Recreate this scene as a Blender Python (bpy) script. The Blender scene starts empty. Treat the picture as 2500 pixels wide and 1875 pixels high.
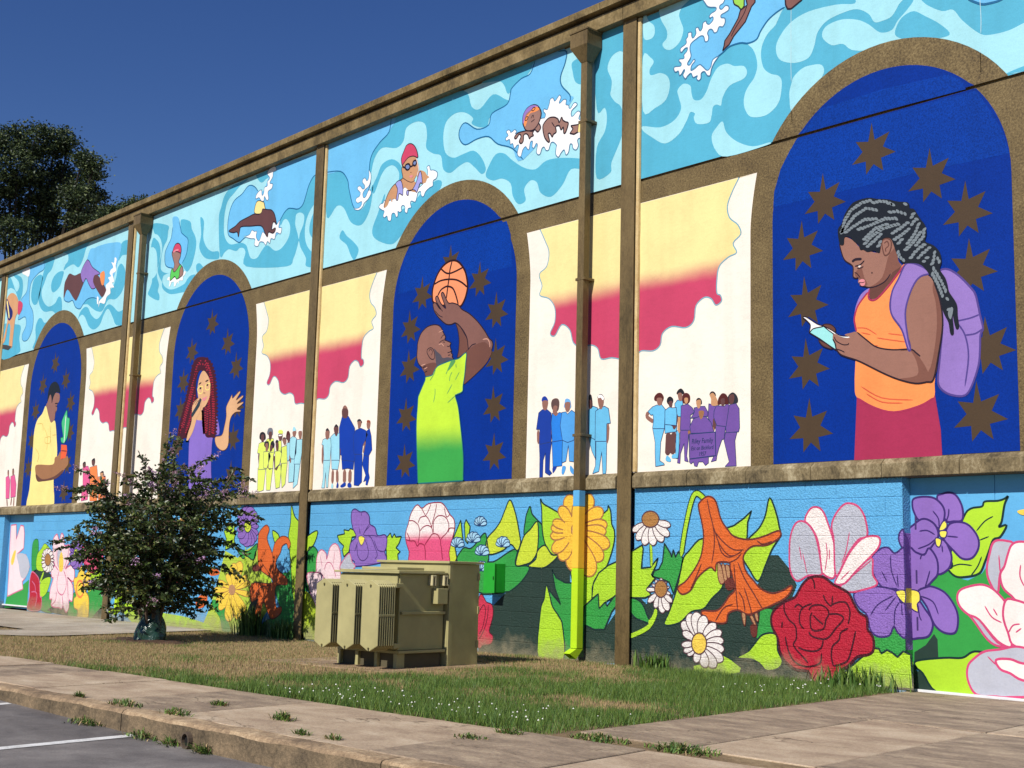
import bpy, bmesh, math, random
import numpy as np
from mathutils import Vector, Matrix, noise
from mathutils.geometry import tessellate_polygon

random.seed(7); RNG = np.random.default_rng(7)
scene = bpy.context.scene
col = scene.collection
R = math.radians

# ------------------------------------------------------------------ camera
cam_d = bpy.data.cameras.new('camera'); cam = bpy.data.objects.new('camera', cam_d); col.objects.link(cam)
YAW, PITCH, ROLL = -0.843945, 0.145125, 0.025802
fw = Vector((math.sin(YAW)*math.cos(PITCH), math.cos(YAW)*math.cos(PITCH), math.sin(PITCH)))
r0 = Vector((math.cos(YAW), -math.sin(YAW), 0)); u0 = r0.cross(fw)
rt = math.cos(ROLL)*r0 + math.sin(ROLL)*u0; up = rt.cross(fw)
cam.matrix_world = Matrix(((rt.x, up.x, -fw.x, 7.3702), (rt.y, up.y, -fw.y, -12.0592), (rt.z, up.z, -fw.z, 1.1053), (0, 0, 0, 1)))
cam_d.sensor_width = 36.0; cam_d.lens = 45.3569; cam_d.clip_start = 0.1; cam_d.clip_end = 3000
scene.camera = cam

# ------------------------------------------------------------------ light
TRAVEL = Vector((-0.20, 1.0, -0.86)).normalized()
world = bpy.data.worlds.new('World'); scene.world = world; world.use_nodes = True
wn = world.node_tree.nodes; wl = world.node_tree.links
sky = wn.new('ShaderNodeTexSky'); sky.sky_type = 'NISHITA'; sky.sun_disc = False
sky.sun_elevation = math.asin(-TRAVEL.z); sky.sun_rotation = math.atan2(-TRAVEL.x, -TRAVEL.y)
sky.altitude = 0; sky.air_density = 1.0; sky.dust_density = 0.0; sky.ozone_density = 3.0
bg = wn['Background']; bg.inputs['Strength'].default_value = 0.072
hs = wn.new('ShaderNodeHueSaturation'); hs.inputs['Hue'].default_value = 0.519; hs.inputs['Saturation'].default_value = 1.27
wl.new(sky.outputs['Color'], hs.inputs['Color']); wl.new(hs.outputs['Color'], bg.inputs['Color'])
sd = bpy.data.lights.new('sun', 'SUN'); sun = bpy.data.objects.new('sun', sd); col.objects.link(sun)
sd.energy = 5.0; sd.angle = R(0.53); sd.color = (1.0, 0.955, 0.88)
sun.rotation_euler = TRAVEL.to_track_quat('-Z', 'Y').to_euler(); sun.location = (10, -30, 30)
scene.view_settings.view_transform = 'Standard'; scene.view_settings.look = 'None'
scene.view_settings.exposure = 0.16; scene.view_settings.gamma = 1.0

# ------------------------------------------------------------------ materials
def lin(c):
    c = c/255.0
    return c/12.92 if c <= 0.04045 else ((c+0.055)/1.055)**2.4
def srgb(rgb, k=1.0): return tuple(min(0.9, lin(v)*k) for v in rgb)+(1.0,)
MATS = {}
def new_mat(name, rough=0.6, spec=0.35):
    m = bpy.data.materials.new(name); m.use_nodes = True
    nt = m.node_tree; b = nt.nodes['Principled BSDF']
    b.inputs['Roughness'].default_value = rough; b.inputs['Specular IOR Level'].default_value = spec
    return m, nt, b
def tex_coord(nt, scale=(1, 1, 1)):     # world position, so that pieces sharing a mesh still differ
    tc = nt.nodes.new('ShaderNodeNewGeometry'); mp = nt.nodes.new('ShaderNodeMapping')
    mp.inputs['Scale'].default_value = scale; nt.links.new(tc.outputs['Position'], mp.inputs['Vector']); return mp.outputs['Vector']
def noise_node(nt, vec, scale, detail=4.0, rough=0.6, dist=0.0):
    n = nt.nodes.new('ShaderNodeTexNoise'); n.inputs['Scale'].default_value = scale
    n.inputs['Detail'].default_value = detail; n.inputs['Roughness'].default_value = rough; n.inputs['Distortion'].default_value = dist
    nt.links.new(vec, n.inputs['Vector']); return n.outputs['Fac']
def ramp(nt, fac, stops):
    r = nt.nodes.new('ShaderNodeValToRGB'); e = r.color_ramp.elements
    while len(e) < len(stops): e.new(0.5)
    for i, (p, c) in enumerate(stops): e[i].position = p; e[i].color = c
    nt.links.new(fac, r.inputs['Fac']); return r.outputs['Color']
def mix(nt, fac, a, b, kind='MIX'):
    m = nt.nodes.new('ShaderNodeMix'); m.data_type = 'RGBA'; m.blend_type = kind
    for s, v in ((m.inputs['Factor'], fac), (m.inputs[6], a), (m.inputs[7], b)):
        if isinstance(v, (int, float)): s.default_value = v
        elif isinstance(v, tuple): s.default_value = v
        else: nt.links.new(v, s)
    return m.outputs[2]
def bump(nt, b, height, strength, dist):
    n = nt.nodes.new('ShaderNodeBump'); n.inputs['Strength'].default_value = strength; n.inputs['Distance'].default_value = dist
    nt.links.new(height, n.inputs['Height']); nt.links.new(n.outputs['Normal'], b.inputs['Normal'])
def math_node(nt, op, a, b=None):
    m = nt.nodes.new('ShaderNodeMath'); m.operation = op
    for s, v in ((m.inputs[0], a), (m.inputs[1], b)):
        if v is None: continue
        if isinstance(v, (int, float)): s.default_value = v
        else: nt.links.new(v, s)
    return m.outputs[0]

KP = 0.80   # painted albedo for a display colour
PAL = dict(la=(170,229,240),da=(88,182,212),sk=(114,194,240),ln=(24,104,152),wh=(254,252,250),fl=(76,128,168),dk=(38,20,34),dk2=(70,66,66),
 lime2=(160,214,84),s1=(158,112,96),s1d=(104,64,54),s1e=(130,84,70),s2=(136,92,84),s3=(160,120,108),s4=(206,152,110),s5=(104,66,64),s6=(220,164,116),s7=(134,92,82),s7d=(116,74,62),s8=(152,106,92),s9=(226,176,130),s10=(164,114,76),
 pu=(152,122,196),pul=(140,112,202),pd=(84,66,140),lav=(164,164,226),rd=(214,72,104),pk=(236,140,150),gr=(96,204,90),gl=(120,140,190),wh2=(240,214,210),lip=(228,142,150),ye=(254,232,150),nv=(36,34,110),
 br=(78,60,40),sun=(252,232,160),lt=(126,178,196),cs=(196,226,232),**{'or':(255,152,84)},od=(220,96,60),rp=(172,46,84),eye=(236,220,210),bk=(160,230,228),hr=(18,24,34),bd=(126,136,142),mg=(160,40,90),
 ora=(252,154,106),bd2=(44,6,12),hl=(214,160,140),bea=(84,78,88),shg=(200,238,60),tl=(30,110,120),tl2=(90,160,90),
 hrr=(70,12,30),bdr=(172,34,56),yl=(252,230,130),mic=(44,58,68),yel=(254,234,146),pot=(240,98,54),plg=(74,198,132),gd2=(30,110,70),yd=(224,186,96),
 hk=(36,34,40),hk2=(44,46,54),hb=(88,34,30),hbn=(98,72,68),hgr=(118,122,132),hrd=(156,72,44),bp=(110,194,236),pl=(44,60,110),pg=(118,84,164),nb=(22,60,160),mb=(40,130,226),mb2=(84,164,232),sk2=(116,180,236),pb=(170,228,240),pb2=(160,222,240),rb=(8,60,170),ylw=(232,246,110),pk2=(232,96,150),or2=(250,138,74),
 dg=(18,48,48),dgr=(40,62,54),lm=(180,224,50),lm2=(206,222,58),lm3=(176,200,48),lm4=(186,212,70),gn=(54,160,70),olq=(226,106,42),ob=(110,48,40),tan=(190,142,100),tan2=(176,124,66),wh3=(246,238,232),wb=(92,60,70),yc=(246,210,84),yc2=(246,232,92),gy=(190,192,204),wp=(250,238,232),pko=(216,76,124),pko2=(214,110,146),ros=(188,30,54),rk=(74,12,30),vi=(146,110,192),vd=(62,40,112),
 yf=(252,200,66),yf2=(250,214,74),yb=(176,120,70),rd2=(208,52,80),rk2=(90,14,36),peo=(250,240,236),rk3=(150,20,60),pkw=(250,222,226),pbf=(172,218,242),nvl=(24,60,110),oyl=(252,196,112),pkt=(236,92,134),
 blue=(4,52,150),bl2=(8,64,166),cream=(254,243,228),wallblue=(98,178,228),limepipe=(192,232,36),greenbox=(40,170,50))
def paint(key, rough_wall=False):
    k = (key, rough_wall)
    if k in MATS: return MATS[k]
    m, nt, b = new_mat('paint_'+key+('_block' if rough_wall else ''), 0.5 if not rough_wall else 0.62, 0.3)
    if key in ('blue', 'bl2'): b.inputs['Specular IOR Level'].default_value = 0.12
    vec = tex_coord(nt)
    base = srgb(PAL[key], KP)
    if key in ('sun', 'shg', 'peo'):
        z0, z1, c1 = dict(sun=(4.70, 5.02, (206,70,104)), shg=(2.86, 3.32, (60,168,74)), peo=(1.53, 1.70, (232,88,132)))[key]
        sep = nt.nodes.new('ShaderNodeSeparateXYZ'); nt.links.new(vec, sep.inputs[0])
        w = noise_node(nt, vec, 2.0, 2.0)
        zz = math_node(nt, 'ADD', sep.outputs['Z'], math_node(nt, 'MULTIPLY', math_node(nt, 'SUBTRACT', w, 0.5), 0.10))
        mr = nt.nodes.new('ShaderNodeMapRange'); mr.inputs[1].default_value = z0; mr.inputs[2].default_value = z1; mr.interpolation_type = 'SMOOTHSTEP'
        nt.links.new(zz, mr.inputs[0])
        cb = mix(nt, mr.outputs[0], srgb(c1, KP), base)
    else: cb = base
    # uneven roller coats and sun-fading
    n1 = noise_node(nt, vec, 1.3 if not rough_wall else 2.2, 5.0, 0.65)
    n2 = noise_node(nt, vec, 60.0 if not rough_wall else 34.0, 3.0, 0.7)
    sc = ramp(nt, n1, [(0.30, (0.90, 0.90, 0.90, 1)), (0.52, (1, 1, 1, 1)), (0.78, (1.05, 1.05, 1.05, 1))])
    c3 = mix(nt, 1.0, cb, sc, 'MULTIPLY')
    lo = 0.80 if rough_wall else 0.93
    if key == 'blue': lo = 0.72
    if key == 'bl2': lo = 0.55
    c4 = mix(nt, 1.0, c3, ramp(nt, n2, [(0.34, (lo, lo, lo, 1)), (0.60, (1, 1, 1, 1))]), 'MULTIPLY')
    if not rough_wall:
        st = noise_node(nt, tex_coord(nt, (2.2, 1.0, 0.16)), 1.3, 4.0, 0.55)
        c4 = mix(nt, 1.0, c4, ramp(nt, st, [(0.28, (0.93, 0.925, 0.91, 1)), (0.48, (1, 1, 1, 1)), (0.75, (1.02, 1.02, 1.02, 1))]), 'MULTIPLY')
        br = noise_node(nt, tex_coord(nt, (1.0, 1.0, 3.0)), 9.0, 5.0, 0.7, 0.8)
        c4 = mix(nt, 1.0, c4, ramp(nt, br, [(0.30, (0.94, 0.94, 0.94, 1)), (0.50, (1, 1, 1, 1)), (0.75, (1.03, 1.03, 1.03, 1))]), 'MULTIPLY')
    if rough_wall:
        # splashed dirt and worn paint along the foot of the wall
        sep2 = nt.nodes.new('ShaderNodeSeparateXYZ'); nt.links.new(vec, sep2.inputs[0])
        n3 = noise_node(nt, vec, 3.2, 6.0, 0.7)
        h = math_node(nt, 'ADD', sep2.outputs['Z'], math_node(nt, 'MULTIPLY', math_node(nt, 'SUBTRACT', n3, 0.5), 0.9))
        mr2 = nt.nodes.new('ShaderNodeMapRange'); mr2.inputs[1].default_value = -0.08; mr2.inputs[2].default_value = 0.26
        mr2.inputs[3].default_value = 0.75; mr2.inputs[4].default_value = 0.0
        nt.links.new(h, mr2.inputs[0])
        c4 = mix(nt, mr2.outputs[0], c4, srgb((150, 140, 112), 0.8))
    nt.links.new(c4, b.inputs['Base Color'])
    if rough_wall:
        v = nt.nodes.new('ShaderNodeTexVoronoi'); v.inputs['Scale'].default_value = 52; nt.links.new(vec, v.inputs['Vector'])
        hgt = math_node(nt, 'ADD', math_node(nt, 'MULTIPLY', n2, 0.8), v.outputs['Distance'])
        bump(nt, b, hgt, 0.7, 0.009)
    else:
        bump(nt, b, n2, 0.22, 0.004)
    MATS[k] = m; return m
def blotch(name, cols, scale=3.0, fine=40.0, rough=0.7, bs=0.4, bd=0.006, stretch=(1, 1, 1), spec=0.3, metallic=0.0, big=0.62, crack=0.0):
    if name in MATS: return MATS[name]
    m, nt, b = new_mat(name, rough, spec); vec = tex_coord(nt, stretch)
    n1 = noise_node(nt, vec, scale, 6.0, 0.65, 0.3); n2 = noise_node(nt, vec, fine, 4.0, 0.7)
    f = math_node(nt, 'ADD', math_node(nt, 'MULTIPLY', n1, big), math_node(nt, 'MULTIPLY', n2, 1-big))
    st = [(0.36+0.30*i/(len(cols)-1), srgb(c, KP)) for i, c in enumerate(cols)]
    cc = ramp(nt, f, st)
    # fine grit
    n3 = noise_node(nt, vec, fine*4.5, 2.0, 0.6)
    cc = mix(nt, 1.0, cc, ramp(nt, n3, [(0.32, (0.74, 0.74, 0.74, 1)), (0.55, (1, 1, 1, 1)), (0.72, (1.12, 1.12, 1.12, 1))]), 'MULTIPLY')
    if crack > 0:
        wv = nt.nodes.new('ShaderNodeVectorMath'); wv.operation = 'ADD'; nn = nt.nodes.new('ShaderNodeTexNoise'); nn.inputs['Scale'].default_value = 2.5; nn.inputs['Detail'].default_value = 5
        nt.links.new(vec, nn.inputs['Vector']); nt.links.new(vec, wv.inputs[0]); nt.links.new(nn.outputs['Color'], wv.inputs[1])
        v = nt.nodes.new('ShaderNodeTexVoronoi'); v.feature = 'DISTANCE_TO_EDGE'; v.inputs['Scale'].default_value = crack; nt.links.new(wv.outputs[0], v.inputs['Vector'])
        cr = ramp(nt, v.outputs['Distance'], [(0.0, (0.35, 0.33, 0.3, 1)), (0.012, (1, 1, 1, 1))])
        msk = ramp(nt, noise_node(nt, vec, 0.7, 2.0), [(0.48, (0, 0, 0, 1)), (0.56, (1, 1, 1, 1))])
        cc = mix(nt, msk, cc, mix(nt, 1.0, cc, cr, 'MULTIPLY'))
    nt.links.new(cc, b.inputs['Base Color']); b.inputs['Metallic'].default_value = metallic
    bump(nt, b, n2, bs, bd); MATS[name] = m; return m
M_BRONZE = lambda: blotch('bronze_paint', [(74,60,38),(118,99,63),(152,132,90)], 2.6, 46, 0.55, 0.5, 0.005, big=0.30)
M_STEEL = lambda: blotch('brown_steel_paint', [(84,70,44),(116,97,63),(134,114,76)], 2.0, 30, 0.45, 0.15, 0.002, (1, 1, 0.3))
M_FASCIA = lambda: blotch('fascia_paint', [(92,78,50),(136,116,76),(168,146,104)], 2.6, 24, 0.55, 0.3, 0.004, (1.2, 1, 0.8))
M_LEDGE = lambda: blotch('ledge_concrete', [(70,61,43),(136,120,88),(196,182,148)], 2.4, 26, 0.78, 0.7, 0.006, (1.3, 1, 0.8), big=0.66)
M_SEAL = lambda: blotch('sealant_tan', [(196,164,110),(232,206,152)], 6.0, 40, 0.6, 0.3, 0.004)
def flat(name, rgb, rough=0.5, spec=0.4, k=KP, metallic=0.0, var=0.10, scale=9.0):
    if name in MATS: return MATS[name]
    m, nt, b = new_mat(name, rough, spec); vec = tex_coord(nt)
    n = noise_node(nt, vec, scale, 4.0, 0.65); base = srgb(rgb, k)
    c = mix(nt, 1.0, base, ramp(nt, n, [(0.3, (1-var,)*3+(1,)), (0.7, (1+var*0.5,)*3+(1,))]), 'MULTIPLY')
    nt.links.new(c, b.inputs['Base Color']); b.inputs['Metallic'].default_value = metallic
    MATS[name] = m; return m

# ------------------------------------------------------------------ object helpers
def link(o, parent=None):
    col.objects.link(o)
    if parent is not None:
        o.parent = parent
        if parent.type == 'EMPTY': o.matrix_parent_inverse = parent.matrix_basis.inverted()
    return o
def mesh_obj(name, verts, faces, mats, parent=None, fmat=None, smooth=False):
    me = bpy.data.meshes.new(name); me.from_pydata([tuple(v) for v in verts], [], [tuple(f) for f in faces])
    for m in (mats if isinstance(mats, (list, tuple)) else [mats]): me.materials.append(m)
    if fmat is not None: me.polygons.foreach_set('material_index', fmat)
    if smooth: me.polygons.foreach_set('use_smooth', [True]*len(me.polygons))
    me.update(); return link(bpy.data.objects.new(name, me), parent)
def np_mesh(name, V, F, mats, parent=None, fmat=None, smooth=False):
    me = bpy.data.meshes.new(name); n = F.shape[1]
    me.vertices.add(len(V)); me.vertices.foreach_set('co', V.astype(np.float32).ravel())
    me.loops.add(F.size); me.loops.foreach_set('vertex_index', F.astype(np.int32).ravel())
    me.polygons.add(len(F)); me.polygons.foreach_set('loop_start', np.arange(0, F.size, n, dtype=np.int32)); me.polygons.foreach_set('loop_total', np.full(len(F), n, dtype=np.int32))
    for m in mats: me.materials.append(m)
    if fmat is not None: me.polygons.foreach_set('material_index', fmat.astype(np.int32))
    if smooth: me.polygons.foreach_set('use_smooth', np.ones(len(F), dtype=bool))
    me.update(calc_edges=True); me.validate(); return link(bpy.data.objects.new(name, me), parent)
def tag(o, label=None, cat=None, group=None, kind=None):
    if label: o['label'] = label
    if cat: o['category'] = cat
    if group: o['group'] = group
    if kind: o['kind'] = kind
    return o
def empty(name, loc, rz=0.0):
    o = bpy.data.objects.new(name, None); o.location = loc; o.rotation_euler = (0, 0, rz); o.empty_display_size = 0.2; link(o)
    return o
class MB:
    def __init__(s): s.v = []; s.f = []
    def box(s, x0, x1, y0, y1, z0, z1):
        i = len(s.v); s.v += [(x0,y0,z0),(x1,y0,z0),(x1,y1,z0),(x0,y1,z0),(x0,y0,z1),(x1,y0,z1),(x1,y1,z1),(x0,y1,z1)]
        s.f += [(i,i+3,i+2,i+1),(i+4,i+5,i+6,i+7),(i,i+1,i+5,i+4),(i+1,i+2,i+6,i+5),(i+2,i+3,i+7,i+6),(i+3,i,i+4,i+7)]; return s
    def prism(s, prof, x0, x1):      # profile in (y,z), extruded along x
        i = len(s.v); n = len(prof)
        s.v += [(x0, y, z) for y, z in prof]+[(x1, y, z) for y, z in prof]
        s.f += [tuple(range(i, i+n)), tuple(range(i+2*n-1, i+n-1, -1))]+[(i+k, i+n+k, i+n+(k+1)%n, i+(k+1)%n) for k in range(n)]; return s
    def slab(s, poly, z0, z1):       # polygon in (x,y), extruded along z
        i = len(s.v); n = len(poly)
        s.v += [(x, y, z0) for x, y in poly]+[(x, y, z1) for x, y in poly]
        s.f += [tuple(range(i+n-1, i-1, -1)), tuple(range(i+n, i+2*n))]+[(i+k, i+(k+1)%n, i+n+(k+1)%n, i+n+k) for k in range(n)]; return s
    def face(s, pts):
        i = len(s.v); s.v += [tuple(p) for p in pts]; s.f.append(tuple(range(i, i+len(pts)))); return s
    def build(s, name, mat, parent=None, bevel=0.0, smooth=False, seg=1):
        o = mesh_obj(name, s.v, s.f, mat, parent, smooth=smooth)
        bm = bmesh.new(); bm.from_mesh(o.data)
        bmesh.ops.recalc_face_normals(bm, faces=bm.faces)
        if bevel > 0: bmesh.ops.bevel(bm, geom=bm.edges[:], offset=bevel, segments=seg, profile=0.5, affect='EDGES', clamp_overlap=True)
        bm.to_mesh(o.data); bm.free(); return o
def tube(path, radii, sides=8):
    V = []; F = []
    for k, (p, rr) in enumerate(zip(path, radii)):
        p = Vector(p); a = Vector(path[max(k-1, 0)]); b = Vector(path[min(k+1, len(path)-1)])
        d = (b-a).normalized(); x = d.cross(Vector((0.3, 0.2, 1))).normalized() if abs(d.z) < 0.95 else d.cross(Vector((1, 0, 0))).normalized()
        y = d.cross(x)
        for s in range(sides):
            t = 2*math.pi*s/sides; V.append(p+rr*(math.cos(t)*x+math.sin(t)*y))
        if k:
            o = (k-1)*sides
            for s in range(sides): F.append((o+s, o+(s+1) % sides, o+sides+(s+1) % sides, o+sides+s))
    return V, F

# ------------------------------------------------------------------ ground
PITCH_B = 7.45; PX = [-3.93-PITCH_B*i for i in range(-1, 5)]          # steel column centres: 3.52, -3.93, ...
def kerb_y(x): return -7.49+0.045*(x+0.5)
def lot_z(x): return -0.10-0.07*max(0.0, min(1.0, (x+4.6)/3.8))
def walk_y(x): return -5.86+0.06*(x+0.5)
def sstep(t): t = max(0.0, min(1.0, t)); return t*t*(3-2*t)
def gz(x, y): return -0.10*sstep((-5.5-x)/5.5)*sstep((y+5.7)/2.4)      # turf falls away towards the left
def drive_x(y): return 0.65-0.70/5.3*(y+5.3)
M_ASPH = blotch('asphalt', [(92,87,86),(122,116,113),(152,145,140)], 2.0, 90, 0.85, 0.6, 0.006)
M_CONC = blotch('sidewalk_concrete', [(152,128,106),(194,170,142),(220,200,172)], 1.6, 40, 0.8, 0.4, 0.004, (1, 1.6, 1), crack=0.55)
M_CONC2 = blotch('stained_concrete', [(124,107,90),(164,143,120),(204,182,152)], 2.2, 30, 0.8, 0.5, 0.004, (1.0, 2.2, 1), crack=0.55)
M_KERB = blotch('kerb_concrete', [(112,94,74),(166,140,110),(210,184,148)], 2.2, 26, 0.85, 0.9, 0.012)
M_KFACE = blotch('kerb_face_grime', [(76,66,52),(122,105,82),(160,136,106)], 3.0, 30, 0.9, 0.9, 0.012)
M_SOIL = blotch('dry_turf_soil', [(102,84,60),(146,122,90),(176,154,118)], 2.0, 30, 0.95, 0.8, 0.02)
M_MULCH = blotch('mulch', [(58,42,34),(96,70,54),(124,94,72)], 6.0, 40, 0.95, 1.0, 0.03)
M_WALK = blotch('pale_concrete', [(150,136,116),(186,172,152),(206,194,174)], 1.2, 30, 0.8, 0.3, 0.004)
M_LINE = blotch('road_paint', [(196,194,190),(238,236,232),(250,248,246)], 9.0, 90, 0.7, 0.4, 0.003)
def sheet(name, poly, z, mat, kind='structure', parent=None):
    o = mesh_obj(name, [(x, y, z) for x, y in poly], [tuple(range(len(poly)))], mat, parent)
    if kind: o['kind'] = kind
    return o
sheet('ground', [(-900,-900),(900,-900),(900,900),(-900,900)], -0.30, M_SOIL)
kl = [(x, kerb_y(x)-0.02) for x in (-4.6, 14)]
V = []; F = []
for x in (-60, -4.6, -2.7, -0.8, 14, 60): V += [(x, -80, lot_z(x)), (x, kerb_y(max(x, -4.6))+0.05 if x < 20 else kerb_y(14), lot_z(x))]
for i in range(5): F.append((2*i, 2*i+2, 2*i+3, 2*i+1))
lot = tag(mesh_obj('parking_lot', V, F, M_ASPH), kind='structure')
for i, (xs, ys) in enumerate([(-6.9,-7.75),(-3.90,-7.69),(-1.74,-7.59),(0.10,-7.52),(2.6,-7.4)]):
    dx = 0.16; L = 4.8
    mesh_obj('parking_stripe', [(x, y, lot_z(x)+0.004) for t in (0, 0.25, 0.5, 0.75, 1) for x, y in ((xs-0.055+dx*L*t, ys-L*t), (xs+0.055+dx*L*t, ys-L*t))], [(2*k, 2*k+1, 2*k+3, 2*k+2) for k in range(4)], M_LINE, lot)
# turf base between sidewalk and wall
gx = np.linspace(-34, 0.75, 70); V = []; F = []
for x in gx:
    for k in range(25):
        t = k/24; ya = walk_y(x); y = ya+(0.1-ya)*t; xx = min(x, drive_x(y)); V.append((xx, y, gz(xx, y)-0.012+0.012*noise.noise(Vector((xx*1.3, y*1.3, 2)))))
for i in range(69):
    for k in range(24): F.append((i*25+k, (i+1)*25+k, (i+1)*25+k+1, i*25+k+1))
lawn = tag(mesh_obj('lawn', V, F, M_SOIL, smooth=True), kind='structure')
# sidewalk slabs
sidewalk = sheet('sidewalk', [(-40,kerb_y(-8)+0.1),(-4.6,kerb_y(-4.6)+0.1),(14,kerb_y(14)+0.1),(14,walk_y(14)),(-40,walk_y(-40))], -0.03, M_CONC2)
xj = [-0.43+1.17*i for i in range(-26, 11)]
for i, x in enumerate(xj[:-1]):
    x1 = xj[i+1]; g = 0.006; sk = -0.185
    y0a = max(kerb_y(x)+0.17, kerb_y(-6)+0.17); y0b = max(kerb_y(x1)+0.17, kerb_y(-6)+0.17)
    p = [(x+g,y0a),(x1-g,y0b),(x1-g+sk*(walk_y(x1)-y0b),walk_y(x1)-0.01),(x+g+sk*(walk_y(x)-y0a),walk_y(x)-0.01)]
    dz = random.uniform(-0.004, 0.006)
    mb = MB().slab(p, -0.05, 0.006+dz); mb.build('paving_slab', [M_CONC, M_CONC2, M_CONC][(i*7+1) % 3], sidewalk, 0.006)
# driveway slabs
sheet('soil_joint', [(0.3,-6.1),(14,-5.2),(14,-4.9),(0.3,-5.25)], -0.006, M_SOIL)
drive = sheet('driveway', [(drive_x(-5.4),-5.4),(14,-4.7),(14,0.4),(drive_x(0),0.4)], -0.03, M_CONC2)
for i in range(13):
    a = 0.0+0.98*i; b = a+0.98; g = 0.006; k = 0.132
    for (ya, yb) in ((-5.42, -2.75), (-2.738, 0.14)):
        p = [(a+g-k*ya,ya+0.02*i),(b-g-k*ya,ya+0.02*(i+1)),(b-g-k*yb,yb),(a+g-k*yb,yb)]
        MB().slab(p, -0.05, 0.004+random.uniform(-0.003, 0.005)).build('concrete_slab', [M_CONC2, M_CONC2, M_CONC][(i*5+(ya > -4)) % 3], drive, 0.005)
# path by the wall on the left
def path_left(y): return -12.9-(y+4.6)*0.32 if y > -4.6 else -12.9
V = []; F = []; ys = np.linspace(-6.3, 0.12, 27)
for y in ys:
    xl = -34.0 if y > -2.95 else path_left(y)-1.9
    for k in range(9): x = path_left(y)+(xl-path_left(y))*k/8; V.append((x, y, gz(x, y)+0.014))
for i in range(26):
    for k in range(8): F.append((i*9+k, i*9+k+1, (i+1)*9+k+1, (i+1)*9+k))
path = tag(mesh_obj('footpath', V, F, M_WALK, smooth=True), kind='structure')
# mulch bed under the shrub
BX, BY, BZ, BS = -11.85, -2.46, -0.10, 1.1
mv = [(BX, BY, BZ+0.035)]+[(BX+(1.05+0.22*math.sin(3*t)+0.12*math.sin(7*t))*math.cos(t), BY+(0.55+0.1*math.sin(5*t))*math.sin(t)-0.1, BZ-0.008) for t in [2*math.pi*i/28 for i in range(28)]]
tag(mesh_obj('mulch_bed', mv, [(0, i, i % 28+1) for i in range(1, 29)], M_MULCH), kind='structure')

# kerb stones
kerb = empty('kerb', (0, kerb_y(0), -0.15))
tag(kerb, 'weathered concrete kerb between sidewalk and parking lot', 'kerb', kind='structure')
ks = [-4.55, -2.0, 1.1, 4.2, 7.3, 10.4, 13.5]
for a, b in zip(ks[:-1], ks[1:]):
    n = 22; V = []; F = []
    prof = [(0.0,-0.24),(0.0,-0.02),(0.012,0.0),(0.035,0.008),(0.15,0.012),(0.165,-0.24)]
    for k in range(n+1):
        x = a+0.006+(b-a-0.012)*k/n
        fall = max(0.0, min(1.0, (x+4.55)/0.5)) if a < -4 else 1.0
        for (dy, z) in prof:
            j = 0.010*noise.noise(Vector((x*3, dy*20, z*9)))+0.006*noise.noise(Vector((x*11, dy*30, z*20)))
            V.append((x, kerb_y(x)-0.015+dy+(j if dy < 0.1 else 0), (z+(j if z > -0.1 else 0))*(0.4+0.6*fall) if z > -0.1 else z))
    m = len(prof)
    for k in range(n):
        for q in range(m-1): F.append((k*m+q, k*m+q+1, (k+1)*m+q+1, (k+1)*m+q))
    FM = [1 if q == 0 else 0 for k in range(n) for q in range(m-1)]+[1, 1]
    F += [tuple(range(m)), tuple(range(n*m+m-1, n*m-1, -1))]
    mesh_obj('kerb_stone', V, F, [M_KERB, M_KFACE], kerb, FM)

# ------------------------------------------------------------------ building shell
bld = empty('gymnasium_building', (-11.0, 0.0, 0.0))
tag(bld, 'long flat roofed building whose wall carries a mural of arches, swimmers and flowers', 'building')
ZL, ZT, ZSEAM = 2.2, 8.5, 6.23
XR, XLFT = 10.9, -34.2
M_DARK = flat('joint_shadow', (40, 34, 26), 0.9, 0.1)
bays = {}
edges = [XR, 3.52, -3.93, -11.38, -18.83, -26.28, XLFT]
names = ['wall_bay_r', 'wall_bay_0', 'wall_bay_1', 'wall_bay_2', 'wall_bay_3', 'wall_bay_4']
for nm, (xb, xa) in zip(names, zip(edges[:-1], edges[1:])):
    mb = MB().box(xa+0.004, xb-0.004, 0.0, 0.3, ZL, ZSEAM-0.016).box(xa+0.004, xb-0.004, 0.0, 0.3, ZSEAM+0.016, ZT).box(xa+0.003, xb-0.003, 0.03, 0.28, ZSEAM-0.03, ZSEAM+0.03)
    bays[nm] = mb.build('wall_panel', M_BRONZE(), bld)
def poly_part(name, parent, pts, mat, y):     # flat painted area on the wall plane
    me = [(x, y, z) for x, z in pts]
    tri = tessellate_polygon([[Vector((x, 0, z)) for x, z in pts]])
    return mesh_obj(name, me, [tuple(t) for t in tri], mat, parent)
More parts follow.
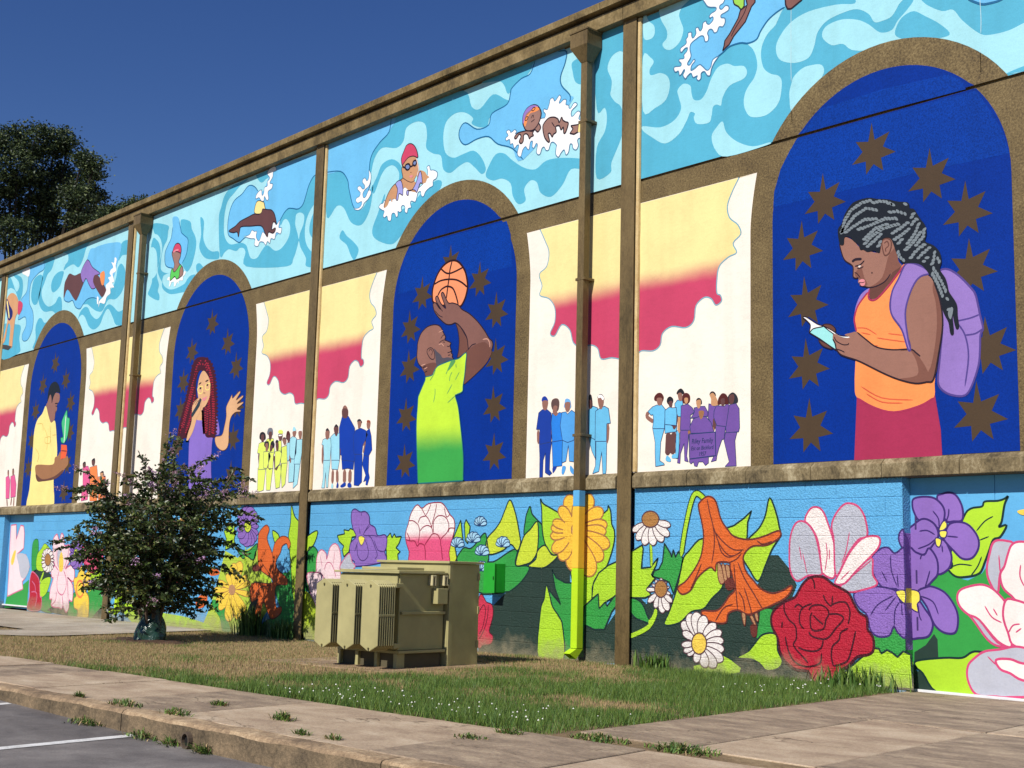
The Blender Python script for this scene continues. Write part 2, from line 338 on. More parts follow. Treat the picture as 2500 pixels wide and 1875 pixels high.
for nm, (xb, xa) in zip(names, zip(edges[:-1], edges[1:])):
    poly_part('painted_water', bays[nm], [(xa+0.1,ZSEAM+0.018),(xb-0.1,ZSEAM+0.018),(xb-0.1,8.47),(xa+0.1,8.47)], paint('da' if nm in ('wall_bay_0', 'wall_bay_r') else 'la'), -0.002)
    cx = (xb+xa)/2+0.035
    if nm == 'wall_bay_r': cx = 7.28
    if nm == 'wall_bay_4': cx = -29.97
    n = 40; zc = 5.25
    ring = [(cx+1.78*math.cos(math.pi*i/n), zc+1.78*math.sin(math.pi*i/n)) for i in range(n+1)]
    cut = [p for p in ring if p[1] > ZSEAM+0.018]
    lo = math.asin((ZSEAM+0.018-zc)/1.78)
    cut = [(cx+1.78*math.cos(lo), ZSEAM+0.018)]+cut+[(cx-1.78*math.cos(lo), ZSEAM+0.018)]
    poly_part('painted_arch_band', bays[nm], cut, M_BRONZE(), -0.0055)
    inn = [(cx+1.475*math.cos(math.pi*i/n), zc+1.475*math.sin(math.pi*i/n)) for i in range(n+1)]
    lo2 = math.asin((ZSEAM-zc)/1.475)
    a = [(cx+1.475*math.cos(lo2), ZSEAM+0.018)]+[p for p in inn if p[1] > ZSEAM+0.018]+[(cx-1.475*math.cos(lo2), ZSEAM+0.018)]
    poly_part('painted_arch_field', bays[nm], a, paint('blue'), -0.0063)
    b = [(cx-1.475, 2.41), (cx+1.475, 2.41)]+[p for p in inn if p[1] < ZSEAM-0.02 and p[0] > cx]+[(cx+1.475*math.cos(lo2), ZSEAM-0.018), (cx-1.475*math.cos(lo2), ZSEAM-0.018)]+[p for p in inn if p[1] < ZSEAM-0.02 and p[0] < cx]
    poly_part('painted_arch_field', bays[nm], b, paint('blue'), -0.0037)
# cream fields either side of each column
for i, x in enumerate(PX):
    nm = names[min(i, 5)]
    left = [(x-1.92-0.10*max(0, (z-5.2)/0.72)**1.6, z) for z in np.linspace(5.2, 5.92, 8)]
    right = [(x+1.96+0.10*max(0, (z-5.2)/0.72)**1.6, z) for z in np.linspace(5.92, 5.2, 8)]
    poly_part('painted_cream_field', bays[nm], [(x+1.96,2.40),(x-1.92,2.40)]+left+right, paint('cream'), -0.0022)

# ------------------------------------------------------------------ mural drawing
CH, CW = 0.2032, 0.4064
def groove(x, z, vert=True):
    c = math.floor((ZL-z)/CH+1e-9); t = (ZL-z)-c*CH; d = min(t, CH-t)
    g = max(0.0, 1-d/0.007)*0.0055
    if vert:
        row = int(c); s = (x/CW+(0.5 if row % 2 else 0.0)) % 1.0; e = min(s, 1-s)*CW
        g = max(g, max(0.0, 1-e/0.006)*0.004)
    return g
def spline(p, closed):
    n = len(p); out = []
    for i in range(n if closed else n-1):
        p0, p1, p2, p3 = (p[(i-1) % n], p[i], p[(i+1) % n], p[(i+2) % n]) if closed else (p[max(i-1, 0)], p[i], p[i+1], p[min(i+2, n-1)])
        for k in range(4):
            t = k/4; t2 = t*t; t3 = t2*t
            out.append(tuple(0.5*(2*p1[a]+(p2[a]-p0[a])*t+(2*p0[a]-5*p1[a]+4*p2[a]-p3[a])*t2+(3*p1[a]-p0[a]-3*p2[a]+p3[a])*t3) for a in (0, 1)))
    if not closed: out.append(p[-1])
    return out
def fill_tris(q):
    area = abs(sum(q[i-1][0]*q[i][1]-q[i][0]*q[i-1][1] for i in range(len(q))))/2
    def tot(ts): return sum(abs((q[b][0]-q[a][0])*(q[c][1]-q[a][1])-(q[c][0]-q[a][0])*(q[b][1]-q[a][1])) for a, b, c in ts)/2
    t1 = [tuple(t) for t in tessellate_polygon([[Vector((x, 0, z)) for x, z in q]])]
    if abs(tot(t1)-area) < 0.03*area: return t1
    bm = bmesh.new(); vs = [bm.verts.new((x, 0, z)) for x, z in q]; bm.verts.index_update(); f = bm.faces.new(vs)
    r = bmesh.ops.triangulate(bm, faces=[f], ngon_method='EAR_CLIP'); t2 = [tuple(v.index for v in g.verts) for g in bm.faces]; bm.free()
    return t2 if abs(tot(t2)-area) < abs(tot(t1)-area) else t1
def ribbon(p, w, closed):
    n = len(p); L = []; Rr = []
    for i in range(n):
        a = p[(i-1) % n] if closed or i else p[0]; b = p[(i+1) % n] if closed or i < n-1 else p[-1]
        dx, dz = b[0]-a[0], b[1]-a[1]; l = math.hypot(dx, dz) or 1e-6; nx, nz = -dz/l*w/2, dx/l*w/2
        q = 1.0
        if not closed and n > 3 and i in (0, n-1): q = 0.35
        L.append((p[i][0]+nx*q, p[i][1]+nz*q)); Rr.append((p[i][0]-nx*q, p[i][1]-nz*q))
    return L, Rr
STEP = 0.0002
def draw(name, parent, base, plane, prims, block=False, vert=True):
    V = []; F = []; FM = []; mats = []; layer = 0
    def mi(k):
        m = paint(k, block)
        if m not in mats: mats.append(m)
        return mats.index(m)
    prev = None
    for pr in prims.split('|'):
        head, nums = pr.split(':'); head, colr = head.split(',')
        t, s, w = head[0], int(head[1]), int(head[2:])/1000.0
        a = list(map(int, nums.split()))
        pts = []; x, z = 0, 0
        for i in range(0, len(a), 2): x += a[i]; z += a[i+1]; pts.append((x/1000.0, z/1000.0))
        if not (t == 'b' and prev == 'b'): layer += 1
        prev = t
        c1 = colr.split('/')[0]; c2 = colr.split('/')[-1]
        y = plane-(base+STEP*layer)
        if t in 'fbo':
            q = spline(pts, True) if s & 1 else pts
            q = [p for i, p in enumerate(q) if math.dist(p, q[i-1]) > 2e-4]
            i0 = len(V); V += [(px, y, pz) for px, pz in q]; k = mi(c1)
            for tr in fill_tris(q):
                F.append(tuple(i0+v for v in tr)); FM.append(k)
        if t in 'lo':
            closed = t == 'o' or bool(s & 2)
            q = spline(pts, closed) if s & 1 else pts
            if s & 1: q = [p for i, p in enumerate(q) if i == 0 or math.dist(p, q[i-1]) > 2e-4]
            if not s & 1:      # resample straight edges so corners stay sharp
                q2 = []
                for i in range(len(q) if closed else len(q)-1):
                    A, B = q[i], q[(i+1) % len(q)]; q2 += [A, (A[0]*.9+B[0]*.1, A[1]*.9+B[1]*.1), (A[0]*.1+B[0]*.9, A[1]*.1+B[1]*.9)]
                if not closed: q2.append(q[-1])
                q = q2
            L, Rr = ribbon(q, w, closed); n = len(q); i0 = len(V); yy = y-STEP*0.5; k = mi(c2)
            V += [(px, yy, pz) for px, pz in L]+[(px, yy, pz) for px, pz in Rr]
            for i in range(n if closed else n-1):
                j = (i+1) % n; F.append((i0+i, i0+j, i0+n+j, i0+n+i)); FM.append(k)
    me = bpy.data.meshes.new(name)
    if block:
        bm = bmesh.new(); bv = [bm.verts.new(v) for v in V]
        for f, k in zip(F, FM):
            try: bf = bm.faces.new([bv[i] for i in f]); bf.material_index = k
            except ValueError: pass
        zs = [v[2] for v in V]; xs = [v[0] for v in V]
        cuts = []
        for c in range(0, 12):
            for d in (-0.007, 0.0, 0.007):
                zc = ZL-CH*c+d
                if min(zs) < zc < max(zs): cuts.append(((0, 0, zc), (0, 0, 1)))
        if vert:
            for k in range(int(min(xs)/(CW/2))-1, int(max(xs)/(CW/2))+2):
                for d in (-0.006, 0.0, 0.006):
                    xc = k*CW/2+d
                    if min(xs) < xc < max(xs): cuts.append(((xc, 0, 0), (1, 0, 0)))
        for co, no in cuts:
            bmesh.ops.bisect_plane(bm, geom=bm.verts[:]+bm.edges[:]+bm.faces[:], dist=1e-5, plane_co=co, plane_no=no)
        for v in bm.verts: v.co.y += groove(v.co.x, v.co.z, vert)
        bm.to_mesh(me); bm.free()
    else:
        me.from_pydata(V, [], F); me.polygons.foreach_set('material_index', FM)
    for m in mats: me.materials.append(m)
    me.update(); return link(bpy.data.objects.new(name, me), parent)

# block walls, doors
M_BLOCK = paint('wallblue', True)
def block_mesh(w, h, name):
    g = 0.0012; ch = 0.0065; d = 0.05
    x0, x1, z0, z1 = g, w-g, g-h, -g
    v = [(x0,0.0055,z0),(x1,0.0055,z0),(x1,0.0055,z1),(x0,0.0055,z1),(x0+ch,0,z0+ch),(x1-ch,0,z0+ch),(x1-ch,0,z1-ch),(x0+ch,0,z1-ch),(x0,d,z0),(x1,d,z0),(x1,d,z1),(x0,d,z1)]
    f = [(4,5,6,7),(0,1,5,4),(1,2,6,5),(2,3,7,6),(3,0,4,7),(8,9,1,0),(9,10,2,1),(10,11,3,2),(11,8,0,3)]
    me = bpy.data.meshes.new(name); me.from_pydata(v, [], f); me.materials.append(M_BLOCK); me.update(); return me, v, f
walls = {}
def block_wall(key, xa, xb, single):
    w = MB().box(xa, xb, 0.006, 0.3, -0.25, ZL).build('block_wall', M_BLOCK, bld)
    walls[key] = w; cache = {}; SV = []; SF = []
    for c in range(11):
        zt = ZL-CH*c; off = 0.0 if c % 2 == 0 else CW/2
        k0 = math.floor((xa+off)/CW)-1
        for k in range(k0, k0+200):
            a = k*CW-off; b = a+CW
            if a >= xb-0.01: break
            a2, b2 = max(a, xa), min(b, xb)
            if b2-a2 < 0.03: continue
            wd = round(b2-a2, 3)
            if wd not in cache: cache[wd] = block_mesh(b2-a2, CH, 'block')
            me, v, f = cache[wd]
            if single:
                o = bpy.data.objects.new('block', me); o.location = (a2, random.uniform(-0.0006, 0.0006), zt); link(o, w)
            else:
                i = len(SV); SV += [(p[0]+a2, p[1], p[2]+zt) for p in v]; SF += [tuple(i+q for q in t) for t in f]
    if SV: tag(mesh_obj('blocks', SV, SF, M_BLOCK, w), kind='stuff')
block_wall('block_wall_r', 2.9, XR, False)
block_wall('block_wall_0', -3.80, 0.0, True)
block_wall('block_wall_1', -11.24, -4.06, True)
block_wall('block_wall_2', -18.70, -11.52, False)
block_wall('block_wall_3', -23.15, -18.96, False)
block_wall('block_wall_4', XLFT, -25.0, False)
# recessed doors
def door(key, xa, xb, splits, label):
    d = MB().box(xa-0.02, xb+0.02, 0.16, 0.3, -0.05, ZL).build('service_door', paint('wallblue'), bld); d['label'] = label
    walls[key] = d
    xs = [xa]+splits+[xb]
    for a, b in zip(xs[:-1], xs[1:]): MB().box(a+0.004, b-0.004, 0.15, 0.165, 0.02, ZL-0.004).build('door_panel', paint('wallblue'), d)
    MB().box(xa+0.01, xb-0.01, 0.10, 0.148, -0.005, 0.028).build('threshold', flat('white_metal', (232, 232, 234), 0.4), d, 0.004)
door('service_door_0', 0.0, 2.9, [0.95, 1.92], 'recessed double door painted with purple violets and a pale lotus')
door('service_door_1', -25.0, -23.15, [-24.1], 'recessed door painted with a white lotus at the far left')
# paint carried round the door jamb
for (z0, z1, k) in [(1.62,2.19,'wallblue'),(1.05,1.62,'vi'),(0.90,1.05,'yc2'),(0.42,0.90,'vi'),(0.30,0.42,'gn'),(0.0,0.30,'lm')]:
    mesh_obj('painted_jamb', [(0.0035,0.008,z0),(0.0035,0.148,z0),(0.0035,0.148,z1),(0.0035,0.008,z1)], [(0,1,2,3)], paint(k, True), walls['service_door_0'])
for z, k in ((1.66,0),(1.1,0),(0.62,0)):
    MB().box(0.055, 0.075, 0.138, 0.1495, z, z+0.14).build('hinge', flat('hinge_paint', (70, 50, 110), 0.5), walls['service_door_0'], 0.003)

# ------------------------------------------------------------------ mural data: name~parent~label~base~plane~shapes (mm on the wall plane)
MURAL = """painted_wave~wall_bay_0~~30~0~f10,la:-3731 8555 85 -158 100 -102 5 -124 -81 -40 -112 67
painted_wave~wall_bay_0~~30~0~f10,la:-3443 8526 10 -164 106 -193 2 -112 -72 -58 49 -84 112 -37 137 63 58 140 -40 123 -33 105 51 94 135 82 -275 91
painted_wave~wall_bay_0~~30~0~f10,la:-3739 7924 141 -57 50 -78 -68 -77 21 -86 162 -14 129 -83 41 -137 -65 -171 -180 -63 -220 10
painted_wave~wall_bay_0~~30~0~f10,la:-3725 6960 301 -90 237 34 116 125 -40 166 -21 99 97 60 116 -56 20 -98 39 -103 113 -30 94 82 74 147 110 120 147 4 108 -62 143 -40 53 -90 -53 -74 -215 -30 -108 -120 -26 -99 -66 27 -62 -14 -22 -109 -44 -79 -187 31 -58 91 19 56 -77 35 -56 -93 -134 -151 -234 -67 -243 152 -140 113
painted_wave~wall_bay_0~~30~0~f10,la:-2569 6538 84 105 91 46 55 -147 161 -157 246 -123 240 -8 -34 -26 -594 -4 -182 119
painted_wave~wall_bay_0~~30~0~f10,la:-2003 7585 128 16 64 88 105 102 126 59 123 31 -41 -40 -73 -119 -31 -35 -104 -66 -74 -103 -27 -117 16 -130 41 -92 94 -80 92 -43 51 -58 10 -90 -32 -167 -92 -98 -145 -42 -189 40 -85 111 -22 113 22 101 53 76 85 83 43 114 -10 119 -53 133
painted_wave~wall_bay_0~~30~0~f10,la:-490 7611 -246 66 -382 38 -264 -60 -169 -152 -34 -135 66 -136 199 -92 196 5 82 118 50 156 128 101 220 29 184 -17 149 -104 72 -119 103 -18 117 17 89 106 45 94 -543 180
painted_wave~wall_bay_0~~30~0~f10,la:-929 7343 49 112 204 20 214 -68 149 -102 145 -140 146 -18 74 85 101 75 87 79 44 66 122 -147 181 -132 128 -26 103 -152 182 -198 122 -55 201 -14 164 29 216 27 -16 -458 -416 -53 -347 301 -501 278 -861 176 -211 146 -155 32
painted_wave~wall_bay_0~~36~0~f10,da:20 7080 31 111 73 71 128 18 138 -102 175 -148 104 -149 -244 22 -278 85
painted_wave~wall_bay_0~~36~0~f10,da:1272 6268 200 34 214 -5 -1 -48
painted_wave~wall_bay_0~~30~0~f10,la:-938 7004 -165 43 -118 -9 -110 -65 -31 -69 -31 -96 0 -87 19 -143 90 28 344 249
painted_sky~wall_bay_0~~45~0~f10,sk:-2717 8574 24 -236 93 -87 91 -38 -45 -61 -23 -49 -45 -70 -92 -47 -92 -47 -104 -25 -11 -148 12 -126 -46 -34 59 -92 116 23 115 -108 68 9 45 89 90 29 78 33 99 44 165 -4 118 -40 128 11 64 88 106 102 125 59 123 31 82 27 162 158|l122,ln:-2473 7555 89 34 100 44 164 -4 119 -40 128 11 63 88 106 102 125 59 123 31
painted_sky~wall_bay_0~~45~0~f10,sk:889 7223 41 -50 73 -49 57 -29 74 -11 81 -5 61 17|l125,ln:889 7215 41 -38 74 -53 57 -29 73 -11 81 -5 61 9
painted_foam~wall_bay_0~~60~0~o116,wh/fl:-2715 8440 47 -129 57 -57 103 -38 0 -42 -68 -15 -34 -27 11 -27 46 -1 0 -46 -57 -34 -40 26 -17 34 -46 -14 -11 -62 -35 -27 -35 58 -40 -6 6 -69 -46 -42 -24 35 -6 50 -53 7 -5 -46 -30 -29 1 -58 -94 -38 12 -56 59 35 47 -5 -12 -44 -46 -33 0 -48 -71 11 -12 -25 36 -39 -11 -34 -96 17 -17 -33 30 -42 47 1 19 -62 35 9 41 45 12 -22 -29 -49 42 -58 35 27 58 22 35 -66 70 3 -12 -38 35 -33 35 23 5 63 51 9 46 -64 46 -13 22 77 45 71 67 63 -90 -20 -33 -83 -57 -30 -80 79 -46 32 -81 -33 -58 -3 11 63 52 41 -18 29 -69 -55 -36 34 58 77 -18 100 17 71 93 38 69 16 47 -23 23 -73 46 -4 11 52 -18 52 29 38 45 -14 34 -52 46 0 33 55 56 -18 39 44 -6 57 -56 27 0 37 56 10 61 18 0 46 -50 26 -56 -29 -33 20 0 38 61 26 -6 86
painted_diver~wall_bay_0~painted diver in a lime swimsuit with arms stretched down to the water~70~0~o118,lime2/dk:-2217 8274 0 -101 66 -59 44 -51 43 23 5 35 -16 106|o018,s2/dk:-2042 8216 32 -129 -108 -39 -33 -90 -132 -161 -77 -69 -11 -61 -22 -58 66 35 34 13 76 92 175 129 97 169 53 37 0 82|l114,dk:-2010 8096 -54 -111 -131 -142 -65 -90
painted_leg~wall_bay_0~painted bent knee of the diver at the top edge~70~0~o020,s2/dk:-1448 8019 9 -118 26 -57 50 -17 152 61 30 43
painted_sky~wall_bay_1~~45~0~f10,sk:-11318 8527 1953 -5 -48 -248 -252 -120 -218 -170 -50 -231 51 -252 -149 -250 -191 -143 -142 89 -141 314 -71 199 -225 194 -472 83|l120,ln:-9365 8521 -48 -247 -251 -120 -219 -170 -50 -231 51 -252 -148 -250 -192 -143 -142 89 -141 314 -70 199 -225 194 -472 83
painted_wave~wall_bay_1~~30~0~f10,da:-9397 8472 931 3 962 1 220 -319 205 -85 290 148 277 -145 130 -87 -103 -114 -226 36 -141 -44 -48 -108 -165 14 -206 110 30 83 -211 144 -243 40 -207 -87 -59 -217 64 -269 203 -138 240 3 251 -4 193 -156 107 -201 -96 -54 -172 145 -173 119 -204 -22 -204 -59 -181 99 -69 232 -197 83 -190 138 10 209 -70 206 -228 91 -262 -40 -64 -202 -188 -76 -399 94 -215 -147 -94 -285 -70 75 11 195 106 224 327 143
painted_wave~wall_bay_1~~30~0~f10,da:-6684 7259 193 -31 194 -153 253 -164 244 -76 223 76 331 -34 453 -132 3 -134 -280 62 -164 -189 -227 -126 -220 103 -82 169 -140 59 -130 -100 37 -176 -152 -25 -128 146 -58 204 -193 115 -205 14 -166 102 59 141
painted_wave~wall_bay_1~~30~0~f10,da:-9457 7234 -177 -303 -142 -264 117 -176 418 -160 240 76 346 240 319 193 315 143 64 124 -145 54 -285 -78 -285 -152 -373 -67 -395 126
painted_wave~wall_bay_1~~30~0~f10,da:-11227 7972 399 -57 274 -202 90 -295 121 -274 212 -57 156 107 56 136 113 124 -29 -288 -82 -204 -194 -145 -299 106 -234 295 -221 79 -295 -146
painted_wave~wall_bay_1~~30~0~f10,da:-10732 6703 76 126 137 -124 203 -136 170 -167 -112 -162 -126 119 -123 185
painted_wave~wall_bay_1~~30~0~f10,da:-9702 7578 131 177 274 25 250 -162 61 -243 -122 -117 23 234 -165 171 -196 5 -151 -113 -166 -257 -65 111
painted_wave~wall_bay_1~~30~0~f10,da:-6432 8133 215 139 184 36 206 223 -556 -14 -681 -33 398 -88 132 -103
painted_sky~wall_bay_1~~45~0~f10,sk:-5863 8485 -98 -170 -195 -24 -201 -88 -29 -64 -71 -160 -338 -57 -73 -163 -269 1 -283 174 -136 -78 7 -150 146 -128 273 27 270 -29 218 -167 321 -140 255 -234 949 593 -4 136 -169 183 -28 145 89 181 19 160 -168 109|l120,ln:-5862 8484 -99 -170 -195 -23 -201 -88 -28 -64 -71 -160 -339 -57 -72 -163 -270 1 -283 174 -136 -78 7 -150 146 -128 273 27 270 -29 218 -167 321 -140 256 -235|l120,ln:-5376 8482 167 -49 -19 -160 -89 -181 27 -145 169 -183 3 -102
painted_wave~wall_bay_1~~30~0~f10,da:-4609 8448 575 55 7 -419 -142 48 -150 -38 -76 -144 82 -188 -6 -130 -11 -79 89 -122 108 -94 68 -211 -59 -244 -166 -284 -18 -141 -256 -25 -10 427 145 195 40 186 -47 160 -151 22
painted_wave~wall_bay_1~~30~0~f10,da:-5088 8233 184 15 51 -184 5 -204 -162 61 -65 172
painted_foam~wall_bay_1~~60~0~o114,wh/fl:-6454 7549 39 21 45 -21 16 -32 49 9 38 14 41 -40 -28 -27 67 3 136 -12 225 98 149 2 47 -5 17 49 -43 51 12 36 66 -27 27 43 17 42 16 55 56 2 38 -56 54 35 40 29 32 -42 -34 -63 19 -18 71 33 54 -21 -7 -63 55 -27 10 -42 36 -9 51 51 45 1 27 -39 -105 -57 -7 -70 36 -15 79 44 52 -13 10 -35 -25 -58 27 -20 42 73 52 19 12 -514 -61 14 -11 86 -44 49 -35 -24 20 -75 -43 -54 -62 34 -19 62 -45 11 -24 -104 -52 -30 -38 83 -62 -31 -52 -49 -56 55 6 96 8 31 -65 61 -55 0 -43 -88 -56 6 -38 55 -46 -8 -35 -72 -47 -2 -34 48 20 94 -29 34 -45 -56 -39 29 7 78 -47 -2 -25 -101 -39 16 -39 43 -57 -34 -35 -86 -48 1 -36 59 30 108 -40 16 -57 -34 -42 84 -49 -2 -22 81 -69 -4 -17 45 53 28
painted_swimmer~wall_bay_1~painted freestyle swimmer in a purple cap with orange goggles beside the downspout~80~0~o120,s3/dk:-6049 7462 77 -12 96 -30 83 53 46 28 39 -63 -17 -35 -46 -22 -58 48 -46 -43 20 -38 -56 -6 -28 -20 -30 54 -40 36 -57 -6 -7 -86 -47 -29 -40 43 36 66 -40 43 -56 -47 -39 3 -1 34 76 36|o120,s3/dk:-6071 7542 -21 59 6 107 64 78 95 29 95 -11 77 -54 50 -86 -7 -78 -53 -93 -92 -58 -115 12 -58 31|f10,pu:-6092 7601 6 107 64 78 95 29 95 -15 67 -41 -66 11 -103 -20 -85 -32 -36 -59 -8 -65|f10,or:-6067 7595 21 62 47 35 75 35 55 46 67 -4 58 -55 -103 -14 -76 6 -56 -39 -17 -63 -45 -76|l314,dk:-5905 7742 37 31 38 -17 -37 -31|l314,dk:-6044 7629 27 41 39 -17 -37 -38|l113,dk:-5920 7625 47 35 10 -43|l113,dk:-5917 7564 84 25|o120,s3/dk:-5659 7413 26 66 91 50 110 -12 84 -50 29 -60 43 68 28 -47 55 -40 54 -26 -7 -50 -42 -81 -36 3 -12 87 -44 -28 -38 68 -73 5 12 -81 -54 -20 -26 -33 -48 64 -37 -4 31 -106 -27 -10 -77 88|l116,dk:-5475 7453 66 -89|o020,s3/dk:-5083 7303 159 -21 -15 -105 -79 -13 -80 32 60 50|f00,ye:-4924 7282 103 51 5 -193 -123 37
painted_foam~wall_bay_1~~60~0~o114,wh/fl:-9611 7024 43 47 75 3 27 41 78 -34 236 16 184 99 72 21 249 -97 209 54 105 111 9 78 -24 68 62 13 32 -78 69 -16 71 -33 43 -45 -23 -74 -81 -27 -2 -79 -89 -17 -94 -42 -52 -69 -58 29 -18 67 -70 -4 -37 -100 -40 -36 -87 35 -27 -30 26 -77 -79 -3 -24 -67 -60 30 -5 82 -60 39 -42 -28 18 -58 -57 -16 -45 28 4 -74 -43 -19 -48 73 -74 5 -23 -105 -75 15 -36 80 -74 -14 -33 43 26 69 -62 31
painted_foam~wall_bay_1~~60~0~o112,wh/fl:-9946 7740 60 -70 14 -97 -46 -113 -121 -50 -51 -55 28 -72 63 6 71 89 63 -13 12 -59 -80 -78 -106 -44 -43 -57 -107 -36 -114 32 -18 22 129 -15 76 41 -5 58 -110 -6 -60 59 37 40 63 6 27 61 -85 75 13 45 64 -4 67 -62 55 -2 5 46 -68 72 12 54 62 5 51 -58 45 28 11 73
painted_swimmer~wall_bay_1~painted swimmer in a red cap and dark goggles bursting from foam~80~0~f10,s4:-9005 7605 12 33 141 69 159 -14 60 -45 51 -138 -7 -125 -40 -45 -39 -54 59 -40 61 166 143 -40 74 -79 58 -39 -55 -15 -39 -54 -83 0 -100 12 -49 -115 -189 58 -120 79 -56 -34 5 -82 -120 42 -24 -86 -120 34 -25 -59 -50 74 -68 -96 -88 -29 -4 56 80 150 113 105 101 43 115 30 71 31 -37 136|l112,dk:-8977 7398 30 -25 120 -72 103 -35 70 16|l114,dk:-9454 6992 -3 47 80 150 112 105 101 43 116 30 71 30 -37 127 10 71|o114,lav/dk:-9164 7337 131 27 66 -124 9 -138 -45 19 -60 21 -23 -95 -45 18 26 159|o114,lav/dk:-8608 7245 76 146 44 -19 38 -178 -57 12 -76 -136 -60 48 -144 21 -24 -76 -46 36 12 52 130 -18|o116,rd/dk:-9004 7604 -30 126 59 106 68 85 101 8 104 -57 78 -109 28 -115 -110 48 -144 6 -126 -77|l130,dk:-8995 7584 82 -37 58 -4 116 -7 84 35 41 27|o130,gl/dk:-8920 7549 19 46 73 -3 38 -45 -19 -41 -57 -6|o130,gl/dk:-8718 7558 18 50 57 1 24 -37 -33 -47|l120,wh2:-8630 7647 49 -120 20 -94 -37 -100|l110,dk:-8775 7435 29 2|f10,lip:-8800 7377 57 10 44 -23 -41 -23
painted_sky~wall_bay_2~~45~0~f10,sk:-13562 8124 -119 107 -159 68 -131 -7 -189 -102 -262 -65 -144 -138 -69 -201 2 -214 60 -130 169 -89 237 -118 151 37 127 47 606 -246 532 73 57 247 111 113 136 57 141 -22 202 -51 151 58 84 147 82 170 141 133 189 14 46 348 -1594 117 -193 -164 -147 -222|l120,ln:-13561 8124 -119 106 -160 69 -131 -7 -189 -102 -262 -65 -144 -138 -68 -201 1 -214 60 -130 169 -89 238 -119 151 38 128 35|l120,ln:-12713 7385 131 121 135 57 142 -23 202 -50 151 57 84 148 81 169 142 134 188 13
painted_wave~wall_bay_2~~30~0~f10,da:-13663 8449 107 11 341 -5 13 -130 -103 -24 -102 -35 -111 35
painted_wave~wall_bay_2~~32~0~f10,da:-14302 8445 333 11 -63 -33 -196 -41 -236 -105 -238 -119 -90 -222 -8 -237 33 -186 111 -162 194 -105 362 -29 207 -83 78 -117 126 -171 219 -36 158 109 119 70 127 -11 176 -109 126 -38 180 30 188 133 55 155 -42 130 -109 98 -101 -3 -73 -75 -46 53 127 155 136 57 343 -74 151 58 84 148 82 169 141 134 265 -3 44 -517 -190 17 -180 -116 -119 -173 -18 -225 76 -209 205 -175 308 -95 18 -214 -495 80 -33 156 -194 228 -70 132 -48 -112 -102 -179 -226 -116 -1441 234 -52 285 -99 98 -135 23 -130 -36 -280 84 -156 -32 -180 -41 -136 766 67 228 114 218 262 126
painted_wave~wall_bay_2~~37~0~f10,la:-12156 7401 137 6 123 -78 -5 -152 -103 -156 -29 -103 -49 107 -95 182 0 110
painted_wave~wall_bay_2~~38~0~f10,da:-11483 7411 -139 -135 -80 -180 33 -157 162 -126 230 -62 -56 662
painted_wave~wall_bay_2~~30~0~f10,da:-17859 8304 671 -169 19 -140 -13 -159 -125 -123 -69 -142 -31 -165 24 -174 119 -87 184 -55 106 -8 -244 -12 -61 -75 5 -162 139 -113 294 -110 515 -34 103 -15 377 277 -169 43 -144 -43 -106 -82 -164 -33 -253 -20 -244 20 -222 92 -120 102 -163 152 -92 142 33 149 83 174 21 167 -86 169 -163 142 -175 75
painted_wave~wall_bay_2~~30~0~f10,da:-17831 7978 155 -63 143 -120 83 -211 -42 -207 -56 -119 7 -172 116 -187 -36 -131 85 -97 -37 -113 -479 188 55 129 74 117 6 85 105 27 96 87 -10 198 -43 179 -72 124 -121 81 -113 29
painted_sky~wall_bay_2~~45~0~f10,sk:-16964 8059 -39 -230 -122 -131 -105 -135 8 -188 68 -113 167 -69 143 -27 277 -16 129 54 149 149 42 191 -17 136 -165 104 -130 82 -46 93 -138 262 -249 47|l120,ln:-16964 8059 -38 -230 -123 -131 -105 -135 8 -188 69 -113 167 -69 142 -27|l118,ln:-16438 7204 149 149 43 191 -18 136 -165 104 -129 82 -47 93 -90 168
painted_wave~wall_bay_2~~30~0~f10,da:-16613 7994 51 -127 147 -85 128 -81 44 -141 -49 -206 -149 -149 44 -82 150 -123 100 0 121 95 91 190 48 213 -64 175 -173 197 -88 166 -387 115
painted_wave~wall_bay_2~~30~0~f10,da:-15783 8037 77 -359 -52 -235 102 -164 176 -127 215 -64 334 -44 -17 146 -256 43 -202 100 -146 147 -67 150 -4 294
painted_wave~wall_bay_2~~30~0~f10,da:-15837 7032 42 50 116 -11 123 -84 53 -41 -236 -52 -71 52
painted_foam~wall_bay_2~~60~0~o116,wh/fl:-13190 8472 208 11 50 -92 -103 -11 -12 -89 -95 -94 109 -46 -33 -84 -123 -32 35 -133 -60 -34 -94 100 -14 -78 -85 6 -95 88 -118 1 4 69 80 53 106 13 32 -111 61 34 11 101 104 13 -8 82 79 52 -94 101
painted_foam~wall_bay_2~~60~0~o114,wh/fl:-13928 7302 150 19 80 67 91 -40 87 -16 -11 -101 117 -101 112 150 133 -69 182 57 31 107 58 34 70 -81 116 68 -28 -129 104 -30 -30 -106 -147 49 -51 -114 -127 34 -33 -85 -88 50 -57 -58 -91 73 -130 23 -56 -70 -133 46 9 113 -155 39
painted_swimmer~wall_bay_2~painted dark skinned diver with a yellow cap reaching forward~80~0~o120,s5/dk:-14577 7537 110 27 133 23 172 61 285 28 237 18 176 -40 119 80 173 -46 151 -41 113 -101 79 -173 2 -23 -108 54 -49 -137 123 11 6 -57 -80 -31 -150 50 -33 -84 -92 85 -98 131 -133 60 -306 45 -357 55 -59 -71 -33 -111 -56 104 -136 13 -140 38|o116,ye/dk:-13643 7723 46 176 105 25 133 -50 45 -20 56 -137 -86 17 -37 -62 -84 -12
